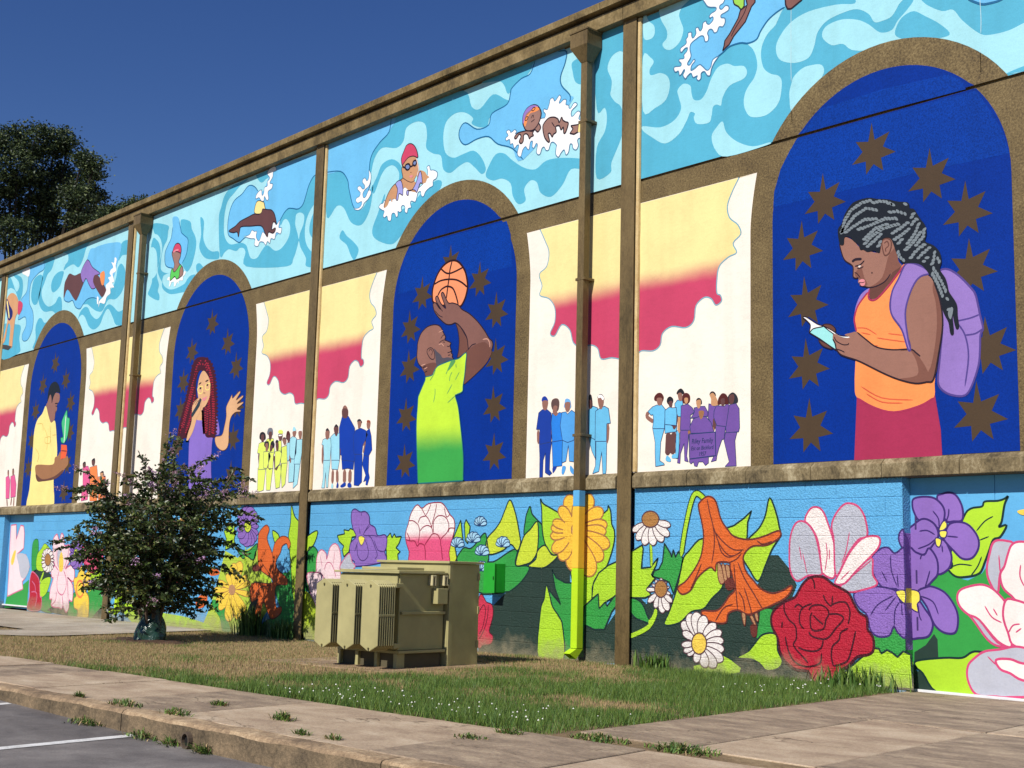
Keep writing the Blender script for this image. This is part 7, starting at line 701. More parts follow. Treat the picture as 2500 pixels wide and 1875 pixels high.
painted_leaf~block_wall_1~~40~0~o122,lm/dg:-5542 2111 57 -65 185 -79 146 -64 73 -75 125 -39 12 -451 -337 22 -150 148 -61 200 -18 251
painted_leaf~block_wall_1~~40~0~o122,lm/dg:-4262 1989 51 -78 20 -154 51 -95 -13 -177 -109 -259 -82 -60 -130 -121 -48 -119 -5 -131 -158 -100 -235 401 -16 607 610 198
painted_leaf~block_wall_1~~50~0~o022,lm/dg:-4035 1298 -210 -72 -163 -97 -98 -144 -20 -190 107 63 29 -187 122 98 241 112
painted_leaf~block_wall_1~~56~0~o022,gn/dg:-4658 696 124 87 124 81 20 -187 106 85 34 -51 127 132 97 32 -46 -135 -95 -96 -126 -226 -182 -9 -169 51 -7 -424 -101 -6
painted_leaf~block_wall_1~~44~0~o122,lm/dg:-5386 952 68 -133 58 -145 128 -128 74 -129 22 -442 -471 -31 15 648 67 175
painted_leaf~block_wall_1~~40~0~o022,gn/dg:-5284 1163 83 -109 179 -63 157 -2 27 -1000 -181 -13 -58 488 -184 210 -97 230 256 -200 -112 203
painted_sunflower~block_wall_1~large painted yellow flower behind the painted downspout~65~0~o120,yf/yb:-4836 1730 26 242 -50 131 -121 49 -95 -65 10 -136 136 -230|o120,yf/yb:-4821 1713 120 189 11 114 -79 63 -105 -33 -46 -110 18 -212|o120,yf/yb:-4794 1710 225 208 60 137 -72 92 -143 -19 -102 -124 -64 -263|o120,yf/yb:-4790 1680 307 95 129 88 -4 92 -125 27 -155 -65 -210 -184|o120,yf/yb:-4800 1656 317 -11 162 35 51 77 -91 59 -170 -9 -288 -90|o120,yf/yb:-4811 1647 294 -57 162 9 70 63 -67 68 -162 17 -296 -41|o120,yf/yb:-4824 1625 294 -158 188 -42 119 48 -32 96 -170 71 -359 49|o120,yf/yb:-4856 1613 197 -239 161 -97 147 12 24 103 -126 119 -325 153|o120,yf/yb:-4896 1602 66 -326 119 -158 173 -33 93 107 -66 171 -266 270|o120,yf/yb:-4923 1625 -90 -267 25 -150 124 -63 120 65 22 148 -94 266|o120,yf/yb:-4933 1651 -187 -178 -49 -117 64 -74 121 21 83 106 48 218|o120,yf/yb:-4938 1670 -251 -109 -100 -90 21 -80 117 -10 124 72 147 177|o120,yf/yb:-4923 1692 -240 -4 -123 -33 -34 -60 77 -41 131 15 208 79|o120,yf/yb:-4910 1704 -216 57 -127 2 -61 -44 47 -55 125 -20 226 17|o120,yf/yb:-4898 1710 -184 97 -121 28 -77 -30 22 -61 112 -44 225 -29|o120,yf/yb:-4864 1723 -82 182 -90 85 -106 11 -41 -67 64 -97 192 -139|f10,yf:-4627 1677 -28 -91 -80 -66 -111 -24 -114 24 -86 68 -33 92 28 92 82 66 113 23 113 -26 84 -68|o114,tan/yb:-4832 1684 -5 -33 -16 -25 -22 -9 -23 10 -18 24 -7 34 6 33 16 25 22 8 23 -9 17 -24
painted_rose~block_wall_1~painted crimson rosebud beside the transformer~50~0~o116,rd2/rk2:-6772 745 79 28 85 -87 121 -35 26 -152 -71 -208 83 -72 -36 -104 -177 -35 -48 -41 -72 34 -73 254|l114,rk2:-6763 538 96 107 45 -101 -51 -208 -76 -107|l114,rk2:-6566 648 -13 -180 -72 -183 -95 -120
painted_leaf~block_wall_1~~40~0~o022,lm/dg:-10395 1634 208 25 -28 66 140 -14 43 33 140 -34 29 -92 -113 -12 -73 -236 -133 -79 -54 105 41 66 -146 79
painted_leaf~block_wall_1~~40~0~o022,lm/dg:-9026 1603 81 62 48 -75 59 62 45 -50 135 12 -46 -100 -78 -75 108 -61 -60 -38 29 -136 -294 -4 -36 226
painted_leaf~block_wall_1~~40~0~o122,gn/dg:-11245 1364 92 82 125 -13 96 -121 -12 -296 -50 -269 -221 -6
painted_leaf~block_wall_1~~40~0~o122,lm/dg:-11340 1583 349 134 -91 -230 -238 -123
painted_leaf~block_wall_1~~40~0~o022,lm/dg:-7381 1598 147 247 36 -177 25 -118 -110 -47 -95 24
painted_leaf~block_wall_1~~40~0~o022,lm/dg:-7148 1785 34 65 97 -101 -43 -246 -58 47
painted_leaf~block_wall_1~~40~0~o122,gn/dg:-7305 1196 137 237 166 0 124 70 159 139 70 -47 17 -390
painted_leaf~block_wall_1~~40~0~o122,lm2/dg:-7531 1194 115 356 104 -212 7 -142
painted_violet~block_wall_1~painted purple violet above the transformer~50~0~o120,vi/vd:-9917 2057 140 -49 135 5 116 -74 31 -129 136 -53 85 -128 183 12 68 -64 -12 -138 -38 -63 10 -151 -763 -86 -51 77 -117 51 -35 156 38 104 130 91 -101 131 -58 158 14 119|l114,vd:-9731 1995 -7 -52|l114,vd:-9516 1810 -145 -154|l114,vd:-9492 1784 -168 -141 267 -14 121 -13|l114,vd:-9614 1630 157 -26 121 -153 74 -127 -61 -64|l114,vd:-9828 1501 36 -181 118 -89 131 40 37 102 -54 128 -72 78|l114,vd:-9072 1376 -173 24 -120 153|l114,vd:-9778 1748 30 -104|l114,vd:-9807 1527 -79 -156|o112,yc2/vd:-9790 1605 89 19 81 -45 -70 -104 -72 52
painted_peony~block_wall_1~painted peony fading from white to pink above the transformer~50~0~o118,peo/rk3:-8265 2087 103 -52 156 65 274 12 119 -57 121 -123 99 -73 25 -131 -48 -154 -66 -190 -47 -190 -844 -11 -73 196 -93 173 -8 124 54 123 53 149 95 110|l116,rk3:-8182 2042 107 -112 83 -63 85 -122|l116,rk3:-7946 2098 -54 -96 -55 -73|l116,rk3:-7808 2095 -32 -133 -51 -132 -15 -85|l116,rk3:-7630 2043 65 -145 74 34|l116,rk3:-8474 1849 102 -1 126 -63 47 -111 -31 -172|l116,rk3:-8247 1809 55 86 139 22|l116,rk3:-7861 1660 -9 157 74 84 115 16 118 -43 63 -121 -52 -95 -129 -95 27 -156 27 -143|l116,rk3:-8199 1686 76 61 118 29 101 -44 23 -72|l116,rk3:-8067 1478 112 109 75 61 118 -13 62 -72|l116,rk3:-8537 1564 104 -19 122 -6 65 -74 58 37 122 -36 31 -206|l116,rk3:-8523 1675 66 -74 24 -56|l116,rk3:-7365 1728 -113 1 -35 -59
painted_lotus~block_wall_1~painted pale pink lotus left of the transformer~50~0~o120,pkw/pko2:-10967 1016 2 269 112 115 150 -60 32 -93 80 187 137 67 123 -66 73 -184 -25 -132 -6 -222 -666 -15|o118,gy/pko2:-10283 1119 237 225 102 -129 96 -77 -176 -80|l112,pko2:-10868 1299 76 -187|l112,pko2:-10442 1368 -31 -212|l116,pko2:-10728 1073 63 108 119 1 104 -104 56 -118|o120,pkw/pko2:-11243 959 247 66 225 -42 101 -239 -251 -264|f10,lm3:-11326 619 164 66 245 -250 93 -447 -271 -59 -175 66
painted_flower~block_wall_1~~56~0~o114,pbf/nvl:-7293 1473 -58 47 -46 12 -40 -15 -3 -29 38 -21 90 -13|o114,pbf/nvl:-7279 1476 -21 68 -38 30 -55 -2 -30 -29 21 -35 85 -45|o114,pbf/nvl:-7267 1473 27 73 -17 39 -57 14 -50 -20 -3 -40 54 -68|o114,pbf/nvl:-7260 1468 62 61 4 39 -46 24 -57 -8 -23 -36 15 -73|o114,pbf/nvl:-7259 1459 87 33 26 30 -23 30 -50 8 -40 -23 -32 -61|o114,pbf/nvl:-7263 1453 87 8 36 18 -2 28 -37 17 -44 -10 -58 -41
painted_flower~block_wall_1~~56~0~o114,pbf/nvl:-6937 1543 -60 48 -48 14 -41 -16 -3 -31 39 -22 93 -13|o114,pbf/nvl:-6923 1545 -21 72 -39 31 -57 -1 -32 -30 23 -37 87 -48|o114,pbf/nvl:-6910 1543 28 76 -18 40 -58 15 -52 -20 -3 -42 55 -72|o114,pbf/nvl:-6903 1537 65 64 3 40 -46 26 -60 -8 -23 -38 15 -77|o114,pbf/nvl:-6902 1528 90 34 27 32 -23 31 -53 8 -41 -24 -33 -64|o114,pbf/nvl:-6906 1521 90 9 37 18 -2 30 -38 17 -46 -10 -59 -43
painted_flower~block_wall_1~~56~0~o114,pbf/nvl:-6794 1777 -52 43 -41 12 -36 -13 -3 -27 34 -20 82 -13|o114,pbf/nvl:-6781 1779 -19 63 -33 28 -51 -1 -27 -26 20 -33 76 -43|o114,pbf/nvl:-6769 1777 24 66 -15 36 -51 14 -46 -18 -3 -37 48 -63|o114,pbf/nvl:-6763 1771 56 56 3 36 -41 23 -51 -7 -21 -33 13 -68|o114,pbf/nvl:-6762 1763 78 30 23 27 -20 28 -45 8 -37 -21 -28 -56|o114,pbf/nvl:-6767 1758 79 6 33 16 -2 27 -33 15 -40 -8 -52 -38
painted_flower~block_wall_1~~56~0~o114,pbf/nvl:-6738 1358 -59 48 -46 12 -41 -15 -3 -31 38 -21 92 -13|o114,pbf/nvl:-6724 1361 -20 71 -39 30 -56 -2 -31 -30 22 -36 86 -47|o114,pbf/nvl:-6711 1358 28 76 -17 40 -58 14 -51 -20 -3 -42 54 -71|o114,pbf/nvl:-6704 1352 64 64 4 41 -47 25 -58 -9 -23 -37 15 -76|o114,pbf/nvl:-6703 1343 88 35 27 31 -22 31 -52 8 -41 -24 -32 -64|o114,pbf/nvl:-6707 1337 88 9 38 19 -3 29 -37 17 -45 -10 -59 -44
painted_flower~block_wall_1~~56~0~o114,pbf/nvl:-6738 1137 -55 44 -43 11 -38 -15 -3 -28 36 -20 86 -11|o114,pbf/nvl:-6724 1140 -20 66 -35 27 -53 -2 -29 -28 21 -34 80 -43|o114,pbf/nvl:-6712 1137 25 71 -16 37 -53 13 -48 -20 -3 -38 50 -66|o114,pbf/nvl:-6706 1132 59 60 4 38 -43 23 -54 -9 -22 -35 13 -71|o114,pbf/nvl:-6705 1124 82 33 25 29 -21 29 -48 6 -38 -22 -30 -60|o114,pbf/nvl:-6709 1118 82 9 35 18 -2 27 -35 15 -42 -10 -55 -40
painted_flower~block_wall_1~~56~0~o114,pbf/nvl:-6294 1477 -56 47 -45 13 -39 -16 -4 -30 37 -21 89 -13|o114,pbf/nvl:-6280 1479 -20 70 -37 30 -54 -1 -30 -30 21 -35 83 -47|o114,pbf/nvl:-6267 1477 27 74 -17 40 -56 14 -49 -20 -3 -41 52 -70|o114,pbf/nvl:-6261 1471 62 62 4 40 -45 25 -56 -8 -23 -37 14 -75|o114,pbf/nvl:-6260 1462 85 34 26 31 -21 30 -50 8 -40 -23 -31 -63|o114,pbf/nvl:-6264 1456 85 8 36 19 -2 28 -36 17 -43 -10 -57 -42
painted_meadow~block_wall_2~~25~0~f00,lm4:-14805 -152 345 488 80 165 183 411 176 458 464 -126 147 96 508 160 66 -344 299 4 213 -366 -130 -462 -377 -384
painted_leaf~block_wall_2~~30~0~o16,gn/dg:-14406 451 165 6 176 -107 286 42 -1 -270 116 -185 -286 -14 -123 218 -287 198
painted_leaf~block_wall_2~~40~0~o122,gn/dg:-13639 1436 291 -63 186 0 262 127 -65 -251 -88 -33 -192 62 -119 -49 -169 111
painted_leaf~block_wall_2~~40~0~o022,lm/dg:-14108 1729 136 97 255 29 -24 -80 59 -98 -37 -96 45 -113 -346 -82 9 211
painted_leaf~block_wall_2~~35~0~o16,dgr/dg:-13132 -68 -1 296 128 238 235 70 -68 -219 9 -369
painted_leaf~block_wall_2~~30~0~o16,gn/dg:-12229 720 205 263 196 34 155 153 261 182 121 -1356 -1536 -79 389 263 421 139
painted_leaf~block_wall_2~~40~0~o122,lm/dg:-11882 1607 47 259 1 290 116 -185 227 -184 53 -435 -8 -833 -165 -6 -181 746
painted_leaf~block_wall_2~~40~0~o122,lm/dg:-12414 1725 212 -70 12 -124 -114 -30
painted_lily~block_wall_2~painted orange lily with upright petals by the steel column~50~0~o118,olq/ob:-12874 1563 44 157 200 108 112 -79 -59 -155 137 -186 65 -62 71 170 193 107 202 -16 110 -106 -63 -91 -65 91 -139 -46 -47 -107 -130 -154 71 -137 301 -146 10 -106 -340 -38 34 -348 171 6 -17 -121 -278 -102 -160 145 -132 133 -68 -202 -69 -202 -129 86 7 217 74 157 -236 -54 -18 311 642 15 20 93 -337 117 -135 138|f10,ob:-13009 1107 150 25 159 -83 -117 -33 -182 -3|l150,lm:-12812 969 428 -115|l116,ob:-12711 1157 255 -166 97 -90|l116,ob:-12949 546 223 177 321 54|l116,ob:-12373 1346 47 -184 -8 -215|l116,ob:-12581 481 102 156 102 156
painted_daisy~block_wall_2~painted purple gerbera with lime centre on a tall stem~55~0~l130,lm:-13292 1452 14 -412|o114,vi/vd:-13184 1794 154 -30 103 7 41 36 -48 38 -106 8 -147 -27|o114,vi/vd:-13212 1765 105 -86 110 -36 95 16 9 51 -90 49 -183 36|o114,vi/vd:-13248 1745 38 -129 98 -72 132 -8 65 57 -59 81 -186 92|o114,vi/vd:-13287 1735 -36 -149 68 -96 149 -30 110 53 -18 100 -158 132|o114,vi/vd:-13321 1739 -104 -144 26 -104 139 -48 137 41 26 101 -103 150|o114,vi/vd:-13344 1755 -156 -113 -21 -94 105 -58 141 20 67 86 -29 142|o114,vi/vd:-13354 1781 -179 -63 -64 -67 51 -57 121 -4 96 55 50 109|o114,vi/vd:-13346 1812 -172 -2 -97 -28 -11 -46 78 -28 109 14 122 58|o114,vi/vd:-13324 1843 -134 60 -113 16 -72 -27 21 -47 104 -29 172 -5|o114,vi/vd:-13290 1868 -74 111 -109 57 -120 -2 -39 -57 79 -68 194 -67|o114,vi/vd:-13251 1883 -1 142 -86 88 -146 23 -93 -56 41 -95 181 -117|o114,vi/vd:-13213 1885 71 149 -48 104 -147 43 -130 -46 -3 -104 136 -148|o114,vi/vd:-13183 1875 131 130 -3 101 -123 56 -143 -28 -47 -96 68 -151|o114,vi/vd:-13166 1854 168 88 42 81 -77 59 -132 -6 -83 -71 -10 -128|o114,vi/vd:-13164 1825 175 32 80 48 -20 52 -98 17 -103 -34 -87 -85|o118,lm2/dg:-13138 1809 -10 -54 -39 -39 -58 -14 -60 15 -48 40 -22 55 10 54 39 39 58 14 61 -15 47 -40|l310,dg:-13206 1810 -4 -24 -17 -17 -24 -6 -25 6 -21 18 -9 24 4 24 17 17 24 6 26 -6 20 -18
painted_daisy~block_wall_2~painted yellow daisy with long drooping petals~55~0~o112,yf2/yb:-13764 683 -344 23 -202 -14 -82 -45 93 -40 202 -2 337 41|o112,yf2/yb:-13765 656 -306 -75 -149 -65 -16 -59 119 -8 166 53 229 125|o112,yf2/yb:-13767 633 -271 -160 -104 -111 40 -70 142 21 136 101 135 197|o112,yf2/yb:-13746 600 -141 -270 3 -160 128 -71 145 65 48 158 -64 274|o112,yf2/yb:-13698 596 41 -264 102 -142 157 -44 91 80 -54 148 -227 237|o112,yf2/yb:-13657 608 165 -201 151 -97 145 -15 31 74 -116 108 -297 157|o112,yf2/yb:-13606 640 295 -66 181 -14 93 30 -57 47 -174 29 -322 8|o112,yf2/yb:-13584 669 321 49 161 50 34 56 -109 18 -176 -37 -265 -103|o112,yf2/yb:-13590 686 275 106 120 78 -7 61 -119 -2 -144 -69 -181 -149|o112,yf2/yb:-13593 722 201 236 40 146 -95 77 -150 -46 -88 -141 -16 -259|o112,yf2/yb:-13623 724 91 228 -19 134 -113 60 -117 -55 -24 -135 82 -232|o112,yf2/yb:-13671 706 -57 145 -75 78 -95 21 -42 -47 51 -82 159 -127|o112,yf2/yb:-13718 697 -213 94 -148 36 -97 -12 25 -48 136 -47 267 -49|f10,tan:-13569 669 -11 -48 -40 -36 -58 -14 -62 11 -49 33 -21 48 11 48 40 36 59 15 62 -12 48 -34
painted_flower~block_wall_2~painted orange and yellow blossom seen through the shrub~45~0~o120,oyl/ob:-18751 1308 378 -13 623 -156 317 -170 119 -372 -530 -129 -690 127 -86 325
painted_meadow~block_wall_2~~30~0~f10,lm:-18788 232 312 -19 494 -156 616 -203 1228 30 812 12 981 73 -1009 140 -1185 62 -903 194 -704 -111
painted_flower~block_wall_2~~40~0~f10,rd2:-16714 1433 426 1 79 -139 -359 -31
painted_flower~block_wall_2~~40~0~f10,olq:-14579 1039 325 -21 62 -78 -317 -32
painted_flower~block_wall_2~~40~0~f10,rd2:-16022 797 238 -23 -29 -220 -176 -5
painted_flower~block_wall_2~~40~0~f10,olq:-15001 444 365 170 28 -237 -317 -91
painted_flower~block_wall_2~~40~0~f10,oyl:-15831 2019 571 46 -87 -218 -397 -52
painted_flower~block_wall_2~~40~0~f10,oyl:-17682 1987 259 -3 21 -146 -193 2
painted_flower~block_wall_2~~40~0~f10,lm:-15127 1899 385 36 -96 -120 -219 -25
painted_leaf~block_wall_3~~30~0~o112,gn/dg:-23096 1490 289 104 99 -276 -6 -412 -301 -39
painted_leaf~block_wall_3~~34~0~o112,lm/dg:-22774 1215 228 173 153 103 178 -34 284 -152 100 -83 -52 -169 -220 -171 -606 7
painted_leaf~block_wall_3~~30~0~o112,dgr/dg:-23008 833 555 77 579 -125 -113 -70 -413 -76 -580 56
painted_leaf~block_wall_3~~40~0~o112,lm/dg:-22413 283 -24 338 533 113 -75 -270 -182 -156
painted_leaf~block_wall_3~~30~0~o112,gn/dg:-22402 -3 72 289 490 98 248 -423
painted_leaf~block_wall_3~~30~0~o112,gn/dg:-20768 -104 221 525 728 20 481 249 234 21 160 -862 -624 4
painted_leaf~block_wall_3~~36~0~o112,dgr/dg:-19601 -164 603 350 58 -352
painted_leaf~block_wall_3~~34~0~o112,dgr/dg:-21929 -19 640 123 516 -175
painted_leaf~block_wall_3~~40~0~o112,lm/dg:-20042 866 340 6 523 197 -34 -236 -123 -143 -481 -248 21 317
painted_rose~block_wall_3~painted dark red bud at the far left corner of the wall~45~0~o130,ros/pko2:-23088 590 84 243 278 -64 201 -133 113 -353 89 -14 -29 -287 -744 -11 74 294|l130,pko2:-22954 370 263 7 110 -116 -82 -240|l130,pko2:-22961 627 196 -98 71 -135
painted_lotus~block_wall_3~tall painted white lotus with yellow centre left of the shrub~45~0~o130,pkw/pko2:-21881 1390 -18 202 187 118 154 -152 92 167 136 -67 78 -200 283 1 81 -230 -53 -149 -174 -150 266 86 213 -79 48 -161 -78 -115 -295 91 310 -172 41 -339 -180 11 29 -161 -139 -111 -185 131 -68 -67 -168 26 -163 -6 -256 41 16 133 -128 12 0 217 122 237 -89 31 -71 150 187 120 -106 116|l126,pko2:-21433 892 -77 -250 81 -213 259 -75 171 168 -39 212 -151 162|l126,pko2:-21663 1457 63 -334 114 -165|l126,pko2:-21251 1458 261 -98 -107 -298 -97 -133|l126,pko2:-21701 1005 228 -113|l126,pko2:-21509 427 -3 -199 -226 -123|l126,pko2:-21164 338 82 -226|l126,pko2:-20955 736 126 -469|f10,gy:-21611 1307 224 18 67 -365 -163 -2|f10,yc:-21479 1157 95 151 136 -182 2 -231 -184 -3
painted_daisy~block_wall_3~painted white daisy with brown centre at the far left~45~0~l170,lm:-22307 844 -168 -240|o120,wh3/wb:-22052 1113 148 -23 105 1 46 22 -42 25 -104 9 -151 -13|o120,wh3/wb:-22074 1091 110 -67 111 -31 90 8 5 37 -92 39 -182 34|o120,wh3/wb:-22105 1075 52 -101 98 -58 121 -9 51 43 -65 64 -181 75|o120,wh3/wb:-22140 1066 -16 -118 69 -77 131 -24 91 42 -26 80 -151 105|o120,wh3/wb:-22173 1068 -82 -117 27 -83 121 -36 117 35 17 82 -96 118|o120,wh3/wb:-22198 1079 -135 -96 -19 -76 91 -41 123 21 58 71 -25 112|o120,wh3/wb:-22210 1098 -166 -60 -61 -56 45 -40 109 4 90 48 50 87|o120,wh3/wb:-22208 1121 -168 -15 -93 -26 -8 -33 78 -13 106 18 115 48|o120,wh3/wb:-22192 1144 -141 33 -109 6 -58 -19 34 -28 104 -15 159 2|o120,wh3/wb:-22164 1164 -91 73 -104 37 -97 -3 -16 -37 84 -44 175 -44|o120,wh3/wb:-22129 1176 -26 99 -82 61 -116 14 -62 -39 49 -66 160 -80|o120,wh3/wb:-22093 1180 42 106 -44 73 -116 28 -94 -34 6 -74 114 -102|o120,wh3/wb:-22063 1173 103 95 0 71 -93 36 -109 -23 -38 -68 49 -105|o120,wh3/wb:-22043 1158 144 65 45 57 -54 38 -104 -7 -74 -51 -26 -89|o120,wh3/wb:-22036 1137 160 24 81 31 -4 33 -81 10 -97 -24 -97 -55|o120,tan2/wb:-21950 1128 -9 -69 -52 -51 -81 -20 -89 17 -72 50 -37 70 10 69 53 52 81 19 89 -18 71 -50
painted_daisy~block_wall_3~painted purple gerbera left of the shrub~45~0~o120,vi/vd:-20503 1250 145 -24 100 4 41 28 -44 29 -100 7 -144 -19|o120,vi/vd:-20534 1223 92 -79 110 -35 105 9 22 43 -85 46 -188 39|o120,vi/vd:-20573 1203 20 -118 98 -69 149 -11 85 50 -53 75 -196 90|o120,vi/vd:-20613 1195 -57 -136 67 -89 166 -30 131 47 -10 92 -166 123|o120,vi/vd:-20646 1201 -124 -127 23 -93 150 -43 154 35 35 90 -105 133|o120,vi/vd:-20665 1218 -166 -93 -27 -78 105 -48 147 15 73 71 -22 118|o120,vi/vd:-20666 1244 -177 -42 -71 -47 39 -44 111 -7 98 38 65 80|o120,vi/vd:-20649 1274 -152 17 -101 -8 -35 -30 53 -28 104 -2 138 26|o120,vi/vd:-20618 1301 -97 73 -110 32 -101 -10 -15 -43 89 -42 184 -33|o120,vi/vd:-20578 1321 -24 112 -97 66 -145 11 -80 -48 56 -73 193 -85|o120,vi/vd:-20537 1328 53 129 -65 86 -159 31 -128 -44 12 -89 163 -119|o120,vi/vd:-20503 1323 118 119 -20 88 -141 43 -148 -30 -35 -86 99 -129|o120,vi/vd:-20483 1305 159 86 28 72 -94 47 -139 -11 -73 -66 16 -112|o120,vi/vd:-20481 1279 169 35 71 42 -30 42 -101 9 -96 -32 -71 -73|o120,lm2/dg:-20448 1284 -9 -47 -39 -35 -61 -13 -65 12 -52 34 -26 47 9 48 40 34 61 13 65 -12 52 -34
painted_tulip~block_wall_3~painted pink tulip partly behind the shrub~45~0~o130,pkt/rk3:-20329 1411 376 49 718 -46 34 -204 -218 -239 -282 -99 -237 60 -219 157 -102 144|l120,rk3:-19682 1429 67 -286|l120,rk3:-19980 963 -102 143
painted_daffodil~block_wall_3~painted yellow daffodil with orange trumpet at the wall base~50~0~o124,yf2/yb:-20356 909 117 107 150 -87 19 -111 212 99 91 -94 -37 -223 -129 -130 130 -91 61 -141 -13 -362 -495 -6 -31 174 -204 57 -35 192 106 67 -149 173 -35 194 151 35|l350,or2:-20062 514 -10 -88 -56 -66 -87 -26 -97 21 -79 62 -41 88 9 88 57 67 89 25 96 -21 79 -63
painted_lotus~service_door_1~painted white lotus filling the recessed door at the far left~40~150~o030,pkw/pko2:-24923 1950 332 15 77 -363 212 342 191 -20 84 -180 27 -356 -390 -145 561 -14 286 -279 -219 -268 -165 -91 83 -174 -491 -102 -454 -103 -40 629 -69 544|f10,yc:-24739 1096 144 217 119 1 -65 -252 -123 -92|f10,gy:-24389 1243 562 -14 285 -279 -219 -268 -283 30 -199 281
painted_meadow~service_door_1~~30~150~f00,gn:-24811 301 900 202 509 186 140 -690 -1663 -61"""
for row in MURAL.split('\n'):
    nm, par, lab, base, plane, pr = row.split('~')
    blk = par.startswith('block')
    P = bays.get(par) or walls[par]
    o = draw(nm, P, int(base)/1e4, int(plane)/1000.0, pr, blk, par in ('block_wall_0', 'block_wall_1'))
    if lab: o['label'] = lab
# sunburst on the next column to the right
# lettering on the banner
def lettering(body, x, z, size, mat, parent, y):
    cu = bpy.data.curves.new('lettering', 'FONT'); cu.body = body; cu.size = size; cu.align_x = 'CENTER'; cu.shear = 0.15
    t = bpy.data.objects.new('lettering_tmp', cu); col.objects.link(t)
    bpy.context.view_layer.update(); dg = bpy.context.evaluated_depsgraph_get()
    me = bpy.data.meshes.new_from_object(t.evaluated_get(dg)); bpy.data.objects.remove(t)
    me.transform(Matrix.Translation((x, y, z)) @ Matrix.Rotation(math.pi/2, 4, 'X') @ Matrix.Diagonal((0.82, 1, 1, 1)))
    me.materials.clear(); me.materials.append(mat); return link(bpy.data.objects.new('painted_lettering', me), parent)
for body, z, s in (('Riley Family', 2.715, 0.085), ('Est on Bickford', 2.635, 0.068), ('1957', 2.56, 0.072)):
    lettering(body, -2.695, z, s, paint('pl'), bays['wall_bay_0'], -0.0105)

# ------------------------------------------------------------------ ledge, columns, fascia, roof
for xa, xb in [(3.40-0.0, 10.9), (-3.78, 3.38), (-11.23, -4.07), (-18.68, -11.52), (-26.13, -18.97), (XLFT, -26.42)]:
    xa, xb = min(xa, xb), max(xa, xb)
    if xa == 3.40: xa = 3.66
    n = max(1, round((xb-xa)/0.9)); s = (xb-xa)/n
    for i in range(n):
        a = xa+i*s+0.003; b = xa+(i+1)*s-0.003; j = random.uniform(-0.002, 0.002)
        MB().prism([(0.02,ZL+0.003),(-0.072+j,ZL+0.003),(-0.075+j,ZL+0.145),(-0.004,ZL+0.205),(0.02,ZL+0.205)], a, b).build('ledge_stone', M_LEDGE(), bld, 0.004)
for x in PX:
    c = MB().box(x-0.12, x+0.12, -0.065, -0.05, -0.1, 8.49).box(x-0.05, x+0.05, -0.05, 0.02, -0.1, 8.485).build('steel_column', M_STEEL(), bld, 0.002)
    V = []; F = []; n = 60
    for k in range(n+1):
        z = 2.41+(8.47-2.41)*k/n; j = 0.006*noise.noise(Vector((x, 0, z*4)))+0.004*noise.noise(Vector((x, 3, z*15)))
        V += [(x+0.128,-0.008,z),(x+0.128,-0.040,z),(x+0.172+j,-0.036,z),(x+0.180+j,-0.008,z)]
    for k in range(n):
        for q in range(3): F.append((4*k+q, 4*k+q+1, 4*k+q+5, 4*k+q+4))
    mesh_obj('sealant_strip', V, F, M_SEAL(), c)
xf = XR
while xf > XLFT+0.5:
    xa = max(xf-PITCH_B/2, XLFT)
    MB().prism([(0.05,8.49),(-0.13,8.49),(-0.14,8.675),(0.05,8.675)], xa+0.004, xf-0.004).build('fascia_panel', M_FASCIA(), bld, 0.003)
    xf = xa
xf = XR
while xf > XLFT+0.5:
    xa = max(xf-3.05, XLFT)
    MB().prism([(0.35,8.715),(-0.215,8.715),(-0.225,8.81),(-0.20,8.828),(0.35,8.84)], xa+0.003, xf-0.003).build('coping_piece', M_FASCIA(), bld, 0.003)
    xf = xa
MB().box(XLFT, XR, 0.06, 18.0, 8.3, 8.712).build('roof', flat('roof_membrane', (170, 166, 160), 0.8), bld)
MB().box(XLFT, XLFT+0.3, 0.3, 18.0, -0.2, 8.3).build('side_wall', M_BRONZE(), bld)
MB().box(XR-0.3, XR, 0.3, 18.0, -0.2, 8.3).build('side_wall', M_BRONZE(), bld)
MB().box(XLFT+0.3, XR-0.3, 17.7, 18.0, -0.2, 8.3).build('rear_wall', M_BRONZE(), bld)

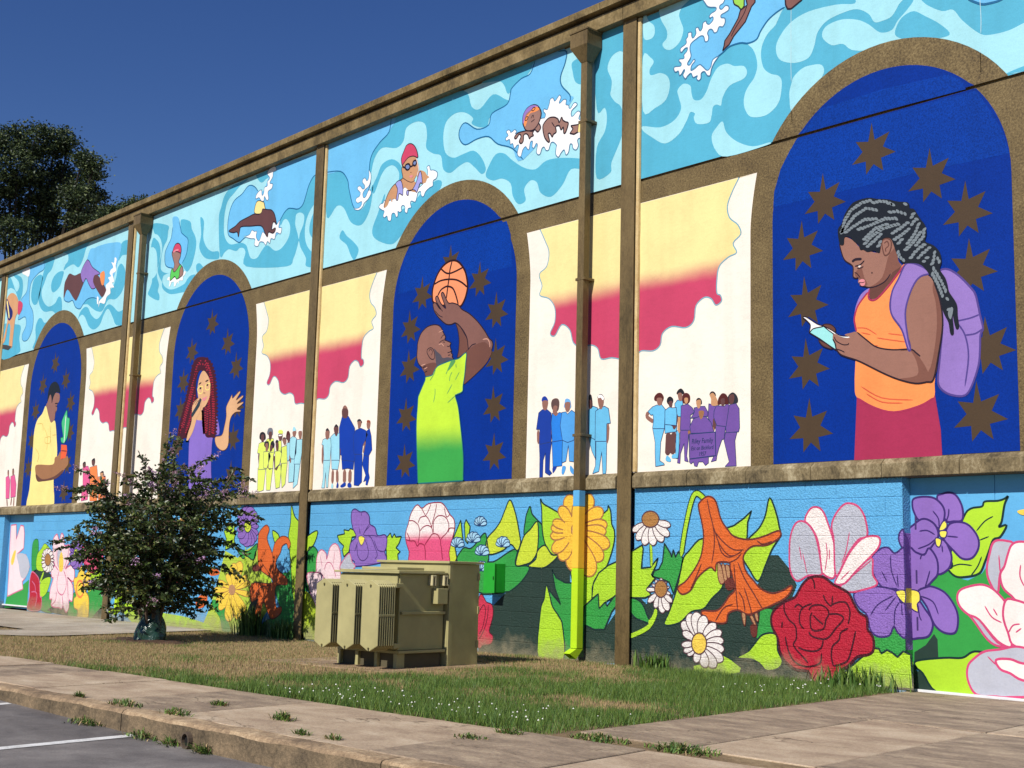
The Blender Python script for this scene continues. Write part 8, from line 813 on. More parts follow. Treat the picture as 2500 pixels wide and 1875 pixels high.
def downspout(x, painted, hx):
    d = empty('downspout', (x, -0.12, 0)); d.parent = bld; d.matrix_parent_inverse = bld.matrix_basis.inverted()
    y0, y1 = -0.195, -0.075; w = 0.058
    seg = [(2.19, 8.06, M_STEEL())]
    seg += [(1.98, 2.19, paint('wallblue')), (1.18, 1.98, paint('yf')), (0.16, 1.18, paint('limepipe'))] if painted == 'y' else [(1.7, 2.19, paint('wallblue')), (0.16, 1.7, paint('limepipe'))]
    for a, b, m in seg: MB().box(x-w, x+w, y0, y1, a, b).build('pipe', m, d, 0.008)
    m = seg[-1][2]
    # kicked-out shoe
    V = []; F = []
    for (dy, z) in ((0.0, 0.159), (-0.12, 0.03)):
        for sx, sy in ((-1, 0), (1, 0), (1, 1), (-1, 1)): V.append((x+sx*w, (y0 if sy == 0 else y1)+dy, z+(0.0 if dy == 0 else (0.07 if sy == 0 else 0.0))))
    for k in range(4): F.append((k, (k+1) % 4, 4+(k+1) % 4, 4+k))
    mesh_obj('shoe', V, F, m, d)
    for z in (7.2, 5.0, 2.9):
        MB().box(x-0.085, x+0.085, y0-0.004, -0.004, z, z+0.035).build('strap', M_STEEL(), d, 0.002)
    # collector head
    h = 0.165
    V = [(x+sx*h, (-0.30 if sy == 0 else -0.02), z) for z in (8.49, 8.26) for sx, sy in ((-1,0),(1,0),(1,1),(-1,1))]
    V += [(x+sx*w, (y0 if sy == 0 else y1), 8.06) for sx, sy in ((-1,0),(1,0),(1,1),(-1,1))]
    F = [(0,1,2,3)]+[(k, (k+1) % 4, 4+(k+1) % 4, 4+k) for k in range(4)]+[(4+k, 4+(k+1) % 4, 8+(k+1) % 4, 8+k) for k in range(4)]
    hd = mesh_obj('collector_head', V, F, M_STEEL(), d)
    MB().box(x-h-0.012, x+h+0.012, -0.312, -0.012, 8.462, 8.488).build('rim', M_STEEL(), d, 0.003)
    return d
downspout(-4.66, 'y', 0); downspout(-18.04, 'g', 0)

# ------------------------------------------------------------------ green meter box on the wall
ub = empty('meter_box', (-6.33, -0.1, 0.82)); tag(ub, 'green painted metal meter box on the wall beside the transformer', 'meter box')
GB = flat('green_box_paint', (40, 170, 50), 0.4)
MB().box(-6.445, -6.225, -0.195, -0.004, 0.826, 1.225).build('body', GB, ub, 0.004)
MB().box(-6.452, -6.218, -0.208, -0.197, 0.820, 1.232).build('lid', GB, ub, 0.003)
MB().box(-6.24, -6.23, -0.222, -0.209, 1.0, 1.05).build('latch', flat('dark_latch', (40, 60, 40), 0.4), ub, 0.002)

# ------------------------------------------------------------------ transformer
TA = R(8.0); T0 = Vector((-4.56, -3.08, 0.0))
tr = empty('transformer', T0, TA); tag(tr, 'olive green pad transformer with three finned radiators in front of the mural', 'transformer')
M_OL = flat('olive_paint', (180, 171, 120), 0.5, 0.35, var=0.16, scale=3.0)
M_OLD = flat('olive_dark', (84, 78, 52), 0.6)
def tp(name, mb, parent=tr, bevel=0.004, mat=None):
    me_o = mb.build(name, mat or M_OL, None, bevel)
    me_o.parent = parent if parent is not None else tr
    return me_o
tp('tank', MB().box(-0.98, -0.0, 0.0, 0.74, 0.20, 1.06))
lid = tp('tank_lid', MB().box(-1.04, 0.05, -0.07, 0.75, 1.062, 1.085).box(-0.99, 0.0, -0.02, 0.75, 1.085, 1.10))
tp('hatch', MB().box(-0.80, -0.20, 0.15, 0.60, 1.102, 1.135))
cab = tp('cabinet', MB().box(-1.12, 0.04, 0.765, 1.32, 0.0, 1.19))
tp('cabinet_roof', MB().box(-1.16, 0.075, 0.735, 1.36, 1.192, 1.222))
tp('cabinet_frame', MB().box(0.042, 0.062, 0.765, 0.83, 0.0, 1.19))
for z in (0.2, 0.6, 1.0): tp('hinge', MB().box(0.042, 0.056, 1.285, 1.318, z, z+0.09))
tp('stiffener', MB().box(0.002, 0.035, 0.02, 0.74, 0.60, 0.635))
tp('base_rail', MB().box(0.0, 0.045, -0.02, 0.745, 0.165, 0.197).box(-0.98, 0.0, -0.02, 0.02, 0.165, 0.197))
for u in (-0.98, -0.68, -0.36, -0.05): tp('foot', MB().box(u, u+0.05, -0.015, 0.12, 0.0, 0.164))
tp('skid', MB().box(-0.97, -0.012, 0.03, 0.72, 0.0, 0.164), mat=flat('skid_shade_olive', (92, 84, 62), 0.8))  # darker olive than the tank: shade under the radiators put into the colour
for v in (0.46, 0.66): 
    h = tp('lifting_lug', MB().box(0.002, 0.075, v, v+0.022, 0.93, 1.035).box(0.002, 0.075, v+0.045, v+0.067, 0.93, 1.035).box(0.002, 0.075, v-0.001, v+0.068, 1.03, 1.05), mat=flat('lug_tan', (206, 194, 150), 0.5))
tp('gauge_box', MB().box(0.002, 0.10, 0.53, 0.70, 0.72, 0.90))
V, F = tube([(0.03,0.71,0.95),(0.06,0.72,0.955),(0.08,0.735,0.93),(0.08,0.74,0.88)], [0.012]*4, 8); o = mesh_obj('conduit', V, F, M_OLD, None, smooth=True); o.parent = tr
tp('manifold', MB().box(-0.97, 0.10, -0.155, -0.10, 0.90, 0.955).box(-0.90, 0.06, -0.101, 0.0, 0.905, 0.95))
tp('manifold', MB().box(-0.97, 0.10, -0.155, -0.10, 0.23, 0.285).box(-0.90, 0.06, -0.101, 0.0, 0.235, 0.28))
tp('front_apron', MB().box(-0.975, -0.012, -0.03, -0.002, 0.94, 1.045), mat=M_OL)
def fin_mesh(w, thick, name):
    prof = [(-w/2,0.062),(-w/2,0.718),(-w*0.07,0.778),(w*0.07,0.778),(w/2,0.718),(w/2,0.062),(w*0.07,0.0),(-w*0.07,0.0)]
    V = [(x, 0, z) for x, z in prof]+[(x, thick, z) for x, z in prof]; n = len(prof)
    V += [(x*0.955, -thick*0.45, 0.39+(z-0.39)*0.985) for x, z in prof]
    F = [tuple(range(2*n-1, n-1, -1))]+[(k, n+k, n+(k+1) % n, (k+1) % n) for k in range(n)]+[(2*n+k, k, (k+1) % n, 2*n+(k+1) % n) for k in range(n)]+[tuple(range(2*n, 3*n))]
    me = bpy.data.meshes.new(name); me.from_pydata(V, [], F); me.materials.append(M_OL); bm = bmesh.new(); bm.from_mesh(me); bmesh.ops.recalc_face_normals(bm, faces=bm.faces); bm.to_mesh(me); bm.free(); return me
FIN = fin_mesh(0.275, 0.009, 'fin')
for uc in (-0.795, -0.41, -0.025):
    rad = MB().box(uc-0.10, uc+0.10, -0.41, -0.16, 0.925, 0.945).build('radiator', M_OL, None, 0.004); rad.parent = tr
    hd = MB().box(uc-0.10, uc+0.10, -0.41, -0.16, 0.245, 0.265).build('header', M_OL, None, 0.004); hd.parent = rad
    for k in range(8):
        f = bpy.data.objects.new('fin', FIN); f.location = (uc, -0.425+0.034*k, 0.205); col.objects.link(f); f.parent = rad
    for dx in (-0.138, 0.128):
        b2 = MB().box(uc+dx, uc+dx+0.01, -0.42, -0.17, 0.585, 0.61).build('spacer_bar', M_OL, None, 0.002); b2.parent = rad
    for z in (0.93, 0.24):
        V, F = tube([(uc,-0.44,z),(uc,-0.455,z)], [0.014,0.012], 10); F.append(tuple(range(10, 20))); o = mesh_obj('plug', V, F, M_OL, None); o.parent = rad
pad = sheet('transformer_pad', [(T0.x-1.75,T0.y-0.72),(T0.x+0.35,T0.y-0.42),(T0.x+0.12,T0.y+1.65),(T0.x-1.9,T0.y+1.4)], 0.0, M_KERB)
pad_b = MB().slab([(T0.x-1.75,T0.y-0.72),(T0.x+0.35,T0.y-0.42),(T0.x+0.12,T0.y+1.65),(T0.x-1.9,T0.y+1.4)], -0.05, 0.002); bpy.data.objects.remove(pad)
tag(pad_b.build('transformer_pad', M_KERB, None, 0.01), kind='structure')

# ------------------------------------------------------------------ grass
def vnoise(x, y, s, seed=0.0): return noise.noise(Vector((x*s+seed, y*s-seed*0.7, seed)))
G_GREEN = flat('grass_green', (112, 138, 58), 0.55, 0.3, 0.75, var=0.35, scale=30)
G_DEEP = flat('grass_deep', (78, 112, 46), 0.55, 0.3, 0.75, var=0.35, scale=30)
G_DRY = flat('grass_dry', (186, 160, 116), 0.7, 0.2, 0.75, var=0.35, scale=30)
def in_pad(x, y):
    c, s = math.cos(-TA), math.sin(-TA); dx, dy = x-T0.x, y-T0.y; u = c*dx-s*dy; v = s*dx+c*dy
    return -1.35 < u < 0.2 and -0.30 < v < 1.45
def grass_field(name, x0, x1, y0, y1, dens, inside, label):
    n = int((x1-x0)*(y1-y0)*dens); X = RNG.uniform(x0, x1, n); Y = RNG.uniform(y0, y1, n)
    keep = []; H = []; MI = []; LE = []
    for x, y in zip(X, Y):
        if not inside(x, y): continue
        g = 0.75*vnoise(x, y, 0.55, 3)+0.6*vnoise(x, y, 1.7, 9)+0.25*vnoise(x, y, 5, 1)
        g += max(-0.55, min(1.0, (x+4.2)*0.30))
        g += 0.75*max(0.0, 1-abs(y-walk_y(x))/0.9)*(1.0 if x > -4.2 else 0.8)
        g += 0.35*max(0.0, 1-abs(y)/0.9)
        g -= 1.1*math.exp(-((x+0.5)**2/0.9+(y+3.9)**2/0.35))+0.7*math.exp(-((x+2.6)**2/0.8+(y+1.6)**2/0.3))
        d2 = ((x-BX)/1.05)**2+((y-BY)/0.5)**2
        if d2 < 1 and random.random() < 0.93: continue
        if g < -0.25 and random.random() < 0.35: continue
        t = random.random()
        green = g+random.uniform(-0.35, 0.35) > 0.12
        keep.append((x, y)); MI.append((1 if t < 0.45 else 0) if green else (2 if t < 0.85 else 0))
        hh = (0.045+0.05*max(0, min(1, g))) if green else 0.032
        if abs(y-walk_y(x)) < 0.35 and x > -3.5: hh *= 1.35
        H.append(hh*random.uniform(0.45, 1.15)*(0.75+0.55*vnoise(x, y, 4.0, 5))); LE.append(random.uniform(0.2, 0.9))
    P = np.array(keep); m = len(P); H = np.array(H); LE = np.array(LE); A = RNG.uniform(0, 2*math.pi, m); W = RNG.uniform(0.0022, 0.0045, m); B = RNG.uniform(0, 2*math.pi, m)
    V = np.zeros((m, 3, 3)); V[:, 0, :2] = P-np.c_[np.cos(A), np.sin(A)]*W[:, None]; V[:, 1, :2] = P+np.c_[np.cos(A), np.sin(A)]*W[:, None]
    GZ = np.array([gz(a, b) for a, b in keep]); V[:, :2, 2] = GZ[:, None]-0.02; V[:, 2, :2] = P+np.c_[np.cos(B), np.sin(B)]*(H*LE)[:, None]; V[:, 2, 2] = GZ+H
    o = np_mesh(name, V.reshape(-1, 3), np.arange(3*m).reshape(-1, 3), [G_GREEN, G_DEEP, G_DRY], None, np.array(MI))
    return tag(o, label, 'grass', kind='stuff')
grass_field('grass', -14.4, 0.75, -6.6, 0.0, 2900, lambda x, y: path_left(y) < x < drive_x(y)-0.02+0.04*vnoise(x, y, 3) and walk_y(x)+0.02*vnoise(x, 0, 4) < y and not in_pad(x, y) and y < -0.01, 'patchy green and straw coloured turf between sidewalk and mural wall')
grass_field('grass', -30, -14.4, -6.9, -2.95, 500, lambda x, y: y > walk_y(x) and y < -3.0 and x < -14.5, 'small grass triangle beside the footpath at the far left')
# white clover heads
V = []; F = []
M_CLOV = flat('clover_white', (244, 242, 232), 0.8)
for k in range(120):
    x = random.uniform(-2.6, 0.7) if k % 3 else random.uniform(-0.9, 0.3); y = walk_y(x)+abs(random.gauss(0, 0.45)) if k % 3 else random.uniform(-2.2, -0.25)
    if x > drive_x(y)-0.05 or y > -0.1: continue
    z = random.uniform(0.05, 0.085); s = random.uniform(0.006, 0.011); i = len(V)
    V += [(x+s,y,z),(x-s,y,z),(x,y+s,z),(x,y-s,z),(x,y,z+s),(x,y,z-s*0.6)]; F += [(i,i+2,i+4),(i+2,i+1,i+4),(i+1,i+3,i+4),(i+3,i,i+4),(i+2,i,i+5),(i+1,i+2,i+5),(i+3,i+1,i+5),(i,i+3,i+5)]
tag(mesh_obj('clover_heads', V, F, M_CLOV, None), 'scattered small white clover heads in the grass by the concrete edge', 'clover', kind='stuff')
# weed tufts in the joints
def tuft(x, y, z, r, n, h, label):
    V = []; F = []; FM = []
    for _ in range(n):
        a = random.uniform(0, 6.28); b = random.uniform(0, 6.28); q = random.random()*r; px, py = x+q*math.cos(a), y+q*math.sin(a)*0.45; w = random.uniform(0.003, 0.006); hh = h*random.uniform(0.25, 0.8)*(1.1-q/r*0.6); l = h*random.uniform(0.3, 1.3)
        i = len(V); c, s = math.cos(b+1.57), math.sin(b+1.57); mx, my = px+math.cos(b)*l*0.45, py+math.sin(b)*l*0.45
        V += [(px-c*w,py-s*w,z-0.01),(px+c*w,py+s*w,z-0.01),(mx-c*w*0.8,my-s*w*0.8,z+hh*0.75),(mx+c*w*0.8,my+s*w*0.8,z+hh*0.75),(px+math.cos(b)*l,py+math.sin(b)*l,z+hh*0.85)]
        F += [(i,i+1,i+3,i+2),(i+2,i+3,i+4)]; k = random.choice((0,0,1,1,2)); FM += [k,k]
    return tag(mesh_obj('weed_tuft', V, F, [G_GREEN, G_DEEP, G_DRY], None, FM), label, 'weeds', 'weed tufts along the kerb and slab joints')
for x, y, z, r, n, h, lb in [(-3.05,-7.45,0.01,0.09,80,0.07,'green weed tuft behind the kerb near the left end of the parking stripe'),(-2.28,-7.41,0.01,0.24,120,0.08,'long weed strip beside the kerb joint'),(-1.55,-7.36,0.01,0.2,110,0.08,'weed tuft behind the kerb above the second parking stripe'),(-0.9,-6.85,0.012,0.14,100,0.09,'weed tuft in the middle of the cracked slab joint'),(-2.0,-6.75,0.012,0.12,70,0.06,'small weed tuft alone on the tan slab'),(-0.1,-7.2,0.01,0.09,60,0.06,'weed tuft with a dry leaf on the kerb back'),(0.2,-7.15,0.01,0.08,50,0.06,'small weed tuft nearest the bottom of the joint'),(0.62,-6.35,0.012,0.16,80,0.05,'low weeds growing along the diagonal slab joint'),(0.56,-5.95,0.012,0.14,110,0.07,'weed tuft where the slab joint meets the lawn'),(-1.22,-7.56,-0.165,0.12,80,0.10,'weeds at the foot of the kerb left of the drain hole'),(-0.80,-7.53,-0.17,0.12,120,0.12,'dense weeds at the foot of the kerb right of the drain hole'),(-1.62,-7.58,-0.155,0.22,120,0.1,'weeds at the foot of the kerb above the second stripe'),(-2.5,-7.64,-0.14,0.25,140,0.09,'long weed fringe in the gutter left of the kerb joint'),(1.1,-5.6,0.0,0.28,220,0.08,'weeds in the joint between sidewalk and driveway'),(1.75,-5.52,0.0,0.3,260,0.09,'grassy joint between sidewalk and driveway near the bottom edge')]:
    tuft(x, y, z, r, n, h, lb)
def tall_weeds(x, y, n, h, w, label):
    V = []; F = []; FM = []
    for _ in range(n):
        px, py = x+random.gauss(0, w), y+random.gauss(0, 0.06); b = random.uniform(0, 6.28); hh = h*random.uniform(0.4, 1.1); l = hh*random.uniform(0.1, 0.5); ww = random.uniform(0.006, 0.012); z = gz(px, py)-0.02; c, s = math.cos(b+1.57), math.sin(b+1.57); i = len(V)
        mx, my = px+math.cos(b)*l*0.35, min(py+math.sin(b)*l*0.35, -0.02)
        V += [(px-c*ww,py-s*ww,z),(px+c*ww,py+s*ww,z),(mx-c*ww,my-s*ww,z+hh*0.6),(mx+c*ww,my+s*ww,z+hh*0.6),(px+math.cos(b)*l,min(py+math.sin(b)*l,-0.02),z+hh)]
        F += [(i,i+1,i+3,i+2),(i+2,i+3,i+4)]; k = random.choice((0,1,1,1)); FM += [k,k]
    return tag(mesh_obj('tall_weeds', V, F, [G_GREEN, G_DEEP], None, FM), label, 'weeds', 'tall weeds at the wall foot')
tall_weeds(-12.75, -0.16, 260, 0.55, 0.16, 'clump of tall dark grassy weeds at the wall under the orange lily')
tall_weeds(-11.75, -0.15, 160, 0.38, 0.14, 'tall weeds at the foot of the steel column left of the transformer')
tall_weeds(-3.35, -0.12, 130, 0.22, 0.12, 'short tufted weeds at the foot of the steel column right of the downspout')
tall_weeds(-0.55, -0.14, 220, 0.26, 0.22, 'leafy weeds at the wall foot right of the red rose')
# drain outlet through the kerb
dx = -1.02; dy = kerb_y(dx)-0.02; V = []; F = []; FM = []
for rr, yy in [(0.046,dy-0.030),(0.057,dy-0.030),(0.057,dy+0.08),(0.046,dy-0.006)]:
    V += [(dx+rr*math.cos(2*math.pi*k/16), yy, -0.112+rr*math.sin(2*math.pi*k/16)*1.05) for k in range(16)]
for a, b in ((0,1),(1,2),(0,3)):
    for k in range(16): F.append((16*a+k, 16*a+(k+1) % 16, 16*b+(k+1) % 16, 16*b+k)); FM.append(0)
F.append(tuple(range(48, 64))); FM.append(1)  # black disc: darkness of the pipe's hollow painted on a shallow cap
tag(mesh_obj('drain_pipe', V, F, [flat('drain_rim', (92, 78, 64), 0.8), flat('drain_hollow_shade', (14, 12, 11), 0.95)], None, FM), 'round dark drain pipe end poking through the kerb face', 'drain pipe')

# ------------------------------------------------------------------ shrub
LEAF = []
def leaf_mat(name, rgb, rough=0.42):
    m, nt, b = new_mat(name, rough, 0.5); vec = tex_coord(nt); n = noise_node(nt, vec, 5.0, 3.0)
    c = mix(nt, 1.0, srgb(rgb, 0.8), ramp(nt, n, [(0.3, (0.7,)*3+(1,)), (0.7, (1.25,)*3+(1,))]), 'MULTIPLY'); nt.links.new(c, b.inputs['Base Color'])
    t = nt.nodes.new('ShaderNodeBsdfTranslucent'); nt.links.new(c, t.inputs['Color']); a = nt.nodes.new('ShaderNodeMixShader'); a.inputs[0].default_value = 0.22
    nt.links.new(b.outputs[0], a.inputs[1]); nt.links.new(t.outputs[0], a.inputs[2]); nt.links.new(a.outputs[0], nt.nodes['Material Output'].inputs['Surface']); return m
def leaves_mesh(name, P, D, S, mats, mi, parent, fold=0.25):
    """pointed leaves: centre P, direction D, length S"""
    n = len(P); rnd = RNG.normal(size=(n, 3)); side = np.cross(D, rnd); side /= np.linalg.norm(side, axis=1)[:, None]+1e-9
    nor = np.cross(side, D)
    L = S[:, None]; a = P-D*L*0.5; b = P+D*L*0.5; c = P+side*L*0.27+nor*L*fold*0.3-D*L*0.04; d = P-side*L*0.27+nor*L*fold*0.3-D*L*0.04
    V = np.stack([a, c, b, d], 1).reshape(-1, 3); i = np.arange(n)*4
    F = np.concatenate([np.stack([i, i+1, i+2], 1), np.stack([i, i+2, i+3], 1)])
    return np_mesh(name, V, F, mats, parent, np.concatenate([mi, mi]))
shrub = empty('crape_myrtle', (BX, BY, BZ)); tag(shrub, 'leafy dark green crape myrtle shrub with faded lavender flower heads', 'shrub')
M_BARK = blotch('shrub_bark', [(70,56,44),(112,92,74),(140,120,100)], 8, 40, 0.8, 0.6, 0.01, (1, 1, 0.3))
LM = [leaf_mat('leaf_dark', (46, 62, 32)), leaf_mat('leaf_mid', (74, 92, 46)), leaf_mat('leaf_light', (116, 126, 66))]
FLM = [flat('blossom_lavender', (206, 164, 204), 0.8), flat('blossom_faded', (176, 138, 156), 0.8)]
VR = Vector((rt.x, rt.y, 0)).normalized()
rs = random.Random(21)
LP = []; LD = []; LS = []; LMI = []; FP = []; FD = []; FS = []; FMI = []
stemV = []; stemF = []
def add_tube(path, radii, sides=6):
    v, f = tube(path, radii, sides); i = len(stemV); stemV.extend(v); stemF.extend([tuple(i+q for q in t) for t in f])
def leafy(p0, p1, dens, size, spread):
    d = (p1-p0); L = d.length; n = max(2, int(L*dens))
    for k in range(n):
        t = rs.random(); p = p0.lerp(p1, t)
        a = Vector((rs.gauss(0, 1), rs.gauss(0, 1), rs.gauss(0, 0.7)))+d.normalized()*0.7; a.normalize()
        q = p+a*rs.uniform(0.01, spread); LP.append(q); LD.append((a+Vector((0, 0, -0.25))).normalized()); LS.append(size*rs.uniform(0.7, 1.3))
        LMI.append(0 if rs.random() < 0.38 else (1 if rs.random() < 0.7 else 2))
tips = []
for i in range(19):
    az = 2*math.pi*i/19+rs.uniform(-0.25, 0.25); lean = rs.uniform(0.3, 1.1) if i % 3 else rs.uniform(0.05, 0.5); H = rs.uniform(1.75, 2.85)-0.35*lean
    base = Vector((BX+0.08*math.cos(az), BY+0.08*math.sin(az), 0.05)); pts = [base]; n = 7
    for k in range(1, n+1):
        t = k/n; rr = 0.08+1.15*lean*(t**1.35); pts.append(Vector((BX+rr*math.cos(az+0.3*t), BY+rr*math.sin(az+0.3*t), 0.05+H*(t**0.86)))+Vector((rs.gauss(0, .03), rs.gauss(0, .03), 0)))
    add_tube(pts, [0.026*(1-0.8*k/n)+0.004 for k in range(n+1)])
    for k in range(2, n+1):
        for _ in range((3, 4, 6, 6, 6, 4)[k-2]):
            p = pts[k-1].lerp(pts[k], rs.random()); a2 = az+rs.uniform(-1.7, 1.7); ln = rs.uniform(0.28, 0.70)*(1.2 if k < 5 else 0.85)
            e = p+Vector((math.cos(a2)*ln, math.sin(a2)*ln, rs.uniform(-0.22, 0.36)*ln))
            mid = p.lerp(e, 0.5)+Vector((0, 0, 0.05)); add_tube([p, mid, e], [0.007, 0.005, 0.002], 4)
            leafy(p, mid, 62, 0.08, 0.07); leafy(mid, e, 105, 0.074, 0.055); tips.append((e, (e-mid).normalized()))
        leafy(pts[k-1], pts[k], 70, 0.08, 0.1)
    tips.append((pts[-1], (pts[-1]-pts[-2]).normalized()))
# long arching sprays towards the right of the picture and one to the left
for sx, z0, z1, ln in [(1.0,1.0,0.92,1.15),(0.9,0.75,0.62,0.95),(1.0,1.35,1.25,1.2),(0.95,1.9,2.35,1.3),(0.9,1.6,1.9,1.15),(-0.95,1.6,2.1,1.15),(-0.9,1.0,1.25,1.05),(-0.8,0.55,0.5,0.7),(0.8,2.0,2.65,0.8),(1.0,0.45,0.45,0.75),(-0.95,1.2,1.65,1.2),(-1.0,0.8,0.75,0.75),(-0.6,2.0,2.65,0.7),(0.35,2.2,2.9,0.45),(0.0,2.2,2.95,0.2)]:
    p0 = Vector((BX, BY, z0))+VR*sx*0.25; p3 = Vector((BX, BY, z1))+VR*(0.12+sx*ln); prev = p0; pp = [p0]
    for k in range(1, 9):
        t = k/8; p = p0.lerp(p3, t)+Vector((rs.gauss(0, .02), rs.gauss(0, .02), 0.16*math.sin(math.pi*t))); leafy(prev, p, 170, 0.072, 0.085); prev = p; pp.append(p)
    add_tube(pp, [0.009-0.0008*k for k in range(9)], 4); tips.append((p3, (p3-pp[-2]).normalized()))
# blossom panicles at some high and outer tips
tips.sort(key=lambda q: -q[0].z)
sel = tips[:90:2]+[t for t in tips[60:] if rs.random() < 0.045]
for e, d in sel:
    d = (d+Vector((0, 0, 0.6))).normalized(); Lp = rs.uniform(0.10, 0.2); kind = 0 if rs.random() < 0.5 else 1
    add_tube([e, e+d*Lp], [0.003, 0.001], 4)
    for k in range(42):
        t = rs.random(); w = 0.042*(1-t)+0.008; q = e+d*Lp*t+Vector((rs.gauss(0, w), rs.gauss(0, w), rs.gauss(0, w*0.6)))
        FP.append(q); FD.append(Vector((rs.gauss(0, 1), rs.gauss(0, 1), rs.gauss(0, 1))).normalized()); FS.append(rs.uniform(0.018, 0.036)); FMI.append(kind)
npv = lambda a: np.array([tuple(v) for v in a])
def grow(a): return (npv(a)-np.array([BX, BY, 0]))*BS+np.array([BX, BY, BZ])
mesh_obj('stems', [tuple(q) for q in grow(stemV)], stemF, M_BARK, shrub, smooth=True)
leaves_mesh('foliage', grow(LP), npv(LD), np.array(LS), LM, np.array(LMI), shrub)
leaves_mesh('blossoms', grow(FP), npv(FD), np.array(FS), FLM, np.array(FMI), shrub, 0.6)
# crumpled plastic watering bag round the stems
bag, nt, b = new_mat('green_plastic', 0.22, 0.6); b.inputs['Base Color'].default_value = srgb((38, 66, 52), 0.8)
vec = tex_coord(nt); bump(nt, b, noise_node(nt, vec, 9.0, 4.0, 0.6, 1.0), 0.8, 0.03)
V = []; F = []; nu = 34; nv = 16
for j in range(nv+1):
    t = j/nv; z = 0.0+0.60*t; r = 0.11*(1-t)**1.5+0.135+0.02*math.sin(5*t)
    for i in range(nu):
        a = 2*math.pi*i/nu; q = r+0.05*noise.noise(Vector((math.cos(a)*2.2, math.sin(a)*2.2, z*5)))+0.025*noise.noise(Vector((math.cos(a)*6, math.sin(a)*6, z*9+4)))
        V.append((BX+q*math.cos(a)*1.05, BY+q*math.sin(a), BZ+z-0.01+0.05*t*noise.noise(Vector((a*1.5, 2, 0)))))
for j in range(nv):
    for i in range(nu): F.append((j*nu+i, j*nu+(i+1) % nu, (j+1)*nu+(i+1) % nu, (j+1)*nu+i))
tag(mesh_obj('watering_bag', V, F, bag, None, smooth=True), 'crumpled dark green plastic watering bag wrapped around the shrub base', 'bag')

# ------------------------------------------------------------------ trees beyond the roof
M_TRUNK = blotch('oak_bark', [(30,25,21),(44,37,31),(58,50,43)], 4, 20, 0.9, 0.8, 0.03, (1, 1, 0.3))
OLM = [leaf_mat('oak_leaf_dark', (44, 60, 36), 0.55), leaf_mat('oak_leaf_mid', (70, 88, 50), 0.55), leaf_mat('oak_leaf_light', (108, 122, 70), 0.55)]
def tree(name, label, x, y, h, blobs, nclump, seed, leaf=0.24, trunk=0.42):
    r = random.Random(seed); t = empty(name, (x, y, -0.3)); tag(t, label, 'tree', 'trees behind the building')
    tv = []; tf = []
    def tb(path, radii, s=7):
        v, f = tube(path, radii, s); i = len(tv); tv.extend(v); tf.extend([tuple(i+q for q in k) for k in f])
    top = Vector((x+0.3, y, h*0.55)); tb([Vector((x,y,-0.3)), Vector((x+0.2,y,h*0.2)), Vector((x,y+0.1,h*0.4)), top], [trunk, trunk*0.8, trunk*0.65, trunk*0.5])
    P = []; D = []; S = []; MI = []
    for (bx, by, bz, br, bh) in blobs:
        c = Vector((x+bx, y+by, bz)); m1 = Vector((x, y, h*0.35)).lerp(c, 0.5)+Vector((0, 0, -0.4)); tb([Vector((x,y,h*0.45)), m1, c], [trunk*0.3, trunk*0.16, 0.03], 5)
        for _ in range(int(14+nclump*br*br)):
            v = Vector((r.gauss(0, 1), r.gauss(0, 1), r.gauss(0, 1))).normalized(); q = c+Vector((v.x*br, v.y*br, v.z*bh))*(r.uniform(0.25, 1.0)**0.4)
            if r.random() < 0.3: tb([c.lerp(q, 0.2), q], [0.02, 0.006], 3)
            cs = r.uniform(0.12, 0.26)
            for k in range(38):
                o = Vector((r.gauss(0, cs), r.gauss(0, cs), r.gauss(0, cs*0.6))); P.append(q+o); D.append(Vector((r.gauss(0, 1), r.gauss(0, 1), r.gauss(-0.2, 0.6))).normalized()); S.append(leaf*r.uniform(0.6, 1.3)); MI.append(r.choice((0, 0, 1, 1, 2)))
    mesh_obj('trunk', tv, tf, M_TRUNK, t, smooth=True)
    leaves_mesh('crown', npv(P), npv(D), np.array(S), OLM, np.array(MI), t, 0.5)
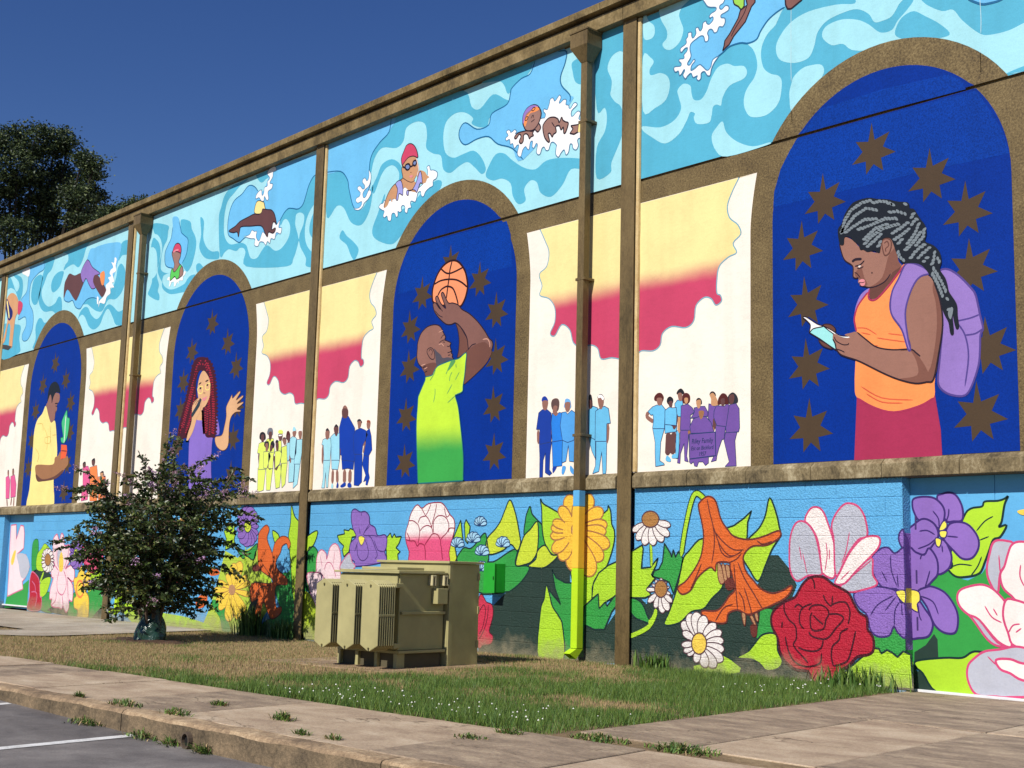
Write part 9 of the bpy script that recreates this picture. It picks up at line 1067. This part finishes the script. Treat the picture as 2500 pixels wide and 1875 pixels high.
tree('oak_tree', 'tall broad dark green oak rising above the roofline at left', -41.5, 6.0, 15.5, [(0.14,-1.73,16.68,0.69,0.58),(-0.37,-0.65,17.21,0.66,0.56),(0.37,-0.04,17.25,0.66,0.56),(0.03,0.91,17.5,0.67,0.57),(0.13,1.37,17.3,0.46,0.39),(1.79,1.35,16.56,0.31,0.26),(2.08,1.7,16.23,0.37,0.32),(-0.72,0.79,16.72,0.82,0.69),(0.48,-0.65,15.97,0.9,0.76),(0.24,-1.49,15.35,0.86,0.73),(-0.83,1.77,16.54,0.47,0.4),(0.87,2.13,16.21,0.31,0.27),(-0.53,1.27,15.86,0.68,0.57),(0.73,1.77,15.71,0.42,0.36),(0.49,2.46,15.52,0.39,0.33),(1.46,1.13,14.89,0.51,0.44),(-0.32,0.22,15.34,0.91,0.78),(-1.24,-0.37,14.87,0.85,0.73),(0.13,0.53,14.79,0.52,0.45),(-0.33,1.05,14.47,0.46,0.39),(-0.33,0.5,14.0,0.63,0.54),(1.75,1.22,13.97,0.37,0.32),(-0.17,1.62,13.99,0.32,0.27),(0.48,2.03,14.69,0.25,0.21),(0.39,-0.56,13.32,0.83,0.7),(1.89,1.32,14.95,0.41,0.35),(-1.78,-1.86,16.68,0.93,0.79),(-0.64,-1.96,15.09,1.05,0.89),(-1.58,-2.5,15.69,0.99,0.84),(-1.63,-1.36,14.05,1.0,0.85),(-1.57,-2.53,14.14,1.06,0.9)], 62.0, 5, 0.13)
tree('oak_tree', 'low distant tree crown showing just above the middle of the roof edge', -50.5, 14.0, 15.0, [(-1.26,-0.75,17.95,0.39,0.33),(-0.05,-0.62,17.7,0.42,0.36),(-0.52,0.31,18.24,0.39,0.33),(0.37,0.56,18.21,0.3,0.25),(-0.31,1.44,18.75,0.24,0.2),(-0.81,0.05,17.59,0.65,0.55),(0.3,-1.29,16.9,0.46,0.39),(-0.0,-1.78,16.77,0.46,0.39)], 62.0, 8, 0.15)

scene.cycles.samples = 64
scene.render.resolution_x = 1024; scene.render.resolution_y = 768
